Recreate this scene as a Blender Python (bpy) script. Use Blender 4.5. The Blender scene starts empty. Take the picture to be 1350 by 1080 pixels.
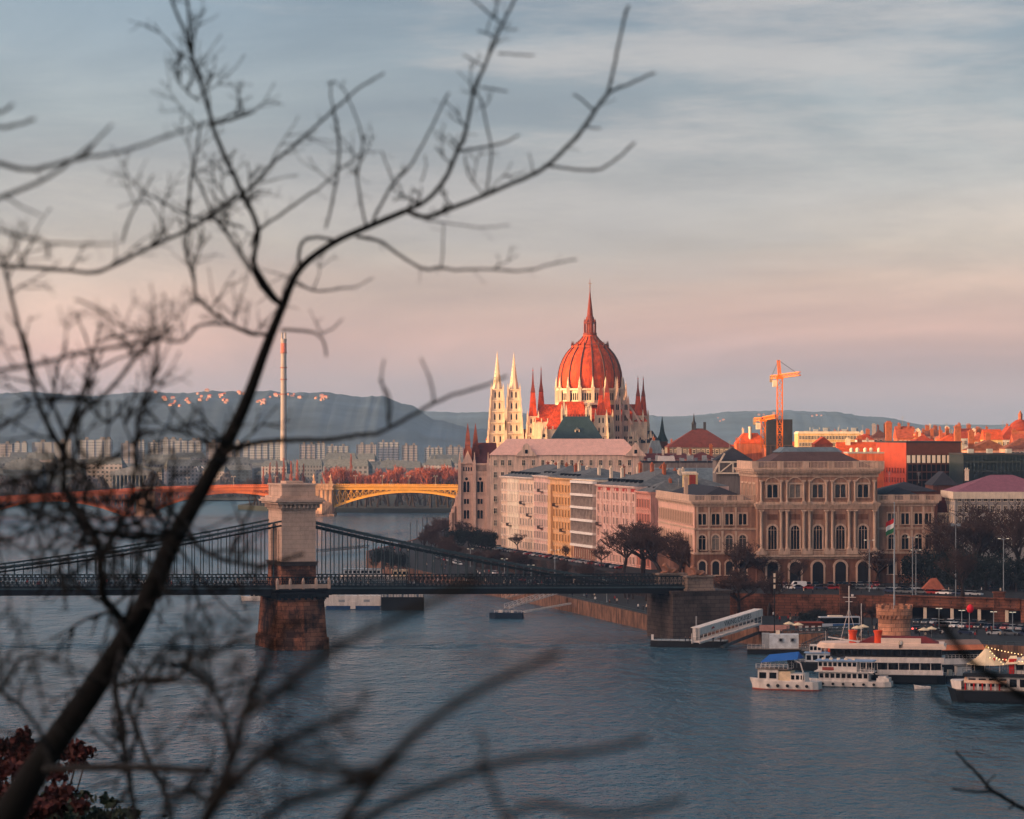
import bpy, bmesh, math, random
from mathutils import Vector, Matrix
random.seed(11)
C = bpy.context.scene.collection
PI = math.pi
CAMH = 58.0      # camera height above the river, metres
F = 4000.0       # focal length in photograph pixels
HZ = 565.0       # photograph row of the horizon

# ---------------- camera
cd = bpy.data.cameras.new("camera")
cam = bpy.data.objects.new("camera", cd); C.objects.link(cam)
cam.location = (0, 0, CAMH); cam.rotation_euler = (PI/2, 0, 0)
cd.sensor_width = 36; cd.lens = F/1350*36
cd.shift_y = 25/1350; cd.clip_start = 0.3; cd.clip_end = 40000
cd.dof.use_dof = True; cd.dof.focus_distance = 1000; cd.dof.aperture_fstop = 4.6
bpy.context.scene.camera = cam

# ---------------- world, sun, exposure
SUN_EL = math.radians(5.2)
SUN_AZ = math.radians(250)          # compass style, +Y is north
sd = Vector((math.sin(SUN_AZ)*math.cos(SUN_EL), math.cos(SUN_AZ)*math.cos(SUN_EL), math.sin(SUN_EL)))
def lin(c):
    return tuple(((x/255)/12.92 if x/255 <= .04045 else ((x/255+.055)/1.055)**2.4) for x in c)
w = bpy.data.worlds.new("World"); bpy.context.scene.world = w; w.use_nodes = True
nt = w.node_tree; nt.nodes.clear(); N = nt.nodes; L = nt.links
out = N.new('ShaderNodeOutputWorld')
sky = N.new('ShaderNodeTexSky'); sky.sky_type = 'NISHITA'; sky.sun_disc = False
sky.sun_elevation = SUN_EL; sky.sun_rotation = SUN_AZ; sky.air_density = 1.2; sky.dust_density = 2.0
bg1 = N.new('ShaderNodeBackground'); bg1.inputs[1].default_value = 0.07; L.new(sky.outputs[0], bg1.inputs[0])
tc = N.new('ShaderNodeTexCoord'); sx = N.new('ShaderNodeSeparateXYZ'); L.new(tc.outputs['Generated'], sx.inputs[0])
# high thin cloud deck, coloured by elevation
ramp = N.new('ShaderNodeValToRGB')
mr = N.new('ShaderNodeMapRange'); mr.inputs[1].default_value = -0.02; mr.inputs[2].default_value = 0.5
# slow warp so that the bands are not level
wn = N.new('ShaderNodeTexNoise'); wn.inputs['Scale'].default_value = 1.0; wn.inputs['Detail'].default_value = 5
wm = N.new('ShaderNodeMapping'); wm.inputs['Scale'].default_value = (4, 4, 22); L.new(tc.outputs['Generated'], wm.inputs[0]); L.new(wm.outputs[0], wn.inputs['Vector'])
wa = N.new('ShaderNodeMath'); wa.operation = 'MULTIPLY_ADD'; wa.inputs[1].default_value = 0.035
ws = N.new('ShaderNodeMath'); ws.operation = 'SUBTRACT'; ws.inputs[1].default_value = 0.5
L.new(wn.outputs[0], ws.inputs[0]); L.new(ws.outputs[0], wa.inputs[0]); L.new(sx.outputs[2], wa.inputs[2])
L.new(wa.outputs[0], mr.inputs[0]); L.new(mr.outputs[0], ramp.inputs[0])
def z2f(z): return (z+0.02)/0.52
stops = [(-0.02,(158,150,156)),(0.004,(174,154,158)),(0.014,(190,156,154)),(0.028,(204,164,152)),(0.046,(194,168,155)),(0.062,(177,166,158)),(0.078,(161,160,160)),(0.10,(144,153,159)),(0.145,(110,129,146)),(0.22,(68,110,136)),(0.5,(46,96,124))]
el = ramp.color_ramp.elements
while len(el) < len(stops): el.new(0.5)
for e, (z, c) in zip(el, stops): e.position = z2f(z); e.color = (*lin(c), 1)
# streaks
cm = N.new('ShaderNodeMapping'); cm.inputs['Scale'].default_value = (5, 5, 24); cm.inputs['Location'].default_value = (2.6, 0.4, 1.2)
L.new(tc.outputs['Generated'], cm.inputs[0])
cn = N.new('ShaderNodeTexNoise'); cn.inputs['Scale'].default_value = 1.0; cn.inputs['Detail'].default_value = 7; cn.inputs['Roughness'].default_value = .58
cn.inputs['Distortion'].default_value = 0.5
L.new(cm.outputs[0], cn.inputs['Vector'])
cr = N.new('ShaderNodeValToRGB'); L.new(cn.outputs[0], cr.inputs[0])
cr.color_ramp.elements[0].position = .33; cr.color_ramp.elements[0].color = (.80,.82,.86,1)
cr.color_ramp.elements[1].position = .70; cr.color_ramp.elements[1].color = (1.38,1.32,1.26,1)
e = cr.color_ramp.elements.new(.5); e.color = (1,1,1,1)
mul = N.new('ShaderNodeMix'); mul.data_type = 'RGBA'; mul.blend_type = 'MULTIPLY'; mul.inputs[0].default_value = 1
L.new(ramp.outputs[0], mul.inputs[6]); L.new(cr.outputs[0], mul.inputs[7])
pm = N.new('ShaderNodeMapping'); pm.inputs['Scale'].default_value = (3.6, 3.6, 22); pm.inputs['Location'].default_value = (1.2, 3.2, .25); L.new(tc.outputs['Generated'], pm.inputs[0])
pn = N.new('ShaderNodeTexNoise'); pn.inputs['Scale'].default_value = 1.0; pn.inputs['Detail'].default_value = 8; pn.inputs['Roughness'].default_value = .62; L.new(pm.outputs[0], pn.inputs['Vector'])
pr = N.new('ShaderNodeMapRange'); pr.interpolation_type = 'SMOOTHSTEP'; pr.inputs[1].default_value = .49; pr.inputs[2].default_value = .66; pr.inputs[4].default_value = .6; L.new(pn.outputs[0], pr.inputs[0])
ph = N.new('ShaderNodeMapRange'); ph.inputs[1].default_value = .03; ph.inputs[2].default_value = .09; L.new(sx.outputs[2], ph.inputs[0])
pk = N.new('ShaderNodeMath'); pk.operation = 'MULTIPLY'; L.new(pr.outputs[0], pk.inputs[0]); L.new(ph.outputs[0], pk.inputs[1])
pc = N.new('ShaderNodeMix'); pc.data_type = 'RGBA'; pc.inputs[7].default_value = (*lin((188,182,180)), 1); L.new(pk.outputs[0], pc.inputs[0]); L.new(mul.outputs[2], pc.inputs[6])
# glow of the low sun through the western cloud
dt = N.new('ShaderNodeVectorMath'); dt.operation = 'DOT_PRODUCT'; dt.inputs[1].default_value = (sd.x, sd.y, 0.12)
L.new(tc.outputs['Generated'], dt.inputs[0])
gr = N.new('ShaderNodeMapRange'); gr.inputs[1].default_value = 0.36; gr.inputs[2].default_value = 1.0; gr.inputs[4].default_value = 2.75
L.new(dt.outputs['Value'], gr.inputs[0])
gp = N.new('ShaderNodeMath'); gp.operation = 'POWER'; gp.inputs[1].default_value = 1.5; L.new(gr.outputs[0], gp.inputs[0])
gc = N.new('ShaderNodeMix'); gc.data_type = 'RGBA'; gc.blend_type = 'ADD'; gc.inputs[0].default_value = 1; gc.clamp_result = False
gm = N.new('ShaderNodeVectorMath'); gm.operation = 'SCALE'; gm.inputs[0].default_value = (1.0, .62, .46); L.new(gp.outputs[0], gm.inputs['Scale'])
L.new(pc.outputs[2], gc.inputs[6]); L.new(gm.outputs[0], gc.inputs[7])
bg2 = N.new('ShaderNodeBackground'); bg2.inputs[1].default_value = 0.85; L.new(gc.outputs[2], bg2.inputs[0])
mx = N.new('ShaderNodeMixShader'); mx.inputs[0].default_value = 0.9
L.new(bg1.outputs[0], mx.inputs[1]); L.new(bg2.outputs[0], mx.inputs[2]); L.new(mx.outputs[0], out.inputs[0])

sl = bpy.data.lights.new("sun", 'SUN'); sl.energy = 5.0; sl.angle = math.radians(.5); sl.color = (1.0, .60, .25)
so = bpy.data.objects.new("sun", sl); C.objects.link(so)
so.rotation_euler = sd.to_track_quat('Z', 'Y').to_euler()
so.location = sd*500
vs = bpy.context.scene.view_settings; vs.view_transform = 'Standard'; vs.look = 'None'; vs.exposure = 0.78; vs.gamma = 1
cy = bpy.context.scene.cycles
cy.max_bounces = 5; cy.diffuse_bounces = 2; cy.glossy_bounces = 2; cy.transmission_bounces = 2; cy.volume_bounces = 0; cy.transparent_max_bounces = 6
cy.caustics_reflective = False; cy.caustics_refractive = False

# ---------------- helpers
def P(px, py, D):
    "world point that stands D metres away along +Y and shows at photograph pixel px, py"
    return Vector(((px-675)/F*D, D, CAMH-(py-HZ)/F*D))
def G(px, py, z=0.0):
    D = F*(CAMH-z)/(py-HZ)
    return Vector(((px-675)/F*D, D, z))
def ZP(py, D): return CAMH-(py-HZ)/F*D
def XP(px, D): return (px-675)/F*D

MATS = {}
def mat(name, col, rough=.8, var=.25, sc=.6, streak=0.0, metal=0.0, bump=0.0, rgb=True, spec=.3, emit=None):
    if name in MATS: return MATS[name]
    m = bpy.data.materials.new(name); m.use_nodes = True; MATS[name] = m
    n = m.node_tree.nodes; l = m.node_tree.links; b = n['Principled BSDF']
    c = lin(col) if rgb else col
    b.inputs['Roughness'].default_value = rough; b.inputs['Metallic'].default_value = metal
    b.inputs['Specular IOR Level'].default_value = spec
    t = n.new('ShaderNodeTexCoord')
    no = n.new('ShaderNodeTexNoise'); no.inputs['Scale'].default_value = sc; no.inputs['Detail'].default_value = 6; no.inputs['Roughness'].default_value = .6
    l.new(t.outputs['Object'], no.inputs['Vector'])
    r = n.new('ShaderNodeValToRGB'); r.color_ramp.elements[0].position = .32; r.color_ramp.elements[1].position = .68
    r.color_ramp.elements[0].color = (*[max(0,x*(1-var)) for x in c], 1); r.color_ramp.elements[1].color = (*[min(1,x*(1+var)) for x in c], 1)
    l.new(no.outputs[0], r.inputs[0]); last = r.outputs[0]
    if streak:
        mp = n.new('ShaderNodeMapping'); mp.inputs['Scale'].default_value = (1.1, 1.1, .12); l.new(t.outputs['Object'], mp.inputs[0])
        n2 = n.new('ShaderNodeTexNoise'); n2.inputs['Scale'].default_value = 1.0; n2.inputs['Detail'].default_value = 5; l.new(mp.outputs[0], n2.inputs['Vector'])
        r2 = n.new('ShaderNodeValToRGB'); r2.color_ramp.elements[0].position = .36; r2.color_ramp.elements[1].position = .58
        r2.color_ramp.elements[0].color = (1-streak,)*3+(1,); r2.color_ramp.elements[1].color = (1,1,1,1)
        l.new(n2.outputs[0], r2.inputs[0])
        mm = n.new('ShaderNodeMix'); mm.data_type = 'RGBA'; mm.blend_type = 'MULTIPLY'; mm.inputs[0].default_value = 1
        l.new(last, mm.inputs[6]); l.new(r2.outputs[0], mm.inputs[7]); last = mm.outputs[2]
    l.new(last, b.inputs['Base Color'])
    if bump:
        bp = n.new('ShaderNodeBump'); bp.inputs['Strength'].default_value = bump; l.new(no.outputs[0], bp.inputs['Height']); l.new(bp.outputs[0], b.inputs['Normal'])
    if emit:
        b.inputs['Emission Color'].default_value = (*emit[0], 1); b.inputs['Emission Strength'].default_value = emit[1]
    return m

def glass(name='window_glass', col=(16, 24, 28), rough=.12):
    return mat(name, col, rough=rough, var=.4, sc=.25, spec=.35)

class MB:
    def __init__(s): s.v = []; s.f = []; s.m = []; s.M = None
    def add(s, vs, fs, mi=0):
        o = len(s.v)
        for p in vs:
            p = Vector(p)
            s.v.append(s.M @ p if s.M is not None else p)
        for f in fs: s.f.append([i+o for i in f]); s.m.append(mi)
        return s
    def box(s, x0, x1, y0, y1, z0, z1, mi=0, tx=0, ty=0):
        "axis aligned box; tx,ty shrink the top on every side"
        s.add([(x0,y0,z0),(x1,y0,z0),(x1,y1,z0),(x0,y1,z0),(x0+tx,y0+ty,z1),(x1-tx,y0+ty,z1),(x1-tx,y1-ty,z1),(x0+tx,y1-ty,z1)],
              [(0,3,2,1),(4,5,6,7),(0,1,5,4),(1,2,6,5),(2,3,7,6),(3,0,4,7)], mi); return s
    def prism(s, pts, z0, z1, mi=0):
        "counter-clockwise xy outline extruded in z"
        n = len(pts)
        s.add([(x,y,z0) for x,y in pts]+[(x,y,z1) for x,y in pts], [tuple(range(n-1,-1,-1)), tuple(range(n,2*n))]+[(i,(i+1)%n,(i+1)%n+n,i+n) for i in range(n)], mi); return s
    def xz(s, pts, y0, y1, mi=0):
        "outline in the xz plane (counter-clockwise seen from -y) extruded in y"
        n = len(pts)
        s.add([(x,y0,z) for x,z in pts]+[(x,y1,z) for x,z in pts], [tuple(range(n)), tuple(range(2*n-1,n-1,-1))]+[((i+1)%n,i,i+n,(i+1)%n+n) for i in range(n)], mi); return s
    def lathe(s, prof, cx=0, cy=0, n=16, mi=0, ph=0, cap=True):
        o = []; fs = []
        for r, z in prof:
            for k in range(n):
                a = ph+2*PI*k/n; o.append((cx+r*math.cos(a), cy+r*math.sin(a), z))
        for j in range(len(prof)-1):
            for k in range(n):
                a = j*n+k; b = j*n+(k+1)%n; fs.append((a, b, b+n, a+n))
        if cap: fs.append(tuple(range(n-1,-1,-1))); fs.append(tuple(range((len(prof)-1)*n, len(prof)*n)))
        s.add(o, fs, mi); return s
    def tube(s, pts, rad, n=6, mi=0, cap=True):
        pts = [Vector(p) for p in pts]
        if isinstance(rad, (int, float)): rad = [rad]*len(pts)
        o = []; fs = []; up = None
        for i, p in enumerate(pts):
            d = (pts[min(i+1,len(pts)-1)]-pts[max(i-1,0)]).normalized()
            if up is None:
                up = Vector((0,0,1)) if abs(d.z) < .9 else Vector((1,0,0))
            a = d.cross(up).normalized(); b = a.cross(d).normalized(); up = b
            for k in range(n):
                t = 2*PI*k/n; o.append(p + a*(rad[i]*math.cos(t)) + b*(rad[i]*math.sin(t)))
        for j in range(len(pts)-1):
            for k in range(n):
                a = j*n+k; b = j*n+(k+1)%n; fs.append((a, a+n, b+n, b))
        if cap: fs.append(tuple(range(n))); fs.append(tuple(range(len(pts)*n-1, (len(pts)-1)*n-1, -1)))
        s.add(o, fs, mi); return s
    def bar(s, a, b, wd, ht=None, mi=0):
        "square bar between two points"
        a = Vector(a); b = Vector(b); ht = ht or wd; d = (b-a).normalized()
        up = Vector((0,0,1)) if abs(d.z) < .98 else Vector((0,1,0))
        x = d.cross(up).normalized()*(wd/2); y = x.cross(d).normalized()*(ht/2)
        s.add([a-x-y,a+x-y,a+x+y,a-x+y,b-x-y,b+x-y,b+x+y,b-x+y], [(0,1,2,3),(7,6,5,4),(0,4,5,1),(1,5,6,2),(2,6,7,3),(3,7,4,0)], mi); return s
    def mesh(s, name, mats, smooth=False):
        me = bpy.data.meshes.new(name); me.from_pydata([tuple(v) for v in s.v], [], s.f)
        if not isinstance(mats, (list, tuple)): mats = [mats]
        for m in mats: me.materials.append(m)
        if len(mats) > 1: me.polygons.foreach_set('material_index', s.m)
        if smooth: me.polygons.foreach_set('use_smooth', [True]*len(s.f))
        me.update(); return me
    def build(s, name, mats, parent=None, smooth=False, label=None, loc=None, rz=0):
        return put(s.mesh(name, mats, smooth), name, parent, label, loc, rz)

def put(me, name, parent=None, label=None, loc=None, rz=0):
    o = bpy.data.objects.new(name, me); C.objects.link(o)
    if parent is not None: o.parent = parent
    if loc is not None: o.location = loc
    if rz: o.rotation_euler = (0, 0, rz)
    if label: o['label'] = label
    return o
def tag(o, label, cat, group=None, kind=None):
    if label: o['label'] = label
    if cat: o['category'] = cat
    if group: o['group'] = group
    if kind: o['kind'] = kind
    return o
def thing(name, label, cat, loc=(0,0,0), rz=0, group=None):
    o = bpy.data.objects.new(name, None); C.objects.link(o); o.location = loc; o.rotation_euler = (0,0,rz)
    o.empty_display_size = .5
    return tag(o, label, cat, group)
def struct(name, mb, m, smooth=False):
    o = mb.build(name, m, smooth=smooth); o['kind'] = 'structure'; return o
def copy_tree(o, parent=None, top=True):
    c = o.copy(); C.objects.link(c)
    if parent is not None: c.parent = parent
    for ch in [x for x in KIDS.get(o.name, [])]: copy_tree(ch, c, False)
    return c
KIDS = {}
def index_kids(o):
    def rec(x):
        KIDS[x.name] = list(x.children)
        for ch in x.children: rec(ch)
    rec(o)
def dup(o, loc, rz=0, label=None, s=1, group=None):
    c = copy_tree(o); c.location = loc; c.rotation_euler = (0,0,rz)
    if s != 1: c.scale = (s,s,s) if isinstance(s,(int,float)) else s
    if label: c['label'] = label
    if group: c['group'] = group
    return c
# ---------------- the setting: water, land, hills
def noise1(x, y, s=1.0):
    from mathutils import noise
    return noise.noise(Vector((x*s, y*s, 1.7)))
# water
wm_ = bpy.data.materials.new('river_water'); wm_.use_nodes = True
n = wm_.node_tree.nodes; l = wm_.node_tree.links; b = n['Principled BSDF']
b.inputs['Base Color'].default_value = (.034, .092, .128, 1); b.inputs['Roughness'].default_value = .28; b.inputs['IOR'].default_value = 1.33
t = n.new('ShaderNodeTexCoord')
def wnoise(scale, sc, det=4):
    mp = n.new('ShaderNodeMapping'); mp.inputs['Scale'].default_value = scale; l.new(t.outputs['Object'], mp.inputs[0])
    no = n.new('ShaderNodeTexNoise'); no.inputs['Scale'].default_value = sc; no.inputs['Detail'].default_value = det; no.inputs['Roughness'].default_value = .62
    l.new(mp.outputs[0], no.inputs['Vector']); return no
a1 = wnoise((1, .55, 1), .42, 3); a2 = wnoise((1, .55, 1), .11, 4); a3 = wnoise((1, .25, 1), .011, 4)
ad = n.new('ShaderNodeMath'); ad.operation = 'MULTIPLY_ADD'; ad.inputs[1].default_value = 2.0; l.new(a2.outputs[0], ad.inputs[0]); l.new(a1.outputs[0], ad.inputs[2])
bp = n.new('ShaderNodeBump'); bp.inputs['Strength'].default_value = 1.0; bp.inputs['Distance'].default_value = 2.3; l.new(ad.outputs[0], bp.inputs['Height'])
l.new(bp.outputs[0], b.inputs['Normal'])
rr = n.new('ShaderNodeMapRange'); rr.inputs[1].default_value = .35; rr.inputs[2].default_value = .65; rr.inputs[3].default_value = .08; rr.inputs[4].default_value = .26
l.new(a3.outputs[0], rr.inputs[0])
# broken water of the current below the pier: a rougher seam across the stream
ss = n.new('ShaderNodeSeparateXYZ'); l.new(t.outputs['Object'], ss.inputs[0])
sn = wnoise((1,1,1), .02, 5); sy = n.new('ShaderNodeMath'); sy.operation = 'MULTIPLY_ADD'; sy.inputs[1].default_value = 26; l.new(sn.outputs[0], sy.inputs[0]); l.new(ss.outputs[1], sy.inputs[2])
sa = n.new('ShaderNodeMath'); sa.operation = 'SUBTRACT'; sa.inputs[1].default_value = 820; l.new(sy.outputs[0], sa.inputs[0])
sb = n.new('ShaderNodeMath'); sb.operation = 'ABSOLUTE'; l.new(sa.outputs[0], sb.inputs[0])
sm_ = n.new('ShaderNodeMapRange'); sm_.inputs[1].default_value = 3; sm_.inputs[2].default_value = 14; sm_.inputs[3].default_value = 1; sm_.inputs[4].default_value = 0; l.new(sb.outputs[0], sm_.inputs[0])
sf = wnoise((1,2,1), .12, 4); sg = n.new('ShaderNodeMapRange'); sg.inputs[1].default_value = .42; sg.inputs[2].default_value = .58; l.new(sf.outputs[0], sg.inputs[0])
sk = n.new('ShaderNodeMath'); sk.operation = 'MULTIPLY'; l.new(sm_.outputs[0], sk.inputs[0]); l.new(sg.outputs[0], sk.inputs[1])
sr = n.new('ShaderNodeMath'); sr.operation = 'MULTIPLY_ADD'; sr.inputs[1].default_value = .35; l.new(sk.outputs[0], sr.inputs[0]); l.new(rr.outputs[0], sr.inputs[2]); l.new(sr.outputs[0], b.inputs['Roughness'])
struct('river_water', MB().add([(-6000,-1500,0),(6000,-1500,0),(6000,2700,0),(-6000,2700,0)], [(0,1,2,3)]), wm_)

# castle hill on the near bank: the camera stands on its slope, and its ridge shades the river
def smax(a, b, k=8):
    h = max(k-abs(a-b), 0)/k; return max(a, b)+h*h*k*.25
def xedge(y):
    if y < 400: return 95
    if y < 900: return 95+(y-400)*.5
    return min(440, 345+max(0, y-1400)*.16)
def hill(x, y):
    xe = xedge(y)
    cap = 110 if y < 1150 else max(9, 110-(y-1150)*.165)
    if x < -520 and y > 1600: cap = max(cap, 52-abs(y-1900)*.22)  # unseen northern spur, added to shade the left end of the yellow bridge
    a = .137*(415-y); bb = .62*(-x-xe)
    a = min(a, cap); bb = min(bb, cap)
    h = smax(a, bb, 10)
    if x > 60: h -= (x-60)*.12
    h += noise1(x, y, .012)*min(3, max(0, h*.06))
    if y < 330 and h < 0.14*(415-y)*0: h = 0
    return h
hm = mat('hillside_grass', (58, 66, 48), rough=1, var=.35, sc=.08)
mb = MB(); xs = [-1000+25*i for i in range(0, 57)]; ys = [-600+25*j for j in range(0, 109)]
vs = [(x, y, max(-3, hill(x, y)-.0)) for y in ys for x in xs]
nx = len(xs)
mb.add(vs, [(j*nx+i, j*nx+i+1, (j+1)*nx+i+1, (j+1)*nx+i) for j in range(len(ys)-1) for i in range(nx-1)])
struct('hill', mb, hm, smooth=True)

# Pest bank: lower quay (z 4.5) with a stone edge, upper street level
BANK = [(420,520),(200,650),(160,716),(124,748),(93,766),(80,796),(62,820),(44,850),(18,960),(-6,1050),(-32,1130),(-60,1250),(-64,1330),(-52,1420),(-36,1600),(2,1750),(60,2100),(160,2400)]
UP   = [(420,700),(200,772),(141,841),(106,862),(96,866),(60,876),(56,900),(38,990),(14,1090),(-14,1180),(-28,1290),(-34,1400),(-30,1480),(-20,1600),(20,1750),(80,2100),(180,2400)]
asph = mat('asphalt', (24,28,31), rough=.95, var=.3, sc=.2, rgb=True)
pave = mat('paving', (34,38,40), rough=.9, var=.25, sc=.3)
stone_emb = mat('embankment_stone', (120,88,70), rough=.9, var=.45, sc=.35, streak=.7)
ZQ, ZS = 4.2, 9.6
def strip_wall(line, z0, z1, th, name, m, label, cat):
    mb = MB()
    for (x0,y0),(x1,y1) in zip(line, line[1:]):
        a = Vector((x0,y0,0)); bv = Vector((x1,y1,0)); d = (bv-a).normalized(); nn = Vector((-d.y, d.x, 0))*th
        mb.add([a+Vector((0,0,z0)), bv+Vector((0,0,z0)), bv+Vector((0,0,z1)), a+Vector((0,0,z1)), a-nn+Vector((0,0,z0)), bv-nn+Vector((0,0,z0)), bv-nn+Vector((0,0,z1)), a-nn+Vector((0,0,z1))],
               [(0,3,2,1),(4,5,6,7),(3,7,6,2),(0,1,5,4),(0,4,7,3),(1,2,6,5)])
    o = mb.build(name, m); return tag(o, label, cat)
qpoly = BANK+[(2500,2400),(2500,560)]
mb = MB(); mb.add([(x,y,ZQ) for x,y in qpoly], [tuple(range(len(qpoly)))[::-1]]); struct('quay_pavement', mb, pave)
upoly = UP+[(2500,2400),(2500,700)]
mb = MB(); mb.add([(x,y,ZS) for x,y in upoly], [tuple(range(len(upoly)))[::-1]]); struct('street', mb, asph)
strip_wall(BANK, -2, ZQ+.25, 1.2, 'embankment_wall', stone_emb, 'long weathered stone quay wall rising straight from the river', 'embankment wall')

# far land beyond the second bridge
farm = mat('far_ground', (56,62,58), rough=1, var=.4, sc=.004)
mb = MB(); mb.add([(-9000,2450,.8),(9000,2400,.8),(9000,14000,.8),(-9000,14000,.8)], [(0,1,2,3)])
struct('far_ground', mb, farm)
# river island with its wooded tip behind the yellow bridge
isl = mat('island_ground', (44,48,42), rough=1, var=.5, sc=.02)
mb = MB(); ip = [(-196,2170),(-150,2110),(-95,2085),(-40,2080),(30,2090),(120,2150),(160,2500),(-150,2500),(-190,2300)]
mb.prism(ip, -1, 3.2); struct('island_ground', mb, isl)

def ridge(name, D, pts, depth, m, seed):
    "a hill range at distance D, crest drawn through photograph points, falling away to both sides"
    rnd = random.Random(seed); mb = MB(); prof = []
    x0, x1 = pts[0][0], pts[-1][0]; nseg = 420
    for i in range(nseg+1):
        px = x0+(x1-x0)*i/nseg
        for (a, ya), (b2, yb) in zip(pts, pts[1:]):
            if a <= px <= b2:
                u = (px-a)/(b2-a); py = ya+(yb-ya)*(u*u*(3-2*u)); break
        prof.append((XP(px, D), ZP(py, D)+noise1(px, seed, .02)*5*D/6000+noise1(px, seed, .11)*2.5+noise1(px, seed, .45)*1.4*D/6000))
    fr = [(-1.0, 0), (-.75,.2), (-.5,.5), (-.25,.84), (0,1), (.4,.8), (1,0)]
    vs = []
    for x, z in prof:
        for f, hgt in fr:
            vs.append((x*(1+f*depth/D*.3), D+f*depth, max(.5, 1+(z-1)*hgt + (noise1(x, f*900, .004)*9 if 0 < hgt < 1 else 0))))
    k = len(fr)
    mb.add(vs, [(i*k+j, (i+1)*k+j, (i+1)*k+j+1, i*k+j+1) for i in range(nseg) for j in range(k-1)])
    return struct(name, mb, m, smooth=True)
hillm = mat('wooded_hill', (56,76,94), rough=1, var=.6, sc=.008)  # bluish colour has part of the distance haze painted into the woods
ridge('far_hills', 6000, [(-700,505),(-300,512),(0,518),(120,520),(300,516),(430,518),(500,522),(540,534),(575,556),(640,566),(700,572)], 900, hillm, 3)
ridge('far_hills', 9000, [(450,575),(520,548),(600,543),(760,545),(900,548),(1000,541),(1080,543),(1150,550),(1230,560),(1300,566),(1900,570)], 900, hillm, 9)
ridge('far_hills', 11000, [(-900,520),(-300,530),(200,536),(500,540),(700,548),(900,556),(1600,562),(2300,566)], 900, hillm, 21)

# the cold evening air over the river
hz = MB().box(-3600, 4200, -700, 12800, -4, 262)
ho = hz.build('haze', bpy.data.materials.new('haze_air')); ho['kind'] = 'stuff'
hmat = ho.data.materials[0]; hmat.use_nodes = True; hn = hmat.node_tree.nodes; hn.clear()
ho_ = hn.new('ShaderNodeOutputMaterial'); pv = hn.new('ShaderNodeVolumePrincipled')
pv.inputs['Color'].default_value = (.36,.58,.88,1); pv.inputs['Density'].default_value = 0.68e-4
hmat.node_tree.links.new(pv.outputs[0], ho_.inputs['Volume'])
# ---------------- suspension bridge
tower_stone0 = mat('tower_stone', (202,172,152), rough=.9, var=.2, sc=.22, streak=.2, bump=.2)
def block_stone(name, c, mortar, cw=1.6, ch=.62, var=.5, stain=.8, rough=.9):
    "coursed ashlar: block courses with stains, mapped round corners"
    if name in MATS: return MATS[name]
    m = bpy.data.materials.new(name); m.use_nodes = True; MATS[name] = m
    n = m.node_tree.nodes; l = m.node_tree.links; b = n['Principled BSDF']; b.inputs['Roughness'].default_value = rough; b.inputs['Specular IOR Level'].default_value = .2
    t = n.new('ShaderNodeTexCoord'); s = n.new('ShaderNodeSeparateXYZ'); l.new(t.outputs['Object'], s.inputs[0])
    a = n.new('ShaderNodeMath'); l.new(s.outputs[0], a.inputs[0]); l.new(s.outputs[1], a.inputs[1])
    c2 = n.new('ShaderNodeCombineXYZ'); l.new(a.outputs[0], c2.inputs[0]); l.new(s.outputs[2], c2.inputs[1])
    br = n.new('ShaderNodeTexBrick'); l.new(c2.outputs[0], br.inputs['Vector']); br.inputs['Scale'].default_value = 1; br.inputs['Brick Width'].default_value = cw; br.inputs['Row Height'].default_value = ch
    br.inputs['Mortar Size'].default_value = .04
    k = lin(c); br.inputs['Color1'].default_value = (*[x*(1+var*.5) for x in k],1); br.inputs['Color2'].default_value = (*[x*(1-var*.5) for x in k],1); br.inputs['Mortar'].default_value = (*lin(mortar),1)
    no = n.new('ShaderNodeTexNoise'); no.inputs['Scale'].default_value = .16; no.inputs['Detail'].default_value = 7; no.inputs['Roughness'].default_value = .7
    mp = n.new('ShaderNodeMapping'); mp.inputs['Scale'].default_value = (1,1,.8); l.new(t.outputs['Object'], mp.inputs[0]); l.new(mp.outputs[0], no.inputs['Vector'])
    r = n.new('ShaderNodeValToRGB'); r.color_ramp.elements[0].position = .43; r.color_ramp.elements[1].position = .56
    r.color_ramp.elements[0].color = (1-stain,1-stain*.95,1-stain*.92,1); r.color_ramp.elements[1].color = (1,1,1,1); l.new(no.outputs[0], r.inputs[0])
    mm = n.new('ShaderNodeMix'); mm.data_type = 'RGBA'; mm.blend_type = 'MULTIPLY'; mm.inputs[0].default_value = 1
    l.new(br.outputs[0], mm.inputs[6]); l.new(r.outputs[0], mm.inputs[7]); l.new(mm.outputs[2], b.inputs['Base Color'])
    return m
tower_stone = block_stone('tower_stone_courses', (206,176,156), (176,148,130), 2.2, 1.15, .12, .22)
pier_stone = block_stone('pier_stone', (150,98,74), (34,26,26), 2.6, 1.15, .75, .82)
abut_stone = block_stone('abutment_stone', (92,80,74), (30,32,34), 2.6, 1.1, .35, .45)
iron = mat('dark_green_iron', (18,32,35), rough=.6, var=.3, sc=.4, metal=.0)
iron_light = mat('grey_green_iron', (58,74,78), rough=.55, var=.2, sc=.4)
iron_dark = mat('blackened_iron', (9,15,17), rough=.7, var=.3, sc=.4)

BR = thing('suspension_bridge', 'dark iron chain suspension bridge with a pale stone tower, crossing the near river', 'bridge', (-58.4, 805, 0), math.radians(19))
def zd(s): return 16.4-.0142*s
def zch(s): return 34.5-.245*s+.0005*s*s if s >= 0 else 34.5+.195*s+.00055*s*s
RY = Matrix.Rotation(PI/2, 4, 'Z')     # local x -> y, so that xz() outlines lie across the roadway
S0, S1 = -128, 113
# tower
mb = MB()
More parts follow.
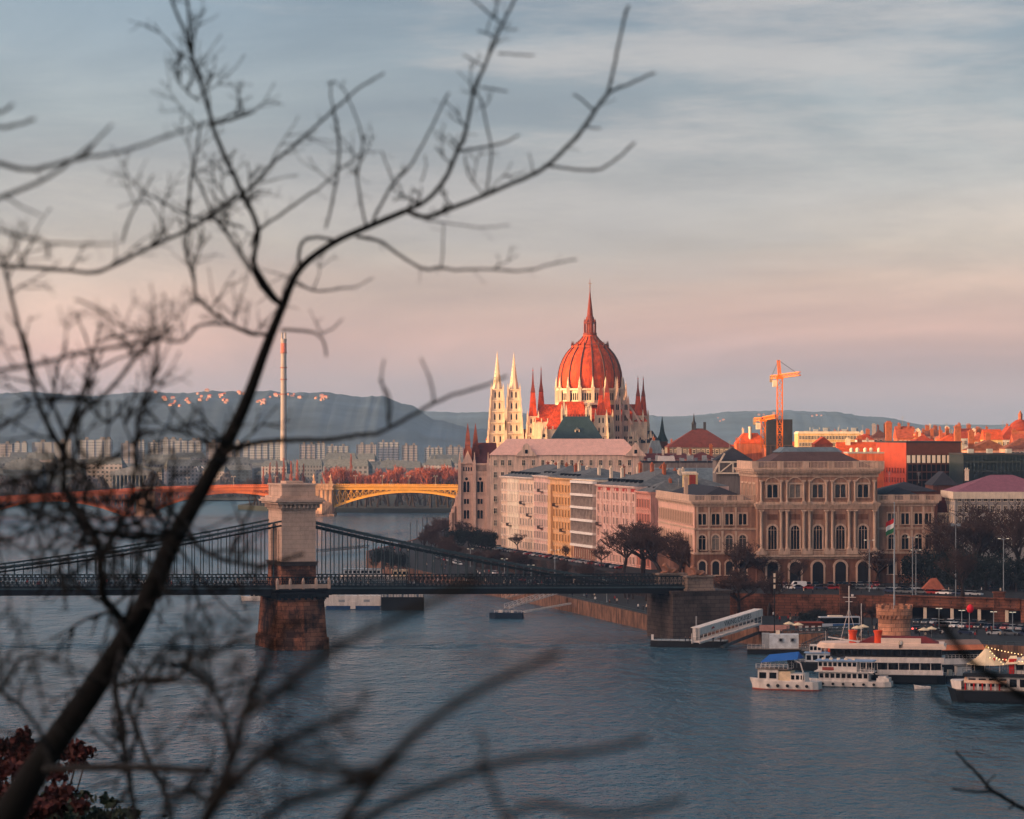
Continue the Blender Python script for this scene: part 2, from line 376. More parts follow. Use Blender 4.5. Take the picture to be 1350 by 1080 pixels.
# shaft with arched passage: outline across the road
def arch_outline(hw, z0, z1, aw, az, seg=12):
    pts = [(-hw, z0), (-aw, z0), (-aw, az)]
    pts += [(-aw*math.cos(PI*k/seg), az+aw*math.sin(PI*k/seg)) for k in range(1, seg)]
    pts += [(aw, az), (aw, z0), (hw, z0), (hw, z1), (-hw, z1)]
    return pts
mb.M = RY
mb.xz(arch_outline(7.0, 22.4, 36.5, 3.1, 29.8), -4.6, 4.6)
mb.xz([(-7.0,22.4),(-3.1,22.4),(-3.1,16.0),(-7.3,16.0)][::-1], -4.7, 4.7, 1); mb.xz([(3.1,22.4),(7.0,22.4),(7.3,16.0),(3.1,16.0)][::-1], -4.7, 4.7, 1)
mb.M = None
tw = mb.build('tower', [tower_stone, pier_stone], BR)
mb = MB()   # rounded voussoirs round the portal
for sx_ in (-4.6, 4.6):
    mb = MB()
    for k in range(15):
        a = PI*k/14; mb.box(min(sx_, sx_*1.06), max(sx_, sx_*1.06), -3.1*math.cos(a)*1.22-.35, -3.1*math.cos(a)*1.22+.35, 29.8+3.7*math.sin(a)-.35, 29.8+3.7*math.sin(a)+.35)
    for k in range(9):
        for s2 in (-1, 1): mb.box(min(sx_, sx_*(1.06+.02*(k%2))), max(sx_, sx_*(1.06+.02*(k%2))), s2*3.75-.5, s2*3.75+.5, 22.6+k*.8, 23.25+k*.8)
    mb.build('portal_surround', tower_stone, tw)
mb = MB()   # cornice
for hx, hy, z0, z1 in [(4.9,7.3,36.5,37.0),(5.1,7.6,37.6,38.1),(6.1,8.7,38.1,38.7),(6.7,9.3,38.7,39.2),(6.3,8.9,39.2,39.7),(5.2,7.7,37.0,37.6)]:
    mb.box(-hx, hx, -hy, hy, z0, z1)
for k in range(14): mb.box(-5.6, 5.6, -7.6+k*1.1, -7.2+k*1.1, 37.05, 38.05)
for k in range(9): mb.box(-4.9+k*1.15, -4.45+k*1.15, -8.2, 8.2, 37.05, 38.05)
mb.build('cornice', tower_stone, tw)
mb = MB(); mb.box(-5.3,5.3,-7.9,7.9,39.7,40.2); mb.box(-4.5,4.5,-7.0,7.0,40.2,43.0); mb.box(-4.8,4.8,-7.3,7.3,43.0,43.45); mb.box(-2.3,2.3,-3,3,43.45,44.1)
for s2 in (-1,1): mb.box(-4.62,4.62,s2*6.0-.8,s2*6.0+.8,40.2,42.9)
mb.build('attic', tower_stone, tw)
mb = MB(); mb.box(-5.0,5.0,-7.45,7.45,21.9,22.7); mb.box(-5.25,5.25,-7.7,7.7,22.7,22.95); mb.build('string_course', mat('sooty_stone', (70,60,56), var=.4, sc=.4), tw)
# pier in the water with pointed cutwaters
def ring(z, hx, hy, tip): return [(-hx,-hy,z),(0,-hy-tip,z),(hx,-hy,z),(hx,hy,z),(0,hy+tip,z),(-hx,hy,z)]
mb = MB(); lv = [(-2,7.3,11.2,2.6),(3.2,7.1,11.0,2.5),(3.2,6.7,10.6,2.3),(13.6,6.1,9.6,1.9)]
vs = [p for a in lv for p in ring(*a)]
mb.add(vs, [(j*6+k, j*6+(k+1)%6, (j+1)*6+(k+1)%6, (j+1)*6+k) for j in range(3) for k in range(6)]+[tuple(range(18,24))])
mb.build('pier', pier_stone, BR)
mb = MB()
mb.box(-7.0,7.0,-11.5,11.5,13.6,14.3); mb.box(-7.6,7.6,-12.2,12.2,14.3,14.9)
for k in range(8): mb.box(-6.6+k*1.75,-6.1+k*1.75,-12.0,12.0,13.2,14.3)
mb.box(-7.4,7.4,-11.9,11.9,15.6,15.95)
mb.build('tower_balcony', iron_dark, BR)
for s2 in (-1,1):
    mb = MB()
    for k in range(5): x = -7+k*3.5; mb.box(x-.32,x+.32,s2*11.6-.32,s2*11.6+.32,15.95,18.2); mb.lathe([(.36,18.2),(.30,18.6),(.05,18.9)], x, s2*11.6, 8)
    mb.box(-7,7,s2*11.6-.15,s2*11.6+.15,16.1,17.2)
    mb.build('parapet', tower_stone, BR)
# deck, girders, trusses
def span_slab(y0, y1, dz0, dz1, name, m, step=6):
    mb = MB(); s = S0
    while s < S1-.01:
        e = min(S1, s+step)
        mb.add([(s,y0,zd(s)+dz0),(s,y1,zd(s)+dz0),(e,y1,zd(e)+dz0),(e,y0,zd(e)+dz0),(s,y0,zd(s)+dz1),(s,y1,zd(s)+dz1),(e,y1,zd(e)+dz1),(e,y0,zd(e)+dz1)],
               [(0,1,2,3),(4,7,6,5),(0,3,7,4),(1,5,6,2)]+([(0,4,5,1)] if s == S0 else [])+([(3,2,6,7)] if e == S1 else []))
        s = e
    return mb.build(name, m, BR)
span_slab(-7.6, 7.6, -.55, -.15, 'roadway', asph)
for sa_, sb_ in ((S0, -6), (6, S1-1)):
    mb = MB(); s = sa_
    mb.bar((sa_,0,zd(sa_)-1.1),(sb_,0,zd(sb_)-1.1),.4,.5)
    while s < sb_:
        mb.bar((s,-7.4,zd(s)-1.1),(s,7.4,zd(s)-1.1),.35,1.1)
        s += 2.35
    mb.build('cross_beams', iron_dark, BR)
for s2 in (-1, 1):
    y = s2*7.9
    mb = MB(); 
    mb.bar((S0,y,zd(S0)-1.35),(S1,y,zd(S1)-1.35),.5,1.5,1)                 # lower girder, dark
    mb.bar((S0,y-.32*1,zd(S0)-.42),(S1,y-.32,zd(S1)-.42),.36,.42,2)        # pale flange that catches the light
    mb.build('girder', [iron, iron_dark, iron_light], BR)
    mb = MB(); s = S0
    mb.bar((S0,y,zd(S0)+2.5),(S1,y,zd(S1)+2.5),.3,.3); mb.bar((S0,y,zd(S0)+.1),(S1,y,zd(S1)+.1),.3,.3); mb.bar((S0,y,zd(S0)+1.3),(S1,y,zd(S1)+1.3),.14,.14)
    while s < S1-1.2:
        e = s+1.175
        mb.bar((s,y,zd(s)),(s,y,zd(s)+2.5),.18)
        mb.bar((s,y,zd(s)+.1),(e,y,zd(e)+2.5),.1); mb.bar((s,y,zd(s)+2.5),(e,y,zd(e)+.1),.1)
        s = e
    mb.build('stiffening_truss', iron, BR)
# chains: two stacked eye-bar chains on either side
for s2 in (-1, 1):
    for lo, hi in ((S0, -4.4), (4.4, 107)):
        for dz in (0, -1.15):
            mb = MB(); n_ = int((hi-lo)/3.5); pts = [(lo+(hi-lo)*k/n_) for k in range(n_+1)]
            for a, b2 in zip(pts, pts[1:]):
                for q in (-.22, 0, .22): mb.bar((a, s2*6.6+q, zch(a)+dz), (b2, s2*6.6+q, zch(b2)+dz), .09, .42)
                mb.box(a-.3,a+.3,s2*6.6-.34,s2*6.6+.34,zch(a)+dz-.3,zch(a)+dz+.3)
            mb.build('chain', iron_light if dz == 0 else iron, BR)
# hangers
hm_ = {}
hs = []
for s2 in (-1, 1):
    s = -4.4-2.35
    while s > -86: hs.append((s2, s)); s -= 2.35
    s = 4.4+2.0
    while s < 98: hs.append((s2, s)); s += 2.35
near = [h for h in hs if h[0] < 0]; far = [h for h in hs if h[0] > 0]
hmesh = MB().box(-.11,.11,-.11,.11,0,1).box(-.2,.2,-.2,.2,.0,.05).mesh('hanger', iron_light)
cnt = 0; rest = MB()
for (s2, s) in near+far:
    L_ = zch(s)-(zd(s)+2.4)
    if L_ < .6: continue
    if cnt < 100:
        o = put(hmesh, 'hanger', BR, loc=(s, s2*6.6, zd(s)+2.4)); o.scale = (1,1,L_); cnt += 1
    else: rest.box(s-.11,s+.11,s2*6.6-.11,s2*6.6+.11,zd(s)+2.4,zch(s))
ro = rest.build('hanger', iron_light, BR); ro['kind'] = 'stuff'
# lamp posts on the bridge
lampm = mat('lamp_glass', (225,222,205), rough=.4, var=.05, emit=((1,.85,.6),.25))
# abutment at the Pest end
mb = MB()
mb.box(105,122,-9.6,9.6,-2,12.8,0); mb.box(104.4,122.6,-10.1,10.1,12.8,13.5,0)
mb.build('abutment', abut_stone, BR)

def lion_mesh():
    "a reclining stone lion: one continuous lofted body with mane, head, forelegs and tail"
    mb = MB()
    def loft(secs, n=12):
        o = []; fs = []
        for (x, z, ry, rz_) in secs:
            for k in range(n):
                a = 2*PI*k/n; o.append((x, ry*math.cos(a), z+rz_*math.sin(a)))
        for j in range(len(secs)-1):
            for k in range(n): a = j*n+k; b_ = j*n+(k+1)%n; fs.append((a, b_, b_+n, a+n))
        fs.append(tuple(range(n-1,-1,-1))); fs.append(tuple(range((len(secs)-1)*n, len(secs)*n))); mb.add(o, fs)
    loft([(-2.2,.5,.15,.2),(-2.0,.62,.6,.55),(-1.4,.75,.78,.72),(-.6,.72,.66,.66),(.2,.85,.7,.78),(.8,1.25,.82,1.05),(1.15,1.7,.8,.85),(1.5,2.15,.62,.62),(1.8,2.2,.48,.5),(2.15,2.05,.3,.32),(2.35,1.98,.18,.2)])
    for s2 in (-1,1):
        mb.tube([(.7,s2*.55,.7),(1.2,s2*.55,.25),(2.3,s2*.55,.2),(2.6,s2*.55,.18)], [.3,.26,.2,.16], 8)
        mb.tube([(-1.6,s2*.7,.7),(-.8,s2*.9,.5),(-.2,s2*.85,.2),(.1,s2*.85,.15)], [.42,.36,.2,.14], 8)
        mb.lathe([(.16,2.55),(.12,2.75),(.03,2.85)], 1.35, s2*.4, 6)
    mb.tube([(-2.1,0,.5),(-2.5,.4,.25),(-2.2,.9,.15),(-1.4,1.2,.12)], [.12,.1,.09,.14], 6)
    return mb.mesh('stone_lion', mat('lion_stone', (150,104,80), var=.3, sc=1.2), smooth=True)
lm = lion_mesh()
Rm = BR.matrix_world if False else Matrix.Translation(BR.location) @ Matrix.Rotation(math.radians(19), 4, 'Z')
plinth = MB().box(-3.9,3.9,-1.9,1.9,0,3.6,tx=.15,ty=.1).box(-4.3,4.3,-2.3,2.3,3.6,4.1).box(-4.2,4.2,-2.2,2.2,-.1,.5)
pm = plinth.mesh('lion_plinth', block_stone('plinth_stone', (150,128,112), (80,66,60), 2.2, .9, .15, .4))
for i, (s, y, lab) in enumerate([(113, -8.2, 'near'), (111, 7.4, 'far')]):
    p = Rm @ Vector((s, y, 13.5-.0))
    o = put(pm, 'lion_plinth', loc=p, rz=math.radians(19)); tag(o, f'pale stone pedestal under the lion on the {lab} side of the bridge end', 'pedestal', 'lion pedestals at the bridge end')
    o = put(lm, 'lion_statue', loc=p+Vector((0,0,4.1)), rz=math.radians(199)); tag(o, f'reclining stone lion on the pedestal at the {lab} side of the bridge end', 'statue', 'lion statues at the bridge end')

# ---------------- second bridge: yellow iron arches between stone piers
D2 = 2017
yel = mat('yellow_ironwork', (240,172,66), rough=.6, var=.10, sc=.3)
mp_ = mat('bridge_pier_stone', (205,160,128), rough=.9, var=.25, sc=.2, streak=.4)
MBR = thing('arch_bridge', 'long low yellow iron arch bridge on stone piers, sunlit beyond the chain bridge', 'bridge', (0, D2, 0))
prof = [(-420,678),(-100,663),(0,655),(100,649),(195,643),(300,640),(425,639),(530,639),(640,640),(800,645),(1000,655)]
def ytop(px):
    for (a,ya),(b_,yb) in zip(prof, prof[1:]):
        if a <= px <= b_: return ya+(yb-ya)*(px-a)/(b_-a)
    return prof[-1][1]
X = lambda px: XP(px, D2)
Z = lambda py: ZP(py, D2)
red_y = mat('yellow_ironwork_red_light', (226,116,58), rough=.6, var=.1, sc=.3)  # redder light painted into the yellow ironwork of the left spans
xsl = list(range(-420, 1001, 20)); mb = MB()
for a, b_ in zip(xsl, xsl[1:]):
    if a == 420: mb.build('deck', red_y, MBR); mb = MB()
    za, zb = Z(ytop(a)), Z(ytop(b_))
    mb.add([(X(a),-11,za-3.3),(X(b_),-11,zb-3.3),(X(b_),-11,zb-1.0),(X(a),-11,za-1.0),(X(a),13,za-3.3),(X(b_),13,zb-3.3),(X(b_),13,zb-1.0),(X(a),13,za-1.0)],[(0,1,2,3),(7,6,5,4),(3,2,6,7),(0,4,5,1)])
mb.build('deck', yel, MBR)
mb = MB()
for a, b_ in zip(xsl, xsl[1:]):
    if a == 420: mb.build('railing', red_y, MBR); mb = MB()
    for yy in (-11.4, 13.1):
        mb.bar((X(a),yy,Z(ytop(a))+.1),(X(b_),yy,Z(ytop(b_))+.1),.25,.25); mb.bar((X(a),yy-.3,Z(ytop(a))-1.0),(X(b_),yy-.3,Z(ytop(b_))-1.0),.9,.5)
        for k in range(8):
            px = a+(b_-a)*k/8; mb.box(X(px)-.12,X(px)+.12,yy-.1,yy+.1,Z(ytop(px))-1,Z(ytop(px))+.1)
mb.build('railing', yel, MBR)
spans = [(-330,-50),(-36,182),(208,412),(441,640),(664,840)]
for (a, b_) in spans:
    mid = (a+b_)/2; n_ = 26
    for yy in (-10.5, -4, 4, 11.5):
        mb = MB()
        pts = []
        for k in range(n_+1):
            u = k/n_; px = a+(b_-a)*u; zt = Z(ytop(px))-3.4
            zs_ = min(Z(ytop(a)), Z(ytop(b_)))-14.0
            rise = Z(ytop(mid))-4.3-zs_
            z_ = zs_+rise*(1-(2*u-1)**2)
            pts.append((X(px), z_, zt))
        for (x0,z0,t0),(x1,z1,t1) in zip(pts, pts[1:]):
            mb.bar((x0,yy,z0),(x1,yy,z1),.9,1.5)
            if t0-z0 > 1.2:
                mb.bar((x0,yy,z0),(x0,yy,t0),.4)
                if yy < -5 or yy > 10:
                    mb.bar((x0,yy,z0),(x1,yy,t1),.35); mb.bar((x0,yy,t0),(x1,yy,z1),.35)
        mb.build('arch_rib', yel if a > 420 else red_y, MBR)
def mpier(px, wpx, y0, big=False):
    mb = MB(); w_ = wpx/1.983/2; zt = Z(ytop(px))
    mb.box(X(px)-w_-1.5,X(px)+w_+1.5,-17,19,-2,1.6,tx=.4,ty=.4); mb.box(X(px)-w_,X(px)+w_,-14,16,1.6,zt-3.0 if not big else zt+.2)
    mb.add([(X(px)-w_,-14,1.6),(X(px),-18.5,1.6),(X(px)+w_,-14,1.6),(X(px)-w_,-14,8.5),(X(px),-16.5,8.5),(X(px)+w_,-14,8.5),(X(px),-14,12)],[(0,1,4,3),(1,2,5,4),(3,4,6),(4,5,6)])
    mb.box(X(px)-w_-.7,X(px)+w_+.7,-14.7,16.7,zt-3.2,zt-2.2); mb.box(X(px)-w_-.5,X(px)+w_+.5,-14.5,-12,zt-.8,zt+.9)
    if big:
        for dx in (-1, 1):
            x = X(px)+dx*(w_-1.3)
            mb.box(x-1.2,x+1.2,-14.4,-12,zt,zt+2.6); mb.box(x-.7,x+.7,-13.9,-12.5,zt+2.6,zt+5,tx=.2,ty=.2); mb.lathe([(.75,zt+5),(.9,zt+5.5),(.3,zt+6.6),(.05,zt+8)], x, -13.2, 8)
        for k in range(5):
            x = X(px)-w_+1+k*(2*w_-2)/4; mb.box(x-.5,x+.5,-14.35,-14,3,zt-3.4)
    mb.build('pier', mp_, MBR)
mpier(195, 24, 683); mpier(426.5, 27, 680, True); mpier(-43, 14, 690); mpier(652, 22, 680); 
for px in [30,90,150,250,310,365,470,505,540,575]:
    mb = MB(); x = X(px); z_ = Z(ytop(px)); mb.lathe([(.25,z_-1),(.12,z_+1),(.1,z_+6)], x, -11.2, 6); mb.bar((x-1.1,-11.2,z_+6),(x+1.1,-11.2,z_+6),.15)
    for q in (-1,1): mb.lathe([(.1,z_+5.6),(.35,z_+5.9),(.3,z_+6.3),(.05,z_+6.5)], x+q, -11.2, 6)
    mb.build('lamp_post', mat('lamp_grey', (170,160,150)), MBR)
# ---------------- building kit
GL = glass('window_glass', (14,22,28), .15)
GLD = glass('dark_glass', (10,14,18), .1)
WM = {}
def win(kind, w_, h, fm, gm=None, t=.16, d=.22, mull=1, sill=True):
    "window mesh facing -y, its foot centre at the origin; frame stands proud, panes sit behind it"
    key = (kind, w_, h, fm.name, (gm or GL).name, t, d, mull, sill)
    if key in WM: return WM[key]
    mb = MB(); g = gm or GL; hw = w_/2
    if kind == 'rect':
        mb.box(-hw,hw,-.05,.02,0,h,1)
        mb.box(-hw-t,-hw,-d,.02,0,h,0); mb.box(hw,hw+t,-d,.02,0,h,0); mb.box(-hw-t,hw+t,-d*1.15,.02,h,h+t*1.4,0)
        for k in range(mull): x = -hw+w_*(k+1)/(mull+1); mb.box(x-.05,x+.05,-.1,.02,0,h,0)
        mb.box(-hw,hw,-.1,.02,h*.62,h*.62+.09,0)
    elif kind == 'arch':
        hs_ = h-hw; n_ = 10
        pts = [(-hw,0),(hw,0),(hw,hs_)]+[(hw*math.cos(PI*k/n_), hs_+hw*math.sin(PI*k/n_)) for k in range(1,n_)]+[(-hw,hs_)]
        mb.xz(pts, -.05, .02, 1)
        mb.box(-hw-t,-hw,-d,.02,0,hs_,0); mb.box(hw,hw+t,-d,.02,0,hs_,0)
        for k in range(n_):
            a0, a1 = PI*k/n_, PI*(k+1)/n_; r0, r1 = hw, hw+t*1.3
            mb.xz([(r0*math.cos(a0),hs_+r0*math.sin(a0)),(r1*math.cos(a0),hs_+r1*math.sin(a0)),(r1*math.cos(a1),hs_+r1*math.sin(a1)),(r0*math.cos(a1),hs_+r0*math.sin(a1))], -d, .02, 0)
        for k in range(mull): x = -hw+w_*(k+1)/(mull+1); mb.box(x-.06,x+.06,-.12,.02,0,hs_+hw*.8,0)
        if mull: mb.box(-hw,hw,-.12,.02,hs_-.06,hs_+.06,0)
    elif kind == 'twin':      # two arched lights under one label
        q = w_*.25; r = w_*.2
        for c in (-q, q):
            hs_ = h-r; n_ = 8
            pts = [(c-r,0),(c+r,0),(c+r,hs_)]+[(c+r*math.cos(PI*k/n_), hs_+r*math.sin(PI*k/n_)) for k in range(1,n_)]+[(c-r,hs_)]
            mb.xz(pts, -.05, .02, 1)
        mb.box(-.09,.09,-d,.02,0,h,0); mb.box(-hw-t,-q-r-.02,-d,.02,0,h,0); mb.box(q+r+.02,hw+t,-d,.02,0,h,0)
        mb.box(-hw-t,hw+t,-d*1.2,.02,h+.05,h+.05+t*1.6,0)
    if sill: mb.box(-hw-t*1.6,hw+t*1.6,-d*1.7,.02,-.22,-.003,0)
    me = mb.mesh('window', [fm, g]); WM[key] = me; return me
VAR = {}
rwin = random.Random(4)
def variant(me):
    "same window, other panes: dark, half curtained or pale blinds"
    if len(me.materials) < 2 or me.materials[1] != GL: return me
    if me.name not in VAR:
        VAR[me.name] = [me, me]
        for g in (mat('curtained_glass', (58,58,58), rough=.3, var=.5, sc=.9), mat('pale_blind', (120,110,100), rough=.6, var=.3, sc=.9)):
            c = me.copy(); c.materials[1] = g; VAR[me.name].append(c)
    return rwin.choices(VAR[me.name], (4,3,3,1))[0]
def wrow(parent, me, xs_, z, y=0, side=None, name='window'):
    "place windows in a row. side None: front wall at y; 'L': left wall x=y, looking to -x, positions along depth"
    me0 = me
    for x in xs_:
        me = variant(me0)
        if side is None: put(me, name, parent, loc=(x, y, z))
        elif side == 'L': put(me, name, parent, loc=(y, x, z), rz=-PI/2)
        elif side == 'R': put(me, name, parent, loc=(y, x, z), rz=PI/2)
def lins(a, b, n): return [a+(b-a)*(k+.5)/n for k in range(n)]
def hip_roof(x0, x1, y0, y1, z0, z1, ov=.5, ridge=None, flat=0):
    "hipped roof, ridge along the longer side, flat>0 leaves a flat top inset"
    mb = MB(); x0 -= ov; x1 += ov; y0 -= ov; y1 += ov; W, Dp = x1-x0, y1-y0
    ins = min(W, Dp)/2 if not flat else flat
    if flat: t = [(x0+ins,y0+ins,z1),(x1-ins,y0+ins,z1),(x1-ins,y1-ins,z1),(x0+ins,y1-ins,z1)]; 
    b_ = [(x0,y0,z0),(x1,y0,z0),(x1,y1,z0),(x0,y1,z0)]
    if flat: mb.add(b_+t, [(0,1,5,4),(1,2,6,5),(2,3,7,6),(3,0,4,7),(4,5,6,7),(3,2,1,0)])
    elif W >= Dp: mb.add(b_+[(x0+ins,(y0+y1)/2,z1),(x1-ins,(y0+y1)/2,z1)], [(0,1,5,4),(1,2,5),(2,3,4,5),(3,0,4),(3,2,1,0)])
    else: mb.add(b_+[((x0+x1)/2,y0+ins,z1),((x0+x1)/2,y1-ins,z1)], [(0,1,4),(1,2,5,4),(2,3,5),(3,0,4,5),(3,2,1,0)])
    return mb
def gable_roof(x0, x1, y0, y1, z0, z1, along='x', ov=.5):
    mb = MB(); x0 -= ov; x1 += ov; y0 -= ov; y1 += ov
    if along == 'x': mb.add([(x0,y0,z0),(x1,y0,z0),(x1,y1,z0),(x0,y1,z0),(x0,(y0+y1)/2,z1),(x1,(y0+y1)/2,z1)], [(0,1,5,4),(1,2,5),(2,3,4,5),(3,0,4),(3,2,1,0)])
    else: mb.add([(x0,y0,z0),(x1,y0,z0),(x1,y1,z0),(x0,y1,z0),((x0+x1)/2,y0,z1),((x0+x1)/2,y1,z1)], [(0,1,4),(1,2,5,4),(2,3,5),(3,0,4,5),(3,2,1,0)])
    return mb
def chimney(parent, x, y, z0, z1, w_=1.2, d=.9, m=None):
    mb = MB().box(x-w_/2,x+w_/2,y-d/2,y+d/2,z0,z1).box(x-w_/2-.15,x+w_/2+.15,y-d/2-.15,y+d/2+.15,z1,z1+.3)
    for k in range(max(1,int(w_/.6))): mb.lathe([(.18,z1+.3),(.16,z1+.9)], x-w_/2+.3+k*.55, y, 6)
    mb.build('chimney', m or brickm, parent)
def dormer(parent, x, y, z, w_, h, d, wm_, rm_, lit=None):
    mb = MB().box(x-w_/2,x+w_/2,y,y+d,z,z+h,0)
    mb.add([(x-w_/2-.2,y-.2,z+h),(x+w_/2+.2,y-.2,z+h),(x+w_/2+.2,y+d,z+h),(x-w_/2-.2,y+d,z+h),(x,y-.2,z+h+w_*.45),(x,y+d,z+h+w_*.45)], [(0,1,4),(1,2,5,4),(2,3,5),(3,0,4,5),(3,2,1,0)], 1)
    mb.box(x-w_*.28,x+w_*.28,y-.06,y,z+.25,z+h-.2,2)
    mb.build('dormer', [wm_, rm_, GL], parent)
def antenna(parent, x, y, z, h):
    mb = MB().tube([(x,y,z),(x,y,z+h)], .06, 5)
    for k in range(4): mb.bar((x-.7+.1*k,y,z+h-.3*k-.1),(x+.7-.1*k,y,z+h-.3*k-.1),.06)
    mb.build('antenna', mat('galvanised', (150,150,150)), parent)
brickm = mat('chimney_brick', (166,92,58), var=.3, sc=1.0)
slate = mat('slate_roof', (100,104,104), rough=.8, var=.3, sc=.5, streak=.2)
slate_d = mat('dark_slate_roof', (44,44,50), rough=.85, var=.25, sc=.4)
zinc = mat('zinc_roof', (104,118,124), rough=.6, var=.2, sc=.3, streak=.2)
tile_r = mat('red_tile_roof', (156,60,34), rough=.9, var=.3, sc=.6)
tile_d = mat('dark_red_tile_roof', (92,44,42), rough=.9, var=.25, sc=.5)
tile_o = mat('orange_tile_roof', (196,78,34), rough=.9, var=.3, sc=.6)
cream = mat('cream_stone', (232,212,186), rough=.85, var=.12, sc=.5, streak=.15)
grey_eq = mat('roof_equipment', (150,154,156), rough=.6, var=.2, sc=1)
def wallm(name, c, **k): return mat(name, c, rough=.9, var=k.get('var',.12), sc=k.get('sc',.25), streak=k.get('streak',.34))
# ---------------- parliament
PD = 1500.0
PO = Vector((36, PD, 9))
PAR = thing('parliament_building', 'huge gothic parliament with red ribbed dome and white spires above the riverside roofs', 'parliament', PO)
par_w = mat('pale_limestone', (238,214,184), rough=.85, var=.1, sc=.4, streak=.18)
par_p = mat('pinkish_limestone', (214,178,158), rough=.85, var=.1, sc=.3, streak=.15)
par_r = mat('parliament_roof', (208,74,30), rough=.75, var=.34, sc=.3, streak=.42)
par_rb = mat('dome_rib', (84,40,34), rough=.7, var=.2)
par_sp = mat('spire_tiles', (126,52,40), rough=.8, var=.2)
dark_open = mat('dark_opening', (26,26,30), rough=.9)
T0 = Matrix.Translation(-PO)
def pmb(): m = MB(); m.M = T0.copy(); return m
XX = lambda px, D=PD: XP(px, D)
ZZ = lambda py, D=PD: ZP(py, D)
# dome
cx, cy_ = XX(777.8), PD
NR = 16
def ribbed(prof, n=NR*4):
    mb = pmb(); mb.lathe([(r, z) for r, z in prof], cx, cy_, n, 0); return mb
dprof = [(41,513),(41.9,507),(42,500),(41,491),(38.8,482),(35.6,474),(31.5,467),(26.5,461.2),(23.4,458)]
dp = [(r*.375, ZZ(y)) for r, y in dprof]
DOME = ribbed(dp).build('dome', [par_r], PAR, smooth=True)
for zr in (486,474):
    rr0 = [r for r,y in dprof if y <= zr][0]*.375
# lead ribs
for k in range(NR):
    a = 2*PI*k/NR+.06
    mb = pmb(); mb.tube([(cx+(r+.12)*math.cos(a), cy_+(r+.12)*math.sin(a), z) for r, z in dp], .42, 6)
    mb.build('rib', par_rb, DOME)
mb = ribbed([(24.5*.375,ZZ(458.5)),(24.5*.375,ZZ(456)),(22*.375,ZZ(455.9)),(17*.375,ZZ(452)),(12.5*.375,ZZ(448)),(9.5*.375,ZZ(444)),(9.3*.375,ZZ(442))])
CAP = mb.build('dome_cap', par_r, PAR, smooth=False)
for k in range(NR):
    a = 2*PI*k/NR+.06; r = 9.0
    mb = pmb(); x, y = cx+r*math.cos(a), cy_+r*math.sin(a)
    mb.lathe([(.5,ZZ(459)),(.45,ZZ(455)),(.3,ZZ(454)),(.04,ZZ(449.5))], x, y, 6)
    mb.tube([(cx+q*.375*math.cos(a), cy_+q*.375*math.sin(a), ZZ(zy)+.1) for q, zy in [(22,456),(17,452),(12.5,448),(9.6,444)]], .22, 5)
    mb.build('pinnacle', par_rb, CAP)
# lantern
mb = pmb(); mb.lathe([(3.3,ZZ(443)),(3.4,ZZ(439)),(2.6,ZZ(438.5)),(1.3,ZZ(438.4)),(1.3,ZZ(427)),(3.0,ZZ(426.8)),(3.1,ZZ(425)),(2.4,ZZ(424.8)),(1.9,ZZ(418)),(1.5,ZZ(416.9)),(1.2,ZZ(408)),(.55,ZZ(393)),(.2,ZZ(384)),(.12,ZZ(370)),(.02,ZZ(367))], cx, cy_, 12)
LAN = mb.build('lantern_spire', par_sp, PAR)
for k in range(8):
    a = 2*PI*k/8+.2; mb = pmb(); x, y = cx+2.8*math.cos(a), cy_+2.8*math.sin(a)
    mb.lathe([(.38,ZZ(441)),(.34,ZZ(426)),(.42,ZZ(425.5)),(.05,ZZ(420.5))], x, y, 6); mb.build('lantern_pillar', par_sp, LAN)
mb = pmb(); mb.bar((cx-.9,cy_,ZZ(374)),(cx+.9,cy_,ZZ(374)),.2); mb.lathe([(.1,ZZ(379)),(.45,ZZ(378)),(.1,ZZ(377))],cx,cy_,8); mb.build('finial_star', mat('gilt', (190,150,80), metal=.6, rough=.4), LAN)
# drum arcade
mb = pmb(); mb.lathe([(17.2,ZZ(534)),(17.2,ZZ(531)),(15.6,ZZ(530.9)),(15.6,ZZ(515)),(16.8,ZZ(514.9)),(16.8,ZZ(512.6)),(15.9,ZZ(512.5))], cx, cy_, 64)
DR = mb.build('drum', par_w, PAR)
for k in range(NR):
    a = 2*PI*k/NR+.06
    mb = pmb(); x, y = cx+16.6*math.cos(a), cy_+16.6*math.sin(a)
    mb.box(x-.75,x+.75,y-.75,y+.75,ZZ(532),ZZ(513)); mb.box(x-.95,x+.95,y-.95,y+.95,ZZ(513),ZZ(511)); mb.lathe([(.75,ZZ(511)),(.5,ZZ(506)),(.6,ZZ(505.5)),(.04,ZZ(497))], x, y, 6)
    mb.build('buttress_pinnacle', par_w, DR)
    mb = pmb()
    for q in (-1.5,-.5,.5,1.5):
        a2 = a+PI/NR+q*.075; r = 15.62; p = Vector((cx+r*math.cos(a2), cy_+r*math.sin(a2), 0)); tdir = Vector((-math.sin(a2), math.cos(a2), 0)); nr = Vector((math.cos(a2), math.sin(a2), 0))
        o = [p+tdir*s_*.36+Vector((0,0,z_))+nr*.06 for s_, z_ in [(-1,ZZ(528)),(1,ZZ(528)),(1,ZZ(519.5)),(0,ZZ(518)),(-1,ZZ(519.5))]]
        mb.add(o, [tuple(range(5))])
    mb.build('arcade_openings', dark_open, DR)
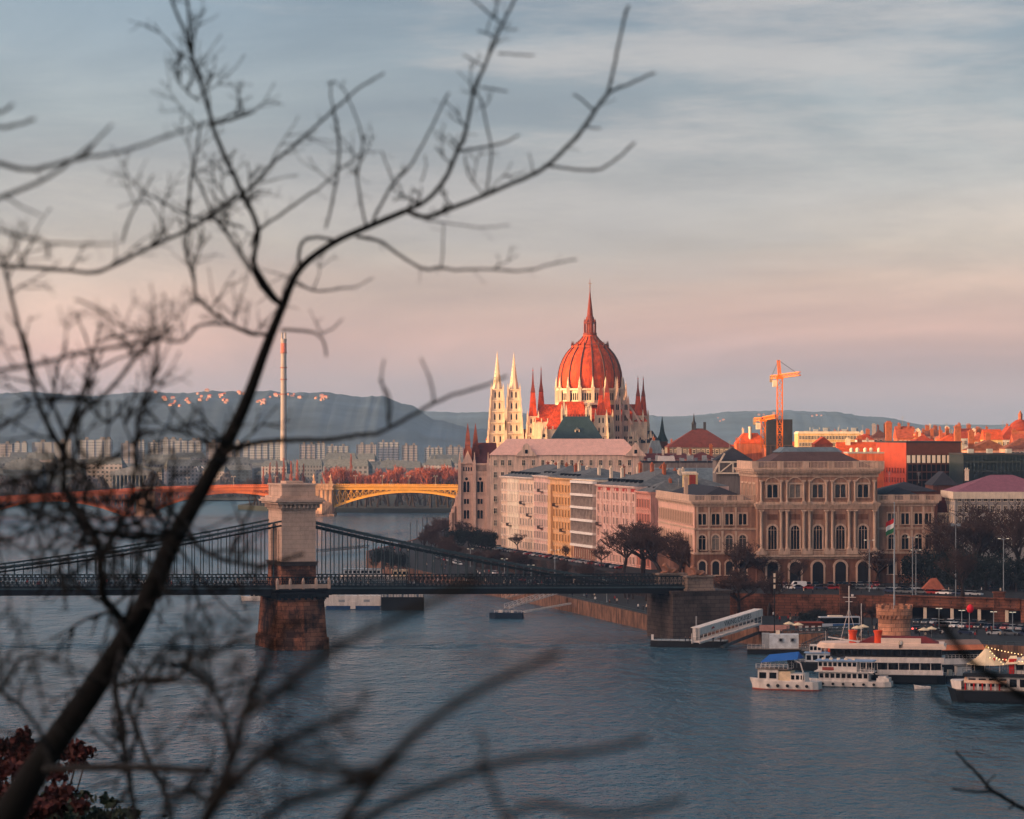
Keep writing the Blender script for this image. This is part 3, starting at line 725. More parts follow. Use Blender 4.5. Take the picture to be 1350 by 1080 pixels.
# crossing block under the dome with steep roofs
def steep(px0, px1, y0, y1, ytop, ybase, m, ridge_px=None, name='roof', D=PD, mwall=None, zb=25):
    x0, x1 = XX(px0, D), XX(px1, D); mb = pmb(); z0, z1 = ZZ(ybase, D), ZZ(ytop, D)
    r0, r1 = ridge_px or (px0+4, px1-4); ym = (y0+y1)/2
    mb.add([(x0,y0,z0),(x1,y0,z0),(x1,y1,z0),(x0,y1,z0),(XX(r0,D),ym-2,z1),(XX(r1,D),ym-2,z1),(XX(r1,D),ym+2,z1),(XX(r0,D),ym+2,z1)], [(0,1,5,4),(1,2,6,5),(2,3,7,6),(3,0,4,7),(4,5,6,7),(3,2,1,0)], 0)
    mb.box(x0+.3,x1-.3,y0+.3,y1-.3,zb,z0-.02,1)
    for k in range(int((x1-x0)/3)): mb.box(x0+1+k*3-.25,x0+1+k*3+.25,y0-.1,y0+.3,z0-.5,z0+1.6,1)
    return mb.build(name, [m, mwall or par_w], PAR)
steep(703, 853, PD-8, PD+14, 533, 556, par_r, (716, 838), zb=20)
steep(717, 771, PD-34, PD-8, 530, 566, par_r, (737, 768), zb=20)
steep(640, 720, PD-4, PD+16, 566, 580, par_r, (650, 712), zb=20)
steep(800, 870, PD-10, PD+10, 568, 584, slate_d, (806, 860), zb=20)
def gtower(px, ytip, ybody, ybase, wb, mbody, mspire, D=PD, yoff=0, tiers=3, slender=.5, lab=None, turrets=True):
    "gothic tower: stepped square body with buttresses and openings, corner pinnacles and a tall spire"
    x = XX(px, D); y = D+yoff; zt, zb_, z0 = ZZ(ytip, D), ZZ(ybody, D), ZZ(ybase, D); h = wb/2; mb = pmb()
    lv = (zb_-z0)/tiers
    for k in range(tiers):
        hh = h*(1+.13*(tiers-1-k)); za = z0+lv*k
        mb.box(x-hh*.86,x+hh*.86,y-hh*.86,y+hh*.86,za,za+lv); mb.box(x-hh,x+hh,y-hh,y+hh,za+lv-.5,za+lv)
        for sx_ in (-1,1):
            for sy_ in (-1,1):
                mb.box(x+sx_*hh*.95-.4,x+sx_*hh*.95+.4,y+sy_*hh*.95-.4,y+sy_*hh*.95+.4,za,za+lv+.8)
                mb.lathe([(.42,za+lv+.8),(.05,za+lv+3.0)], x+sx_*hh*.95, y+sy_*hh*.95, 4, 0, PI/4)
        for c in (-.32, .32):
            zc = za+lv*.22; mb.xz([(x+c*hh-.34,zc),(x+c*hh+.34,zc),(x+c*hh+.34,za+lv*.66),(x+c*hh,za+lv*.8),(x+c*hh-.34,za+lv*.66)], y-hh*.86-.06, y-hh*.86, 1)
            o = [(x-hh*.86-.06,y+c*hh-.34,zc),(x-hh*.86-.06,y+c*hh-.34,za+lv*.66),(x-hh*.86-.06,y+c*hh,za+lv*.8),(x-hh*.86-.06,y+c*hh+.34,za+lv*.66),(x-hh*.86-.06,y+c*hh+.34,zc)]
            mb.add(o, [(0,1,2,3,4)], 1)
    t = mb.build('spire_tower', [mbody, dark_open], PAR, label=lab)
    mb = pmb(); hs_ = h*.78
    n_ = 8 if slender < .6 else 4
    pf = [(hs_*1.1,zb_),(hs_*.8,zb_+(zt-zb_)*.22),(hs_*.5,zb_+(zt-zb_)*.5),(.12,zt-1.2),(.05,zt)] if n_ == 8 else [(hs_*1.35,zb_),(hs_*.95,zb_+(zt-zb_)*.3),(hs_*.72,zb_+(zt-zb_)*.47),(hs_*.78,zb_+(zt-zb_)*.48),(hs_*.34,zb_+(zt-zb_)*.66),(.14,zt-1.2),(.05,zt)]
    mb.lathe(pf, x, y, n_, 0, PI/n_)
    if n_ == 4:
        for f_ in range(len(mb.f)):
            if f_ >= 12: mb.m[f_] = 1
    mb.lathe([(.1,zt-2),(.4,zt-1.7),(.1,zt-1.4)], x, y, 6)
    if n_ == 8:
        for k in range(7):
            z_ = zb_+(zt-zb_)*(.2+.1*k); r = hs_*(1-.12-.11*k)*.95
            for q in range(4): a = PI/4+q*PI/2; mb.box(x+r*math.cos(a)-.16,x+r*math.cos(a)+.16,y+r*math.sin(a)-.16,y+r*math.sin(a)+.16,z_-.2,z_+.35)
    mb.build('spire', [mspire, par_sp], t)
    return t
for px, yt in ((655.5,463),(677.5,464.5)):
    gtower(px, yt, 513, 586, 6.2, par_w, par_w, tiers=5, lab='white openwork spire of the twin pair at the left')
for px, yt, yo in ((702.5,484,-3),(713.5,482,6)):
    gtower(px, yt, 549, 586, 5.6, par_w, par_r, tiers=3, slender=1, yoff=yo, lab='red spired tower left of the dome')
for px, yt, yo in ((790,494,-30),(798.5,486,-20),):
    gtower(px, yt, 548, 586, 5.6, par_w, par_r, tiers=3, slender=1, yoff=yo, lab='red spired tower before the dome')
for px, yt, yo in ((840.5,495,-5),(849,495,8)):
    gtower(px, yt, 548, 586, 5.0, par_w, par_r, tiers=3, slender=1, yoff=yo, lab='red spired tower right of the dome')
for px, yt, yo in ((812.5,497,-16),(824,503,-12)):
    gtower(px, yt, 530, 586, 2.6, par_p, par_p, tiers=4, yoff=yo, lab='slim stone pinnacle tower right of the dome')
for px, yt, yo in ((742,528,-34),(773.5,528,-34),(716,556,-36),(830,560,-14),(836,566,-14),(857,566,-6)):
    gtower(px, yt, yt+14, 586, 2.4, par_w, par_w, tiers=2, yoff=yo, lab='small stone turret')
# flying buttresses on the right
mb = pmb()
for px, yo in ((812.5,-14),(824,-11)):
    mb.bar((XX(px),PD+yo,ZZ(528)),(XX(px+20),PD+yo,ZZ(560)),.9,1.1)
mb.build('flying_buttress', par_p, PAR)
# south pavilion, facing the camera
SD = 1420.0; x0, x1 = XX(607, SD), XX(644, SD); xm = (x0+x1)/2
zt = ZZ(611, SD); xe_ = XX(656, SD)
mb = pmb(); mb.box(x0, x1, SD, SD+26, 4, zt); mb.box(x1, xe_, SD+.8, SD+26, 4, ZZ(613, SD)); 
for px in (605, 624.5, 642.5): x = XX(px+1, SD); mb.box(x-.75,x+.75,SD-1.1,SD,4,zt+.3); mb.box(x-.55,x+.55,SD-.8,SD,zt+.3,zt+1.6); mb.lathe([(.6,zt+1.6),(.05,zt+5.4)], x, SD-.4, 4, 0, PI/4)
for zz in (ZZ(651,SD), ZZ(625,SD), ZZ(668,SD)): mb.box(x0-.1,x1+.1,SD-.35,SD,zz,zz+.4)
mb.build('south_pavilion', par_p, PAR)
mb = pmb()
for k in range(14): x = x0+7.4+k*.42; mb.box(x-.09,x+.09,SD-.4,SD-.15,zt-3.4,zt-.7)
mb.box(x0+7.0,x1,SD-.45,SD-.1,zt-.7,zt-.2)
mb.xz([(x0+.7,zt-.2),(x0+6.1,zt-.2),(x0+3.4,ZZ(594,SD))], SD-.8, SD+.2)
mb.build('gable_parapet', par_p, PAR)
def pwin(kind, w_, h, px, py):
    me = win(kind, w_, h, par_p, GLD, d=.3)
    put(me, 'window', PAR, loc=(XX(px,SD)-PO.x, SD-PO.y-.01, ZZ(py,SD)-PO.z))
for px in (615.0, 633.0):
    pwin('twin', 3.2, 5.0, px, 649); pwin('twin', 2.6, 2.4, px, 664.5); pwin('twin', 2.8, 4.0, px, 684)
    o = MB().lathe([(.75,0),(.75,.08)], 0,0,10); me = o.mesh('rose_window', GLD); q = put(me, 'rose_window', PAR, loc=(XX(px,SD)-PO.x, SD-PO.y-.0, ZZ(631.5,SD)-PO.z)); q.rotation_euler = (PI/2,0,0)
mb = pmb()
for k in range(4): x = x0+1.6+k*1.15; mb.box(x-.3,x+.3,SD-.06,SD,ZZ(621,SD),ZZ(616,SD))
for k in range(13): x = x0+7.2+k*.45; mb.box(x-.12,x+.12,SD-.06,SD,ZZ(621,SD),ZZ(614,SD))
mb.build('slit_openings', GLD, PAR)
# roof of the pavilion and its two brown spires
mb = pmb(); mb.add([(XX(619,SD),SD+4,zt-1),(XX(657,SD),SD+4,zt-1),(XX(657,SD),SD+24,zt-1),(XX(619,SD),SD+24,zt-1),(XX(623,SD),SD+12,ZZ(584,SD)),(XX(654,SD),SD+12,ZZ(584,SD))],[(0,1,5,4),(1,2,5),(2,3,4,5),(3,0,4)])
mb.build('roof', tile_d, PAR)
for px, yo in ((616.5,5),(626.5,9)):
    mb = pmb(); x = XX(px,SD); mb.box(x-2.0,x+2.0,SD+yo-2,SD+yo+2,zt-2,ZZ(598,SD)); 
    for q in range(4): a = PI/4+q*PI/2; mb.lathe([(.4,ZZ(600,SD)),(.04,ZZ(590,SD))], x+2.5*math.cos(a), SD+yo+2.5*math.sin(a), 4)
    mb.lathe([(2.6,ZZ(598,SD)),(1.7,ZZ(588,SD)),(1.9,ZZ(587,SD)),(1.2,ZZ(573,SD)),(.1,ZZ(558,SD))], x, SD+yo, 4, 0, PI/4); mb.build('spire', mat('brown_spire', (120,62,48), var=.3), PAR)
# stepped riverside buttress wing, left of the pavilion
mb = pmb()
for px, py, wd in ((602.5,655,5),(599,668,5),(595.5,676,5)): x = XX(px,SD); mb.box(x-wd*.2,x+wd*.2,SD+1,SD+5,4,ZZ(py,SD)); mb.lathe([(.8,ZZ(py,SD)),(.05,ZZ(py-6,SD))], x, SD+2, 4, 0, PI/4)
mb.box(XX(592,SD),XX(606,SD),SD+2,SD+120,4,ZZ(680,SD))
mb.build('river_arcade', par_p, PAR)
mb = pmb(); mb.box(XX(606,SD)+.3, 60, SD+26, SD+150, 4, ZZ(618,SD)); mb.add([(XX(608,SD),SD+26,ZZ(618,SD)),(60,SD+26,ZZ(618,SD)),(60,SD+150,ZZ(618,SD)),(XX(608,SD),SD+150,ZZ(618,SD)),(XX(620,SD),SD+40,ZZ(600,SD)),(55,SD+40,ZZ(600,SD)),(55,SD+140,ZZ(600,SD)),(XX(620,SD),SD+140,ZZ(600,SD))],[(0,1,5,4),(1,2,6,5),(2,3,7,6),(3,0,4,7),(4,5,6,7)],1)
mb.build('river_wing', [par_p, tile_d], PAR)
# ---------------- the large neo-renaissance palace on the square
AC = thing('academy_palace', 'large neo-renaissance palace of brown stone with arched windows and a taller middle block', 'palace', (XP(1078,945), 945, ZS), math.radians(5.6))
ac_w = mat('palace_stone', (172,132,110), rough=.9, var=.2, sc=.25, streak=.4)
ac_l = mat('palace_trim', (208,176,152), rough=.85, var=.12, sc=.4, streak=.3)
ac_d = mat('palace_rusticated_base', (128,88,70), rough=.9, var=.25, sc=.4, streak=.4)
ac_p = mat('palace_side_render', (222,178,158), rough=.9, var=.1, sc=.25, streak=.15)
A = lambda y: (765.9-y)/4.233      # photograph row -> height above the street at the facade
hw = 18.9
def cornice(parent, x0, x1, y, z, steps, m, wrap=None, name='cornice'):
    mb = MB()
    zz = z
    for (out_, h) in steps:
        mb.box(x0-out_, x1+out_, y-out_, (wrap if wrap is not None else y+.4)+(out_ if wrap is not None else 0), zz, zz+h); zz += h
    mb.build(name, m, parent); return zz
# middle block
mb = MB(); mb.box(-hw, hw, 0, 32, -.5, A(620)); mb.build('middle_block', ac_w, AC)
mb = MB(); mb.box(-hw-.25, hw+.25, -.3, 32.2, -.5, A(733)); mb.build('rusticated_base', ac_d, AC)
cornice(AC, -hw, hw, 0, A(733), [(.4,.3),(.55,.45),(.35,.25)], ac_l, 32)
cornice(AC, -hw, hw, 0, A(667), [(.3,.5),(.5,.3),(.7,.5),(1.0,.35),(.4,.5)], ac_l, 32)
zc = cornice(AC, -hw, hw, 0, A(625), [(.3,1.0),(.6,.35),(.9,.4),(1.5,.5),(1.7,.35)], ac_l, 32)
mb = MB()
for k in range(54): x = -hw-.6+k*(2*hw+1.2)/53; mb.box(x-.16,x+.16,-1.35,-.6,zc-1.55,zc-.9)
for k in range(44): y = 0+k*32/43; mb.box(-hw-1.35,-hw-.6,y-.16,y+.16,zc-1.55,zc-.9)
mb.build('dentils', ac_l, AC)
bays = [-14.3, -7.15, 0, 7.15, 14.3]
# parapet with balustrades
def balustrade(parent, x0, x1, y, z, h, nposts, m, d=.5):
    mb = MB(); mb.box(x0,x1,y,y+d,z,z+.25); mb.box(x0,x1,y-.05,y+d+.05,z+h-.3,z+h)
    n_ = int((x1-x0)/.45)
    for k in range(n_): x = x0+(k+.5)*(x1-x0)/n_; mb.box(x-.11,x+.11,y+.12,y+d-.12,z+.25,z+h-.3)
    for k in range(nposts): x = x0+(x1-x0)*k/(nposts-1); mb.box(x-1.0,x+1.0,y-.1,y+d+.1,z,z+h+.06)
    return mb.build('balustrade', m, parent)
zp = balustrade(AC, -hw-1, hw+1, -1.0, zc, 2.3, 6, ac_l)
mb = MB(); mb.box(-hw-1, -hw-.4, -1, 32, zc, zc+2.3); mb.box(hw+.4, hw+1, -1, 32, zc, zc+2.3); mb.build('parapet', ac_l, AC)
hip_roof(-hw+1, hw-1, 1, 31, zc+.4, zc+5.2, 0, flat=9).build('roof', mat('palace_roof', (84,64,60), var=.2, sc=.4), AC)
hip_roof(-9, 9, 11, 21, zc+5.0, zc+6.6, 1.2, flat=2).build('roof_lantern', zinc, AC)
# windows of the middle block
tall = win('arch', 2.7, (714-683)/4.233, ac_l, GL, t=.5, d=.35, mull=2)
upper = win('twin', 3.6, (650-633)/4.233, ac_l, GL, t=.35, d=.35)
door = win('arch', 3.5, (764-735)/4.233, ac_l, dark_open, t=.55, d=.3, mull=0, sill=False)
wrow(AC, tall, bays, A(720), -.01); wrow(AC, upper, bays, A(652), -.01)
wrow(AC, door, bays, .1, -.31, name='doorway')
# rounded arch hood over the pairs of the upper floor, and relief panels
for bx in bays:
    mb = MB(); n_ = 10; zc0 = A(635)
    for k in range(n_):
        a0, a1 = PI*k/n_, PI*(k+1)/n_; r0, r1 = 2.15, 2.45
        mb.xz([(bx+r0*math.cos(a0),zc0+r0*math.sin(a0)),(bx+r1*math.cos(a0),zc0+r1*math.sin(a0)),(bx+r1*math.cos(a1),zc0+r1*math.sin(a1)),(bx+r0*math.cos(a1),zc0+r0*math.sin(a1))], -.35, .02)
    mb.build('arch_hood', ac_l, AC)
    mb = MB(); mb.box(bx-1.6,bx+1.6,-.12,0,A(681),A(674)); mb.build('relief_panel', ac_d, AC)
def column(x, z0, z1, r, y=-.75):
    mb = MB(); mb.box(x-r*1.5,x+r*1.5,y-r*1.5,y+r*1.5,z0,z0+.7); mb.lathe([(r*1.2,z0+.7),(r,z0+1.1),(r*.86,z1-1.2),(r*1.25,z1-.5)], x, y, 10)
    mb.box(x-r*1.45,x+r*1.45,y-r*1.45,y+r*1.45,z1-.5,z1); mb.build('column', ac_l, AC)
for bx in [-17.9,-10.73,-3.58,3.58,10.73,17.9]:
    for q in ((-.95,.95) if abs(bx) < 17 else (0,)):
        column(bx+q, A(722), A(668), .5)
        if True: column(bx+q, A(660), A(629), .38, -.55)
mb = MB()
for bx in [-17.9,-10.73,-3.58,3.58,10.73,17.9]:
    mb.box(bx-1.7,bx+1.7,-1.5,0,A(727),A(722)); 
mb.box(-hw,hw,-1.35,0,A(730),A(728)); mb.build('pedestals', ac_l, AC)
for bx in bays:
    mb = MB(); z0 = A(728); mb.box(bx-1.9,bx+1.9,-1.3,-1.05,z0+1.1,z0+1.35)
    for k in range(9): x = bx-1.7+k*.42; mb.box(x-.09,x+.09,-1.25,-1.1,z0,z0+1.1)
    mb.build('window_balustrade', ac_l, AC)
# side wall of the middle block
for yy in (5, 12, 19, 26):
    put(upper, 'window', AC, loc=(-hw-.01, yy, A(652)), rz=-PI/2)
# wings
for sgn in (-1, 1):
    a, b_ = (-38.2, -hw) if sgn < 0 else (hw, 37.8)
    y0 = 3.0; y1 = 80 if sgn < 0 else 34
    mb = MB(); mb.box(a, b_, y0, y1, -.5, A(661)); WG = mb.build('wing', ac_w, AC)
    mb = MB(); mb.box(a-.22, b_+(.22 if sgn>0 else 0), y0-.25, y1, -.5, A(727)); mb.build('rusticated_base', ac_d, AC)
    xa, xb = (a, b_-.02) if sgn < 0 else (a+.02, b_)
    for z_, st in ((A(727), [(.3,.3),(.45,.35)]), (A(695), [(.25,.35),(.4,.3)]), (A(664), [(.3,.6),(.7,.35),(1.1,.45),(1.25,.3)])):
        mb = MB(); zz = z_
        for o_, h in st:
            mb.box(xa-(o_ if sgn < 0 else 0), xb+(o_ if sgn > 0 else 0), y0-o_, y1, zz, zz+h); zz += h
        mb.build('cornice', ac_l, AC)
    ztop = zz
    balustrade(AC, xa-(1 if sgn<0 else 0), xb+(1 if sgn>0 else 0), y0-.8, ztop, 1.9, 5, ac_l)
    xs_ = [x_ for x_ in ((px-1078)/4.233 for px in ((926,944,962,980) if sgn < 0 else (1180,1198,1216,1230)))]
    wrow(AC, win('twin', 2.7, 3.4, ac_l, GL, t=.25, d=.3), xs_, A(688), y0-.01)
    wrow(AC, win('arch', 2.2, 4.6, ac_l, GL, t=.4, d=.3, mull=1), xs_, A(721), y0-.01)
    wrow(AC, win('arch', 2.2, 4.3, ac_l, dark_open, t=.4, d=.25, mull=0), xs_, A(754), y0-.26)
    mb = MB()
    for x_ in [a+.8]+[(p+q)/2 for p, q in zip(xs_, xs_[1:])]+([b_-.8] if sgn > 0 else []):
        mb.box(x_-.35,x_+.35,y0-.3,y0,A(727)+.65,A(696)); mb.box(x_-.3,x_+.3,y0-.28,y0,A(693),A(664.5))
    mb.build('pilasters', ac_l, AC)
    hip_roof(a, b_ if sgn > 0 else b_, y0+1, y1-1, ztop+.3, ztop+4.2, -.6).build('roof', slate_d, AC)
    if sgn < 0:   # long river side, rendered pale pink above the stone
        mb = MB(); mb.box(a-.12, a, y0+.2, y1, A(727), A(664)); mb.build('river_side', ac_p, AC)
        mb = MB(); mb.box(a-1.0, a-.4, y0-.8, y1, ztop, ztop+1.9); mb.build('parapet', ac_l, AC)
        ys_ = lins(y0+2, y1-2, 14)
        wrow(AC, win('twin', 2.7, 3.4, ac_l, GL, t=.25, d=.3), ys_, A(688), a-.13, 'L')
        wrow(AC, win('arch', 2.2, 4.6, ac_l, GL, t=.4, d=.3, mull=1), ys_, A(721), a-.13, 'L')
        chimney(AC, a+3, 40, ztop, ztop+6.4, 1.2, 1.2, ac_l)
# ---------------- riverside apartment houses, their fronts turned to the water
RA, RB = Vector((47.6,1040,0)), Vector((-8.4,1250,0)); RL = (RB-RA).length
RZ = math.atan2(-.966, .258)
def tau(px): k = (px-675)/F; return (47.6-1040*k)/(56+210*k)
def row_house(name, label, pxa, pxb, h, d, wm_, roofm, floors, cols, rh=4, roof='hip', frame=None, dorm=0, loggia=False, balc=(), trimm=None):
    t1, t0 = tau(pxa), tau(pxb)          # t0 nearer the camera
    p = RA+(RB-RA)*t1; W = (t1-t0)*RL
    o = thing(name, label, 'apartment house', (p.x, p.y, ZS), RZ)
    fr = frame or cream; tr = trimm or fr
    mb = MB(); mb.box(0.02, W-.02, 0, d, -1, h); mb.build('wall', wm_, o)
    fh = (h-1.5)/floors
    mb = MB(); mb.box(-.0, W, -.5, d+.0, h-.6, h-.2); mb.box(.01, W-.01, -.9, d-.1, h-.2, h+.15); mb.build('cornice', tr, o)
    for k in (1, floors-1):
        MB().box(.03, W-.03, -.3, 0, k*fh+.3, k*fh+.65).build('string_course', tr, o)
    if roof == 'hip': hip_roof(0, W, 0, d, h+.15, h+rh, .1).build('roof', roofm, o)
    elif roof == 'gable': gable_roof(0, W, 0, d, h+.15, h+rh, 'x', .02).build('roof', roofm, o)
    else:
        MB().box(.3, W-.3, .3, d-.3, h+.15, h+.4).build('roof', roofm, o)
    rr_ = random.Random(int(pxa)); 
    for k in range(int(W/9)+1): chimney(o, rr_.uniform(1.5,W-1.5), rr_.uniform(d*.3,d*.75), h+.5, h+rh*.7+rr_.uniform(1,2.4), rr_.choice((.9,1.4,2.0)), .9, rr_.choice((brickm, cream)))
    for k in range(int(W/12)+1): antenna(o, rr_.uniform(1,W-1), rr_.uniform(d*.3,d*.7), h+rh*.5, rr_.uniform(2.5,5))
    if roof == 'hip':
        for k in range(int(W/6)):
            x_ = 3+(W-6)*(k+.5)/max(1,int(W/6)); MB().box(x_-.5,x_+.5,2.6,4.2,h+.3+rh*.16,h+.62+rh*.3).build('skylight', GL, o)
    wnd = win('rect', 1.4, fh*.56, fr, GL, t=.2, d=.34)
    for f in range(floors):
        if loggia and f > 0: continue
        wrow(o, wnd, lins(.6, W-.6, cols), f*fh+fh*.22, -.01)
    for f, x_ in balc:
        mb = MB(); z = f*fh+.3; xa = x_*W; mb.box(xa-2,xa+2,-1.5,0,z-.25,z); mb.box(xa-2,xa+2,-1.5,-1.4,z+.9,z+1)
        for k in range(14): mb.box(xa-1.95+k*.3-.03,xa-1.95+k*.3+.03,-1.48,-1.42,z,z+.9)
        for s_ in (-1.95,1.9): mb.box(xa+s_,xa+s_+.06,-1.4,0,z+.9,z+1)
        mb.build('balcony', mat('balcony_iron', (60,48,44)), o)
    return o, W, fh
H = {}
o, W, fh = row_house('apartment_house', 'pinkish red corner house just left of the long palace side, behind bare trees', 839, 858, 26.5, 26, wallm('salmon_render', (206,148,132)), slate, 5, 5, balc=((2,.5),(3,.5)), frame=wallm('salmon_trim', (228,160,140)))
o, W, fh = row_house('apartment_house', 'broad pink house with red panels under its eaves and a large grey roof', 787, 839, 28, 34, wallm('rose_render', (220,178,164)), slate, 6, 12, rh=6, frame=wallm('rose_trim', (236,200,184)), balc=((3,.1),(3,.7)))
rp = MB()
for k in range(5): rp.box(2+k*10,7+k*10,-.16,0,26.2,27.3)
rp.build('red_panels', mat('red_panel', (168,58,48)), o)
mb = MB()
for k in range(9): x = .6+k*(W-1.2)/8; mb.box(x-.35,x+.35,-.38,0,fh,27)
mb.build('pilasters', wallm('rose_trim', (236,200,184)), o)
for k in range(3): chimney(o, 8+k*14, 14, 30, 35.5, 1.8, 1)
o, W, fh = row_house('apartment_house', 'modern concrete house with white floor bands and open loggias between orange and pink houses', 757, 787, 29.5, 28, wallm('grey_render', (150,128,118)), zinc, 6, 5, roof='flat', loggia=True)
wb = mat('white_concrete', (228,222,214), var=.08)
for f in range(1, 7):
    MB().box(.1, W-.1, -1.7, 0, f*fh+.2, f*fh+1.1).build('floor_band', wb, o)
for k in range(8):
    x = .3+k*(W-.9)/7; MB().box(x, x+.3, -1.5, 0, fh+1.1, 29.2).build('partition', mat('partition_concrete', (176,160,150)), o)
wl = win('rect', 2.2, 2.0, wb, GL, t=.15, d=.12)
for f in range(1, 6): wrow(o, wl, lins(1, W-1, 7), f*fh+1.3, -.01)
mb = MB()
for k in range(11): mb.box(.6+k*(W-1.2)/10-.25,.6+k*(W-1.2)/10+.25,-1.2,-.8,0,fh)
mb.build('ground_floor_fins', wallm('fin_concrete', (190,140,118)), o)
o, W, fh = row_house('apartment_house', 'orange rendered house between the white banded house and the paler houses', 725, 757, 29.5, 28, wallm('orange_render', (228,180,132), var=.08), slate, 6, 8, frame=wallm('orange_trim', (240,186,126)), balc=((4,.3),(2,.6)))
MB().box(.2, 4.5, -1.0, 0, 0, 27).build('corner_bay', wallm('orange_render', (228,180,132)), o)
o, W, fh = row_house('apartment_house', 'narrow dusty pink house left of the orange one', 704, 725, 30, 28, wallm('dusty_pink_render', (222,184,170)), slate, 6, 6, frame=wallm('pale_trim', (236,214,200)), balc=((2,.5),(5,.5)))
o, W, fh = row_house('apartment_house', 'pale cream and ivory house at the far left end of the riverside row', 661, 704, 29, 30, wallm('ivory_render', (236,206,180)), slate, 6, 12, rh=5, frame=wallm('ivory_trim', (240,222,206)), balc=((2,.3),(4,.7),(3,.9)))
MB().box(W*.2, W*.55, -.14, 0, 0, 28.2).build('ivory_panel', wallm('light_ivory', (240,224,198)), o)
# the block behind with a pale pink roof and shaped gables
o = thing('apartment_block', 'long pale block with light pink roof and shaped gables, behind the cream riverside house', 'apartment block', (XP(646,1262), 1262, ZS))
W = 62
MB().box(0, W, 0, 38, -1, ZP(600,1262)-ZS).build('wall', wallm('buff_render', (228,196,174)), o)
ze = ZP(600,1262)-ZS
mb = MB(); mb.add([(-.4,-.5,ze),(W+.4,-.5,ze),(W+.4,38.5,ze),(-.4,38.5,ze),(7,7,ze+6.6),(W-6,7,ze+6.6),(W-6,31,ze+6.6),(7,31,ze+6.6)],[(0,1,5,4),(1,2,6,5),(2,3,7,6),(3,0,4,7),(4,5,6,7)])
mb.build('roof', mat('pale_pink_roof', (222,176,160), var=.1), o)
for px in (694, 838):
    x = XP(px,1262)-XP(646,1262); mb = MB()
    mb.xz([(x-4.5,ze-.5),(x+4.5,ze-.5),(x+3.6,ze+.8),(x+2,ze+2.2),(x+1.2,ze+4.2),(x,ze+5),(x-1.2,ze+4.2),(x-2,ze+2.2),(x-3.6,ze+.8)], -.9, 1, 0)
    mb.lathe([(.9,0),(.9,.1)], 0, 0, 8) if False else mb.box(x-.6,x+.6,-.98,-.9,ze+.6,ze+2.2,1)
    mb.build('gable', [wallm('buff_render', (228,196,174)), GLD], o)
wb2 = win('rect', 1.2, 2.2, cream, GL)
for f in range(7): wrow(o, wb2, [2.2, 5.2, 8.2], 3+f*5, -.01)
for f in (5, 6): wrow(o, wb2, lins(12, W-2, 12), 3+f*5, -.01)
wrow(o, wb2, lins(2, 30, 7), ze-4, 0-.01, 'L')
# dark mansard in front of the dome
o = thing('mansard_house', 'house with a steep dark blue-green mansard roof below the red dome', 'house', (XP(728,1335), 1335, ZS))
w2 = XP(794,1335)-XP(728,1335); zb = ZP(578,1335)-ZS; zt_ = ZP(549,1335)-ZS
MB().box(0,w2,0,20,-1,zb).build('wall', wallm('buff_render', (228,196,174)), o)
mb = MB(); mb.add([(-.3,-.3,zb),(w2+.3,-.3,zb),(w2+.3,20.3,zb),(-.3,20.3,zb),(5.6,5,zt_),(w2-6,5,zt_),(w2-6,15,zt_),(5.6,15,zt_)],[(0,1,5,4),(1,2,6,5),(2,3,7,6),(3,0,4,7),(4,5,6,7)]); mb.build('roof', mat('blue_green_roof', (40,62,70), var=.2), o)
dormer(o, w2*.5, 1.2, zb+.6, 2.2, 3.2, 3, cream, slate, None)
mb = MB()
for k in range(9): mb.box(5.8+k*(w2-12)/8-.12,5.8+k*(w2-12)/8+.12,4.9,5.1,zt_,zt_+.9)
mb.box(5.6,w2-6,4.9,5.1,zt_+.5,zt_+.7); mb.build('roof_cresting', iron_dark, o)
# ---------------- retaining wall of the upper street
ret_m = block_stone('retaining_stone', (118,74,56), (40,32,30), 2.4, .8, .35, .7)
ret_d = block_stone('dark_retaining_stone', (56,44,40), (24,24,26), 2.4, .8, .5, .8)  # darker stone for the stretch below the house row
strip_wall(UP[3:6], ZQ-.2, ZS+.9, .8, 'retaining_wall', ret_m, 'reddish stone retaining wall between lower quay and upper street, left of the viaduct', 'wall')
strip_wall(UP[5:], ZQ-.2, ZS+.6, .8, 'retaining_wall', ret_d, 'dark retaining wall below the riverside house row', 'wall')
strip_wall(UP[:3], ZQ-.2, ZS+1.0, .8, 'retaining_wall', ret_m, 'reddish stone retaining wall at the far right, past the dark viaduct opening', 'wall')
V = thing('street_viaduct', 'stone fronted viaduct with a dark opening over the parked cars at the right', 'viaduct', (0,0,0))
va, vb = Vector((141,841,0)), Vector((106,862,0)); dv = (vb-va).normalized(); nv = Vector((-dv.y, dv.x, 0))
mb = MB(); mb.bar(va+Vector((0,0,9.0)), vb+Vector((0,0,9.0)), .9, 3.0); mb.bar(va+nv*.3+Vector((0,0,10.7)), vb+nv*.3+Vector((0,0,10.7)), 1.3, .35); mb.bar(va+nv*.3+Vector((0,0,8.1)), vb+nv*.3+Vector((0,0,8.1)), 1.1, .3)
mb.build('parapet_beam', ret_m, V)
for k in range(5):
    p = va+(vb-va)*((k+.5)/5); MB().box(p.x-.4,p.x+.4,p.y-.4,p.y+.4,ZQ,7.6).build('pillar', cream, V)
b0, b1 = va-nv*9, vb-nv*9; MB().bar(b0+Vector((0,0,6.6)), b1+Vector((0,0,6.6)), .4, 5.4).build('back_wall', mat('underpass_wall', (40,40,42)), V)
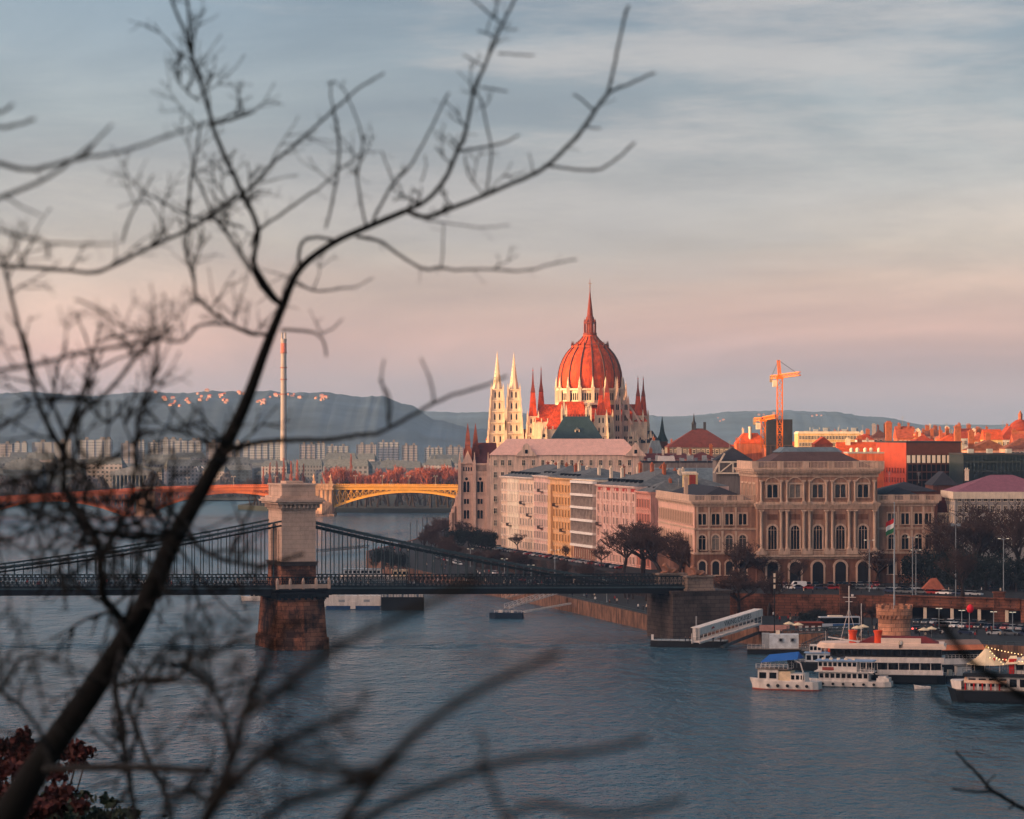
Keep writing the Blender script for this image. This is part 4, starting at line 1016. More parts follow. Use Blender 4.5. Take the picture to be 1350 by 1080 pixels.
for px, D, hh in ((1113, 868, 3.6),(1316, 846, 2.6)):
    p = P(px, 800, D); o = MB().box(p.x-1.5,p.x+1.5,D-2.3,D-.6,ZQ,ZS+hh).box(p.x-1.8,p.x+1.8,D-2.5,D-.4,ZS+hh,ZS+hh+.4).build('wall_pier', ret_m)
    tag(o, 'square stone pier standing against the retaining wall '+('behind the coach' if px < 1200 else 'at the right end of the viaduct'), 'pier')

def bg(label, px0, px1, yr, ye, D, depth, wm_, rm_, roof='hip', rz=0, cols=0, rows=0, name='city_house', cat='house', base=ZS, chim=0, ridge=None, frame=None, ww=1.1, wh=1.7, fl=3.6, dorm=0, ant=0, left=0):
    x0 = XP(px0, D); W = XP(px1, D)-x0; zt, ze = ZP(yr, D)-base, ZP(ye, D)-base
    o = thing(name, label, cat, (x0, D, base), math.radians(rz))
    MB().box(0,W,0,depth,-6,ze).build('wall', wm_, o)
    if roof == 'hip': hip_roof(0,W,0,depth,ze+.02,zt,.4).build('roof', rm_, o)
    elif roof == 'gable': gable_roof(0,W,0,depth,ze+.02,zt,'x',.3).build('roof', rm_, o)
    elif roof == 'gabley': gable_roof(0,W,0,depth,ze+.02,zt,'y',.3).build('roof', rm_, o)
    elif roof == 'mansard': hip_roof(0,W,0,depth,ze+.02,zt,.2,flat=min(W,depth)*.28).build('roof', rm_, o)
    else:
        mb = MB().box(-.2,W+.2,-.2,depth+.2,ze,ze+.6).box(.4,W-.4,.4,depth-.4,ze+.6,max(zt,ze+.8)-.0) if zt > ze+1 else MB().box(-.2,W+.2,-.2,depth+.2,ze,ze+.6)
        mb.build('roof', rm_, o)
    r_ = random.Random(int(px0*7+yr))
    for k in range(chim):
        x = W*(k+.5+r_.uniform(-.3,.3))/chim; y = depth*r_.uniform(.35,.7); chimney(o, x, y, ze+(zt-ze)*.3, zt+r_.uniform(.6,2.6), r_.choice((.9,1.3,2.0)), .9, r_.choice((brickm, cream, brickm)))
    for k in range(dorm): dormer(o, W*(k+.5)/dorm, depth*.1, ze+.2, 1.5, 1.5, 2.5, wm_, rm_)
    for k in range(ant): antenna(o, W*r_.uniform(.1,.9), depth*.5, zt-.5, r_.uniform(2,5))
    if cols:
        me = win('rect', ww, wh, frame or cream, GL, t=.14, d=.16)
        for r in range(rows): wrow(o, me, lins(.5, W-.5, cols), ze-fl*(r+1)+(fl-wh)*.4, -.01)
        if left:
            for r in range(rows): wrow(o, me, lins(.5, depth-.5, left), ze-fl*(r+1)+(fl-wh)*.4, -.01, 'L')
    return o, W, ze, zt
wy = wallm('yellow_render', (230,190,130)); wo = wallm('terracotta_render', (196,104,68)); wg = wallm('grey_stone_wall', (128,118,112)); wdark = wallm('brown_wall', (96,60,50)); wwhite = wallm('whitewash', (216,208,200)); wpk = wallm('pink_wall', (206,150,130)); wteal = mat('tinted_glass_wall', (26,40,46), rough=.35, var=.3)
o, W, ze, zt = bg('large hall with a steep dark red hipped roof between the dome and the crane', 880,968,565,590,1400,26,wg,tile_d,cols=14,rows=2,name='exhibition_hall',cat='hall',dorm=3)
MB().box(W*.42-1,W*.42+1,12,14,zt-1,zt+2).lathe([(1.3,zt+2),(.5,zt+3.5),(.1,zt+7)],W*.42,13,8).build('roof_turret', slate_d, o)
MB().box(W*.42+4.4,W*.42+5.6,12,13.2,zt-1,zt+3).build('roof_vent', slate_d, o)
o, W, ze, zt = bg('low orange brick hall with a curved red roof left of the crane', 971,1010,571,585,1440,16,wo,tile_o,roof='mansard',name='brick_hall',cat='hall',chim=1)
MB().lathe([(.7,ze),(.7,zt+2.4),(.9,zt+2.4),(.9,zt+3)], W*.47, 2, 10).build('flue', cream, o)
o, W, ze, zt = bg('dark slate clad tower block in scaffolding right behind the crane mast', 1010,1046,553,590,1400,18,mat('dark_cladding',(52,44,50),var=.2),slate_d,roof='flat',name='tower_block',cat='building')
MB().box(-.3,0,0,18,-6,ze+1).build('side_wall', wo, o)  # terracotta puts red sunlight into the colour of the left side
sc_ = MB()
for k in range(7):
    x = W*k/6
    sc_.bar((x,-1.2,0),(x,-1.2,ze+1),.15); 
for k in range(9): sc_.bar((0,-1.2,4+k*(ze-3)/8),(W,-1.2,4+k*(ze-3)/8),.12)
sc_.build('scaffolding', mat('scaffold_steel', (110,84,70)), o)
o, W, ze, zt = bg('long cream office block with roof machinery right of the crane', 1052,1134,569,572,1600,20,wy,cream,roof='flat',cols=20,rows=2,name='office_block',cat='office building',ant=2)
for k in range(6): MB().box(4+k*5,6.4+k*5,6,9,ze+.6,ze+1.6+(k%3)*.8).lathe([(.3,ze+1),(.3,ze+3.4)],7.2+k*5,8,6).build('roof_unit', grey_eq, o)
bg('small house with a low orange gable before the cream office block', 1074,1098,576,586,1420,14,wo,tile_o,roof='gabley',name='city_house')
bg('long terracotta house with a lit orange roof left of the gridded modern block', 1106,1160,583,600,1260,16,wpk,tile_o,roof='gable',chim=3,cols=10,rows=1)
o, W, ze, zt = bg('flat roofed lower wing with round vents left of the gridded modern block', 1118,1180,597,598,1180,14,wo,grey_eq,roof='flat',name='low_wing',cat='building')
for k in range(6): MB().lathe([(.7,ze+.5),(.7,ze+1.4),(.9,ze+1.5),(.5,ze+2.1),(.1,ze+2.3)], 2+k*2.7, 6+(k%2)*3, 8).build('roof_vent', cream, o)
# modern gridded block
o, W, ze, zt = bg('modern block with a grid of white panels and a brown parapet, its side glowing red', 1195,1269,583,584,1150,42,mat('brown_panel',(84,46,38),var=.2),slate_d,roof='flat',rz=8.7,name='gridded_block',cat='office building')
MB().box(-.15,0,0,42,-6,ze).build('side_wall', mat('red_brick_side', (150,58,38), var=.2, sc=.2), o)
whp = mat('white_panel', (206,196,188), var=.08); dkg = mat('dark_glass_band', (20,26,30), rough=.2, var=.3)
MB().box(.3,W-.3,-.12,0,ze-19,ze-4.6).build('glass_front', dkg, o)
for k in range(11):
    x = .8+k*(W-1.6)/10; MB().box(x-.62,x+.62,-.35,-.12,ze-7.6,ze-4.7).build('panel', whp, o)
mb = MB()
for f in range(5): z = ze-8.2-f*3.1; mb.box(.2,W-.2,-.4,-.12,z,z+.55)
for k in range(12): x = .3+k*(W-.8)/11; mb.box(x,x+.2,-.39,-.12,ze-19,ze-7.7)
mb.build('facade_grid', mat('brown_grid',(70,42,36),var=.2), o)
MB().box(W-1.6,W-.3,-.4,-.12,ze-11,ze-4.7).build('panel', whp, o)
wrow(o, win('rect', 1.6, 1.8, mat('red_frame',(150,60,40)), GLD, t=.2, d=.16), lins(1,40,10), ze-11.5, -.16, 'L')
wrow(o, win('rect', 1.6, 1.8, mat('red_frame',(150,60,40)), GLD, t=.2, d=.16), lins(1,40,10), ze-15.2, -.16, 'L')
# dark office at the right edge
o, W, ze, zt = bg('very dark long glazed office block at the right edge', 1270,1420,598,600,1105,36,wteal,slate_d,roof='flat',name='glazed_office',cat='office building')
mb = MB()
for f in range(5): mb.box(0,W,-.3,0,ze-2.8-f*3.4,ze-2.2-f*3.4)
for k in range(30): x = k*W/30; mb.box(x,x+.18,-.25,0,0,ze-.3)
mb.build('facade_grid', mat('dark_mullion',(34,44,48),var=.2), o)
for k in range(5): MB().box(3+k*7,5+k*7,8,11,ze+.6,ze+2.2).build('roof_unit', grey_eq, o)
# white classical building with mauve roof
o, W, ze, zt = bg('white classical building with a mauve roof behind bare trees at the right', 1259,1400,627,649,1000,28,wallm('pale_grey_render',(176,168,160)),mat('mauve_roof',(132,84,96),var=.15),cols=16,rows=5,name='classical_building',cat='building',ww=1.0,wh=2.0,left=6)
MB().box(-.7,W+.7,-.8,28.6,ze-2.2,ze+.1).build('cornice', cream, o)
mb = MB()
for k in range(17): x = .2+k*(W-.6)/16; mb.box(x-.2,x+.2,-.4,0,ze-13,ze-2.2)
mb.build('pilasters', wallm('pale_grey_render',(176,168,160)), o)
chimney(o, 6, 14, zt-2, zt+1.5, 1.2, 1, cream)
o, W, ze, zt = bg('low house with dark red roof and white colonnade beside the palace', 1236,1262,655,676,1015,20,wallm('pale_grey_render',(176,168,160)),tile_d,roof='gable',name='colonnade_house',cat='house')
for k in range(6): x = .5+k*(W-1)/5; MB().box(x-.3,x+.3,-1.2,-.7,ze-7.5,ze-1).build('column', cream, o)
MB().box(0,W,-1.4,0,ze-1,ze+.02).box(0,W,-1.4,0,ze-9,ze-7.5).build('entablature', cream, o)
# middle ground roofs above the riverside row
o, W, ze, zt = bg('wide grey roofed block behind the pink house and left of the palace', 835,985,618,640,1130,30,wg,zinc,roof='mansard',name='apartment_block',cat='apartment block',ant=3)
o, W, ze, zt = bg('dark flat roofed block crowded with white machines, below the dark red hall', 848,948,607,610,1215,24,wg,slate_d,roof='flat',name='apartment_block',cat='apartment block',ant=3,chim=1)
for k in range(9):
    x = 2+k*3.2; MB().box(x,x+1.2+(k%3)*.7,4+(k%4)*3,6+(k%4)*3,ze+.6,ze+1.8+(k%2)).build('roof_unit', grey_eq, o)
MB().box(6,13,3,7,ze+.6,ze+2.6,tx=.4,ty=.4).build('roof_tank', whp, o)
bg('plain brown house with chimneys between the dome and the machine crowded roof', 852,905,598,606,1290,20,wpk,tile_d,roof='gable',chim=4,ant=1)
bg('house with a domed grey roof right beside the parliament towers', 855,874,581,598,1330,14,wg,zinc,roof='mansard',chim=1)
o, W, ze, zt = bg('dark roofed attic house with pale timber braces left of the palace top', 944,992,590,607,1090,18,wg,slate_d,roof='hip',name='attic_house',cat='house',ant=2)
mb = MB(); mb.bar((-1,-1,ze-4.5),(3,-1,ze+2.5),.6); mb.bar((0,-1.2,ze-4.6),(9,-1.2,ze-4.6),.5); mb.bar((1,-1.2,ze-.6),(9,-1.2,ze-.6),.5); mb.bar((1,-1.2,ze-4.6),(1,-1.2,ze-.6),.5); mb.bar((1,-1.2,ze-4.6),(6,-1.2,ze-.6),.4); mb.bar((6,-1.2,ze-4.6),(6,-1.2,ze-.6),.5)
mb.build('braces', cream, o)
bg('grey roofed house in front of the dark red hall', 905,948,596,606,1240,16,wpk,tile_d,roof='hip',chim=2)
o, W, ze, zt = bg('little yellow rooftop house with a red door above the palace side wing', 901,920,622,626,1040,6,wallm('lit_yellow',(236,206,150)),cream,roof='flat',name='rooftop_house',cat='rooftop hut',base=33)
MB().box(W*.4,W*.85,-.1,0,1.2,ze).build('door', mat('red_door',(150,56,40)), o)
bg('dark roofed house behind the right wing of the palace', 1160,1236,636,648,1010,22,wdark,slate_d,roof='hip',ant=2)
bg('dim house in the gap between the gridded block and the right wing', 1230,1262,622,640,1060,20,wdark,slate_d,roof='hip')
# skyline of small lit houses at the right
r_ = random.Random(5)
sky_ = [(1131,1152,572,580,1500),(1150,1172,567,577,1560),(1183,1204,562,578,1380),(1203,1222,569,577,1480),(1221,1240,567,575,1530),(1238,1262,570,578,1450),(1262,1284,565,578,1420),(1283,1301,570,580,1380),(1299,1322,566,580,1350),(1318,1346,562,580,1480),(1338,1372,572,586,1300),(1100,1122,573,580,1660),(1345,1400,566,580,1500),(1275,1335,580,594,1250),(1325,1400,578,592,1210),(1203,1235,574,583,1290),(1238,1268,574,583,1280)]
looks = [('small','orange tiled'),('narrow','red tiled'),('tall','brown tiled'),('squat','rust brown')]
ordn = ['first','second','third','fourth','fifth','sixth','seventh','eighth','ninth','tenth','eleventh','twelfth','thirteenth','fourteenth','fifteenth','sixteenth','seventeenth']
sky_.sort()
for i, (a, b_, yr, ye, D) in enumerate(sky_):
    lk = looks[i%4]; wl_ = [wy, wo, wpk, wwhite][(i*3)%4]; rf = [tile_o, tile_r, mat('brown_tile_roof',(120,70,52),var=.4,sc=.8), mat('rust_roof', (170,80,52), var=.35, sc=.8)][i%4]
    rel = 'just left of' if (a+b_)/2 < 1172 else ('above' if D < 1300 else 'right of')
    bg(f'{lk[0]} sunlit house with {lk[1]} roof, {ordn[i]} from the left on the right skyline', a, b_, yr, ye, D, 14, wl_, rf, roof=['gable','gabley','hip'][i%3], chim=r_.randint(1,3), cols=max(2,int((b_-a)/6)), rows=1, dorm=(i%3 == 1)*2, ant=i%2)
for o in bpy.data.objects:
    if o.parent is None and 'from the left on the right skyline' in str(o.get('label')): o['group'] = 'sunlit houses on the right skyline'
for px, y0, y1, D, wd, lab in ((1172,555,590,1320,2.6,'thick pale brick chimney standing alone above the skyline right of the palace roof'),(1263,560,602,1200,2.4,'broad brick chimney at the right end of the gridded block'),(1281,567,602,1170,2.2,'cream chimney stack right of the broad brick chimney'),(1249,563,585,1300,1.5,'slim brick chimney above the white panels')):
    x = XP(px, D); o = MB().box(x-wd/2,x+wd/2,D,D+wd,ZS,ZP(y0+3,D)).box(x-wd/2-.25,x+wd/2+.25,D-.25,D+wd+.25,ZP(y0+3,D),ZP(y0+2,D)).box(x-wd/3,x+wd/3,D+.3,D+wd-.3,ZP(y0+2,D),ZP(y0,D)).build('chimney_stack', brickm)
    tag(o, lab, 'chimney')
o = thing('domed_hall', 'hall with a small red dome and lantern at the far right skyline', 'hall', (XP(1346,1560),1560,ZS)); zd_ = ZP(568,1560)-ZS
MB().box(-12,12,-6,10,-5,zd_).build('wall', wo, o); MB().lathe([(6,zd_),(6.2,zd_+1),(5,zd_+3.6),(2.4,zd_+5.4),(1.2,zd_+5.8)],0,2,16).build('dome', tile_r, o, smooth=True); MB().lathe([(1.1,zd_+5.8),(1.1,zd_+8),(1.3,zd_+8.1),(.1,zd_+10.5)],0,2,8).build('lantern', brickm, o)
# church spire
o = thing('church_spire', 'slim dark green church spire right of the parliament', 'church', (XP(873,1500),1500,ZS)); z0 = ZP(582,1500)-ZS
MB().box(-2.6,2.6,-2.6,2.6,-5,z0).build('tower', wdark, o); MB().lathe([(3.2,z0),(1.6,z0+3.5),(1.2,z0+5),(.1,ZP(549,1500)-ZS)],0,0,8,0,PI/8).build('spire', mat('green_spire',(34,56,58)), o)
# deeper rows that close the gaps between roofs
kinds = []
for (w_, d_, h_, wl_, rf) in ((22,16,24,wpk,mat('faded_red_tiles',(140,74,56),var=.4,sc=.7)),(30,16,27,wo,tile_o),(26,18,22,wg,slate)):
    o = thing('city_house','x','house'); MB().box(0,w_,0,d_,-2,h_).build('wall', wl_, o); gable_roof(0,w_,0,d_,h_,h_+6,'x',.4).build('roof', rf, o); chimney(o, w_*.3, d_*.5, h_+3, h_+8); chimney(o, w_*.7, d_*.5, h_+3, h_+8)
    me = win('rect', 1.1, 1.7, cream); wrow(o, me, lins(.5, w_-.5, int(w_/4)), h_-3, -.01); index_kids(o); kinds.append(o)
i = 0; r_ = random.Random(3); rows_ = []
for D in (1450, 1560, 1700, 1850, 2000, 2200):
    px = 860+r_.uniform(-10,10)
    while px < 1420:
        if not (XP(px,D) < 75 and D < 1700): rows_.append((px, D))
        px += r_.uniform(34,50)*1500/D+4
for px, D in rows_:
    k = i%3; hs_ = r_.uniform(.8, 1.25)
    lab = ['pink walled city house with red tiled roof among the packed streets beyond the palace','terracotta walled city house with orange roof among the packed streets beyond the palace','grey stone city house with slate roof among the packed streets beyond the palace'][k]
    if i < 3: o = kinds[k]; o.location = (XP(px,D), D, ZS); o.scale = (1,1,hs_); o['label'] = lab; o['group'] = 'packed city houses beyond the palace'
    else: dup(kinds[k], (XP(px,D), D, ZS), 0, lab, (1,1,hs_), 'packed city houses beyond the palace')
    i += 1
# tower crane
def lattice(mb, a, b_, w_, n_, t=.22):
    a = Vector(a); b_ = Vector(b_); d = (b_-a).normalized(); up = Vector((0,0,1)) if abs(d.z) < .9 else Vector((0,1,0)); x = d.cross(up).normalized()*(w_/2); y = x.cross(d).normalized()*(w_/2)
    cs = [-x-y, x-y, x+y, -x+y]
    for c in cs: mb.bar(a+c, b_+c, t*1.4)
    for k in range(n_):
        p, q = a+(b_-a)*k/n_, a+(b_-a)*(k+1)/n_
        for j in range(4):
            mb.bar(p+cs[j], p+cs[(j+1)%4], t); mb.bar(p+cs[j], q+cs[(j+1)%4], t)
cr_m = mat('crane_orange', (236,122,28), var=.08, rough=.5)
CD = 1380
def crane(px, ytop, ybase, jl, label, yj, w_=2.4):
    x = XP(px,CD); o = thing('tower_crane', label, 'crane', (x,CD,ZP(ybase,CD))); H_ = ZP(yj,CD)-ZP(ybase,CD)
    mb = MB(); lattice(mb,(0,0,0),(0,0,H_),w_,int(H_/3.2),.24); mb.build('mast', cr_m, o)
    mb = MB(); mb.box(-1.6,1.6,-1.8,1.8,H_,H_+1.2); mb.box(-3.2,-1.2,-1.2,1.2,H_-3.5,H_-.5,1); mb.build('slewing_cab', [cr_m, cream], o)
    mb = MB(); zt = ZP(ytop,CD)-ZP(ybase,CD); lattice(mb,(0,0,H_+1),(-.6,0,zt),1.1,5,.28); mb.build('apex', cr_m, o)
    mb = MB(); lattice(mb,(.5,0,H_+1.4),(jl,-6,H_+2.4),1.5,6,.28); mb.build('jib', cr_m, o)
    mb = MB(); lattice(mb,(-.5,0,H_+1.2),(-3.6,2,H_+1.0),1.3,2,.28); mb.build('counter_jib', cr_m, o)
    mb = MB(); mb.tube([(-.6,0,zt),(jl*.8,-4.6,H_+3)],.1,4); mb.tube([(-.6,0,zt),(-3.4,2,H_+1.6)],.1,4); mb.build('tie_cable', iron_dark, o)
    MB().box(-4.4,-3.0,1.2,2.8,H_-1.4,H_+1.6).build('counterweight', mat('counterweight',(150,130,110)), o)
crane(1028, 475, 592, 8.6, 'tall orange tower crane above the roofs right of the parliament', 500, 2.4)
crane(1006, 551, 590, 5.5, 'short orange crane with a stubby jib left of the tall crane', 556, 1.9)
# far power station chimney on the left
o = thing('power_station_chimney', 'very tall slim banded chimney rising hazily over the left hills', 'chimney', (XP(374,3000),3000,1)); 
ht = ZP(448,3000)
MB().lathe([(3.6,0),(3.1,ht*.4),(2.7,ht*.98),(3.0,ht*.98),(3.0,ht)],0,0,20).build('shaft', mat('pale_concrete',(160,146,140),var=.1), o, smooth=False)
for k, z in enumerate((.62,.72,.8,.9)): MB().lathe([(3.5,ht*z),(3.5,ht*z+1.2)],0,0,20).build('gallery', mat('rust_band',(150,90,70)), o)
MB().lathe([(2.95,ht*.9),(2.9,ht*.97)],0,0,20,cap=False).build('painted_band', mat('band_red',(196,96,70)), o)
for s_ in (-1,1): MB().lathe([(1.0,ht*.98),(.9,ht+6)],s_*1.6,0,10).build('flue', mat('pale_concrete',(160,146,140)), o)
# ---------------- far city beyond the yellow bridge
def far_wall(name, c, cw=3.2, ch=3.0):
    m = bpy.data.materials.new(name); m.use_nodes = True
    n = m.node_tree.nodes; l = m.node_tree.links; b = n['Principled BSDF']; b.inputs['Roughness'].default_value = .9
    t = n.new('ShaderNodeTexCoord'); s = n.new('ShaderNodeSeparateXYZ'); l.new(t.outputs['Object'], s.inputs[0])
    def frac(sock, k, lo):
        d = n.new('ShaderNodeMath'); d.operation = 'DIVIDE'; d.inputs[1].default_value = k; l.new(sock, d.inputs[0])
        f = n.new('ShaderNodeMath'); f.operation = 'FRACT'; l.new(d.outputs[0], f.inputs[0])
        g = n.new('ShaderNodeMath'); g.operation = 'GREATER_THAN'; g.inputs[1].default_value = lo; l.new(f.outputs[0], g.inputs[0]); return g.outputs[0]
    a = n.new('ShaderNodeMath'); l.new(s.outputs[0], a.inputs[0]); l.new(s.outputs[1], a.inputs[1])
    m1 = n.new('ShaderNodeMath'); m1.operation = 'MULTIPLY'; l.new(frac(a.outputs[0], cw, .5), m1.inputs[0]); l.new(frac(s.outputs[2], ch, .5), m1.inputs[1])
    mx_ = n.new('ShaderNodeMix'); mx_.data_type = 'RGBA'; mx_.inputs[6].default_value = (*lin(c),1); mx_.inputs[7].default_value = (*lin((50,52,58)),1)
    l.new(m1.outputs[0], mx_.inputs[0]); l.new(mx_.outputs[2], b.inputs['Base Color']); return m
fw = [far_wall('panel_white',(158,160,166)), far_wall('panel_grey',(112,112,118)), far_wall('panel_pink',(146,140,144)), far_wall('panel_dark',(66,80,94))]  # wall colours tinted bluish, with distance haze painted in
def mk_slab(w_, d_, h_, m, kind):
    mb = MB().box(0,w_,0,d_,0,h_,0)
    if kind == 'slab':
        mb.box(w_*.2,w_*.2+5,2,d_-2,h_,h_+2.6,1); mb.box(w_*.7,w_*.7+5,2,d_-2,h_,h_+2.6,1)
        for k in range(int(w_/12)+1): mb.box(k*12-.3,k*12+.3,-.8,0,0,h_,1)
    else: mb.add([(0,0,h_),(w_,0,h_),(w_,d_,h_),(0,d_,h_),(2,d_/2,h_+5),(w_-2,d_/2,h_+5)], [(0,1,5,4),(1,2,5),(2,3,4,5),(3,0,4)], 1); mb.box(w_*.3,w_*.3+1.5,d_/2,d_/2+1.5,h_+3,h_+7,1)
    return mb.mesh('far_block', [m, slate if kind == 'house' else wg])
protos = [mk_slab(50,12,32,fw[0],'slab'), mk_slab(34,12,30,fw[2],'slab'), mk_slab(24,14,38,fw[0],'slab'), mk_slab(30,14,18,fw[1],'house'), mk_slab(44,16,16,fw[3],'house'), mk_slab(26,14,20,fw[2],'house')]
plab = ['long white apartment slab on the hazy far shore beyond the yellow bridge','short pinkish apartment slab on the hazy far shore beyond the yellow bridge','narrow white tower slab on the hazy far shore beyond the yellow bridge','grey walled far shore house beyond the yellow bridge','dark walled far shore house beyond the yellow bridge','pinkish far shore house beyond the yellow bridge']
def far(kind, px, D, sx_=1, sz=1, z=.8, rz=0):
    o = put(protos[kind], 'apartment_slab' if kind < 3 else 'far_house', loc=(XP(px,D), D, z), rz=rz); o.scale = (sx_,1,sz)
    tag(o, plab[kind], 'apartment block' if kind < 3 else 'house', 'apartment slabs of the far shore' if kind < 3 else 'low houses of the far shore')
r_ = random.Random(8)
for px, wd, k, yt in ((-14,30,1,585),(17,18,2,584),(43,52,0,583),(78,16,2,581),(103,44,0,580),(128,18,2,579),(160,25,1,584),(180,10,2,582),(196,26,0,583),(212,20,2,579),(228,38,0,581),(250,14,2,580),(272,34,1,583),(300,16,2,582),(318,36,0,584),(350,20,2,583),(395,20,1,586),(416,12,2,584),(430,30,0,588),(470,26,1,586),(498,28,0,583),(530,20,1,587),(560,24,0,590),(588,22,1,589),(-60,36,0,582)):
    D = 3700+r_.uniform(-150,200); z = 8
    w0 = [50,34,24][k]; h0 = [32,30,38][k]
    far(k, px, D, wd*D/F/w0, (ZP(yt,D)-z)/h0, z)
for i in range(90):
    D = r_.uniform(2620, 3300); px = r_.uniform(-70, 620); far(r_.choice((3,4,4,5)), px, D, r_.uniform(.7,1.4), r_.uniform(.7,1.35), .8, r_.uniform(-.3,.3))
# columned public building
o = thing('columned_hall', 'dark public building with a tall colonnade on the far left shore', 'public building', (XP(146,2600),2600,.8)); W = 36
MB().box(0,W,4,18,0,20).build('wall', fw[3], o)
for k in range(11): MB().lathe([(.9,1),(.8,17)],1.5+k*3.3,2,8).build('column', mat('hazy_column',(120,124,132)), o)
MB().box(-1,W+1,0,18,17,20).xz([(-1,20),(W+1,20),(W/2,25)],0,18).build('pediment', mat('hazy_column',(120,124,132)), o)
# villas high on the hill, catching the last sun
villa = []
for (w_,d_,h_,c) in ((16,12,9,(190,140,116)),(12,10,7,(190,136,114)),(24,12,11,(180,140,124))):
    mb = MB().box(0,w_,0,d_,-6,h_,0).add([(-.5,-.5,h_),(w_+.5,-.5,h_),(w_+.5,d_+.5,h_),(-.5,d_+.5,h_),(w_*.3,d_/2,h_+3.5),(w_*.7,d_/2,h_+3.5)],[(0,1,5,4),(1,2,5),(2,3,4,5),(3,0,4)],1)
    for k in range(int(w_/4)): mb.box(1.2+k*4,2.8+k*4,-.1,0,h_-4,h_-2,2)
    villa.append(mb.mesh('hill_villa', [mat(f'villa_wall_{c[2]}', c), tile_o, GL]))
from mathutils.bvhtree import BVHTree
dg = bpy.context.evaluated_depsgraph_get()
hills = [BVHTree.FromObject(o, dg) for o in C.objects if o.name.startswith('far_hills')]
def on_hill(px, py, idx=0):
    d = Vector(((px-675)/F, 1, -(py-HZ)/F)).normalized(); best = None
    for h in hills:
        r = h.ray_cast(Vector((0,0,CAMH)), d)
        if r[0] is not None and (best is None or r[3] < best[1]): best = (r[0], r[3])
    return best[0] if best else None
r_ = random.Random(21)
cl = [(150,517,7,5),(165,515,6,4),(195,515,8,4),(208,515,7,3),(220,524,8,5),(245,528,6,4),(262,516,9,4),(275,515,10,4),(265,525,10,6),(290,523,8,6),(312,516,6,5),(300,528,8,4),(318,517,6,4),(360,522,8,5),(385,523,8,5),(420,524,6,4),(424,523,4,3),(228,532,10,5),(345,530,8,6),(1010,548,20,3),(1085,548,16,3),(960,553,16,3)]
for (px, py, sx_, n_) in cl:
    for k in range(n_):
        p = on_hill(px+r_.uniform(-sx_,sx_), py+r_.uniform(-2.5,4.5))
        if p is None: continue
        o = put(r_.choice(villa), 'hill_villa', loc=p, rz=r_.uniform(-.5,.2)-.3); o.scale = (.36,.36,.36)
        tag(o, 'tiny sunlit villa high on the wooded far hill' if px < 600 else 'tiny pale villa on the hazy hill right of the parliament', 'villa', 'villas on the left hill' if px < 600 else 'villas on the hazy hills')
# ---------------- trees
bark = mat('tree_bark', (52,42,38), rough=.95, var=.3, sc=1.5)
twigm = mat('bare_twigs', (70,54,48), rough=1, var=.3, sc=.6)
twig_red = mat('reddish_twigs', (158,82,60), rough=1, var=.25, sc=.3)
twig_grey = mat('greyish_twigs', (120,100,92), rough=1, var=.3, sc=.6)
leaf_dark = mat('evergreen_leaves', (20,32,28), rough=.9, var=.45, sc=.5)
HT = {}
def bare_tree(seed, H, spread=.5, up=.35, depth=6, twig=.046, poplar=False):
    r = random.Random(seed); tr = MB(); cr = MB()
    def grow(p, d, L_, rad, lv):
        n_ = 3; pts = [p]; rr_ = [rad]
        for k in range(n_):
            d = (d+Vector((r.uniform(-.22,.22), r.uniform(-.22,.22), r.uniform(-.05,.2)*(1 if lv else .3)))).normalized()
            p = p+d*(L_/n_); pts.append(p); rr_.append(rad*(1-.35*(k+1)/n_))
        (tr if lv < 3 else cr).tube(pts, rr_, 5 if lv < 2 else 3, cap=False)
        if lv >= depth:
            return
        nb = (4 if lv == 0 else 3) if lv < 4 else r.choice((2,3,3))
        for k in range(nb):
            a = 2*PI*(k+r.random())/nb; t = spread*r.uniform(.6,1.3)
            side = Vector((math.cos(a), math.sin(a), 0)); nd = (d*(1-t*.3)+side*t+Vector((0,0,up))).normalized()
            if poplar: nd = (d+side*.28+Vector((0,0,.9))).normalized()
            q = pts[-1] if k else pts[-1]; 
            if k and lv: q = pts[r.choice((1,2,3))]
            grow(q, nd, L_*r.uniform(.62,.82), max(twig*.6, rad*.58), lv+1)
    if poplar:
        tr.tube([(0,0,0),(0,0,H*.5),(0,0,H*.95)], [.35,.22,.05], 5)
        for k in range(70):
            z = H*(.12+.86*k/70); a = k*2.4; L_ = H*.16*(1-(k/70)**2*.6); d = Vector((math.cos(a)*.35, math.sin(a)*.35, 1)).normalized(); grow(Vector((0,0,z)), d, L_*.5, .07, 4)
    else: grow(Vector((0,0,0)), Vector((0,0,1)), H*.2, H*.024, 0)
    return tr, cr
def tree_thing(seed, H, tm, label, **k):
    tr, cr = bare_tree(seed, H, **k); o = thing('bare_tree', label, 'tree')
    tr.build('trunk', bark, o); cr.build('crown', tm, o); index_kids(o); HT[o.name] = max(v.z for v in cr.v); return o
tp = [tree_thing(1, 13, twigm, 'x', spread=.8, up=.12, depth=7), tree_thing(2, 12, twigm, 'x', spread=1.0, up=.1, depth=7), tree_thing(7, 14, twigm, 'x', spread=.7, up=.2, depth=7)]
used_ = set()
def plant(proto, loc, s, label, group=None, rz=None, sz=None):
    rz = random.uniform(0, 6.28) if rz is None else rz
    if proto.name not in used_:
        used_.add(proto.name); proto.location = loc; proto.rotation_euler = (0,0,rz); proto.scale = (s,s,sz or s); proto['label'] = label
        if group: proto['group'] = group
        return proto
    return dup(proto, loc, rz, label, (s,s,sz or s), group)
def between0(line, u):
    k = min(len(line)-2, int(u*(len(line)-1))); t = u*(len(line)-1)-k; return Vector((*line[k],0)).lerp(Vector((*line[k+1],0)), t)
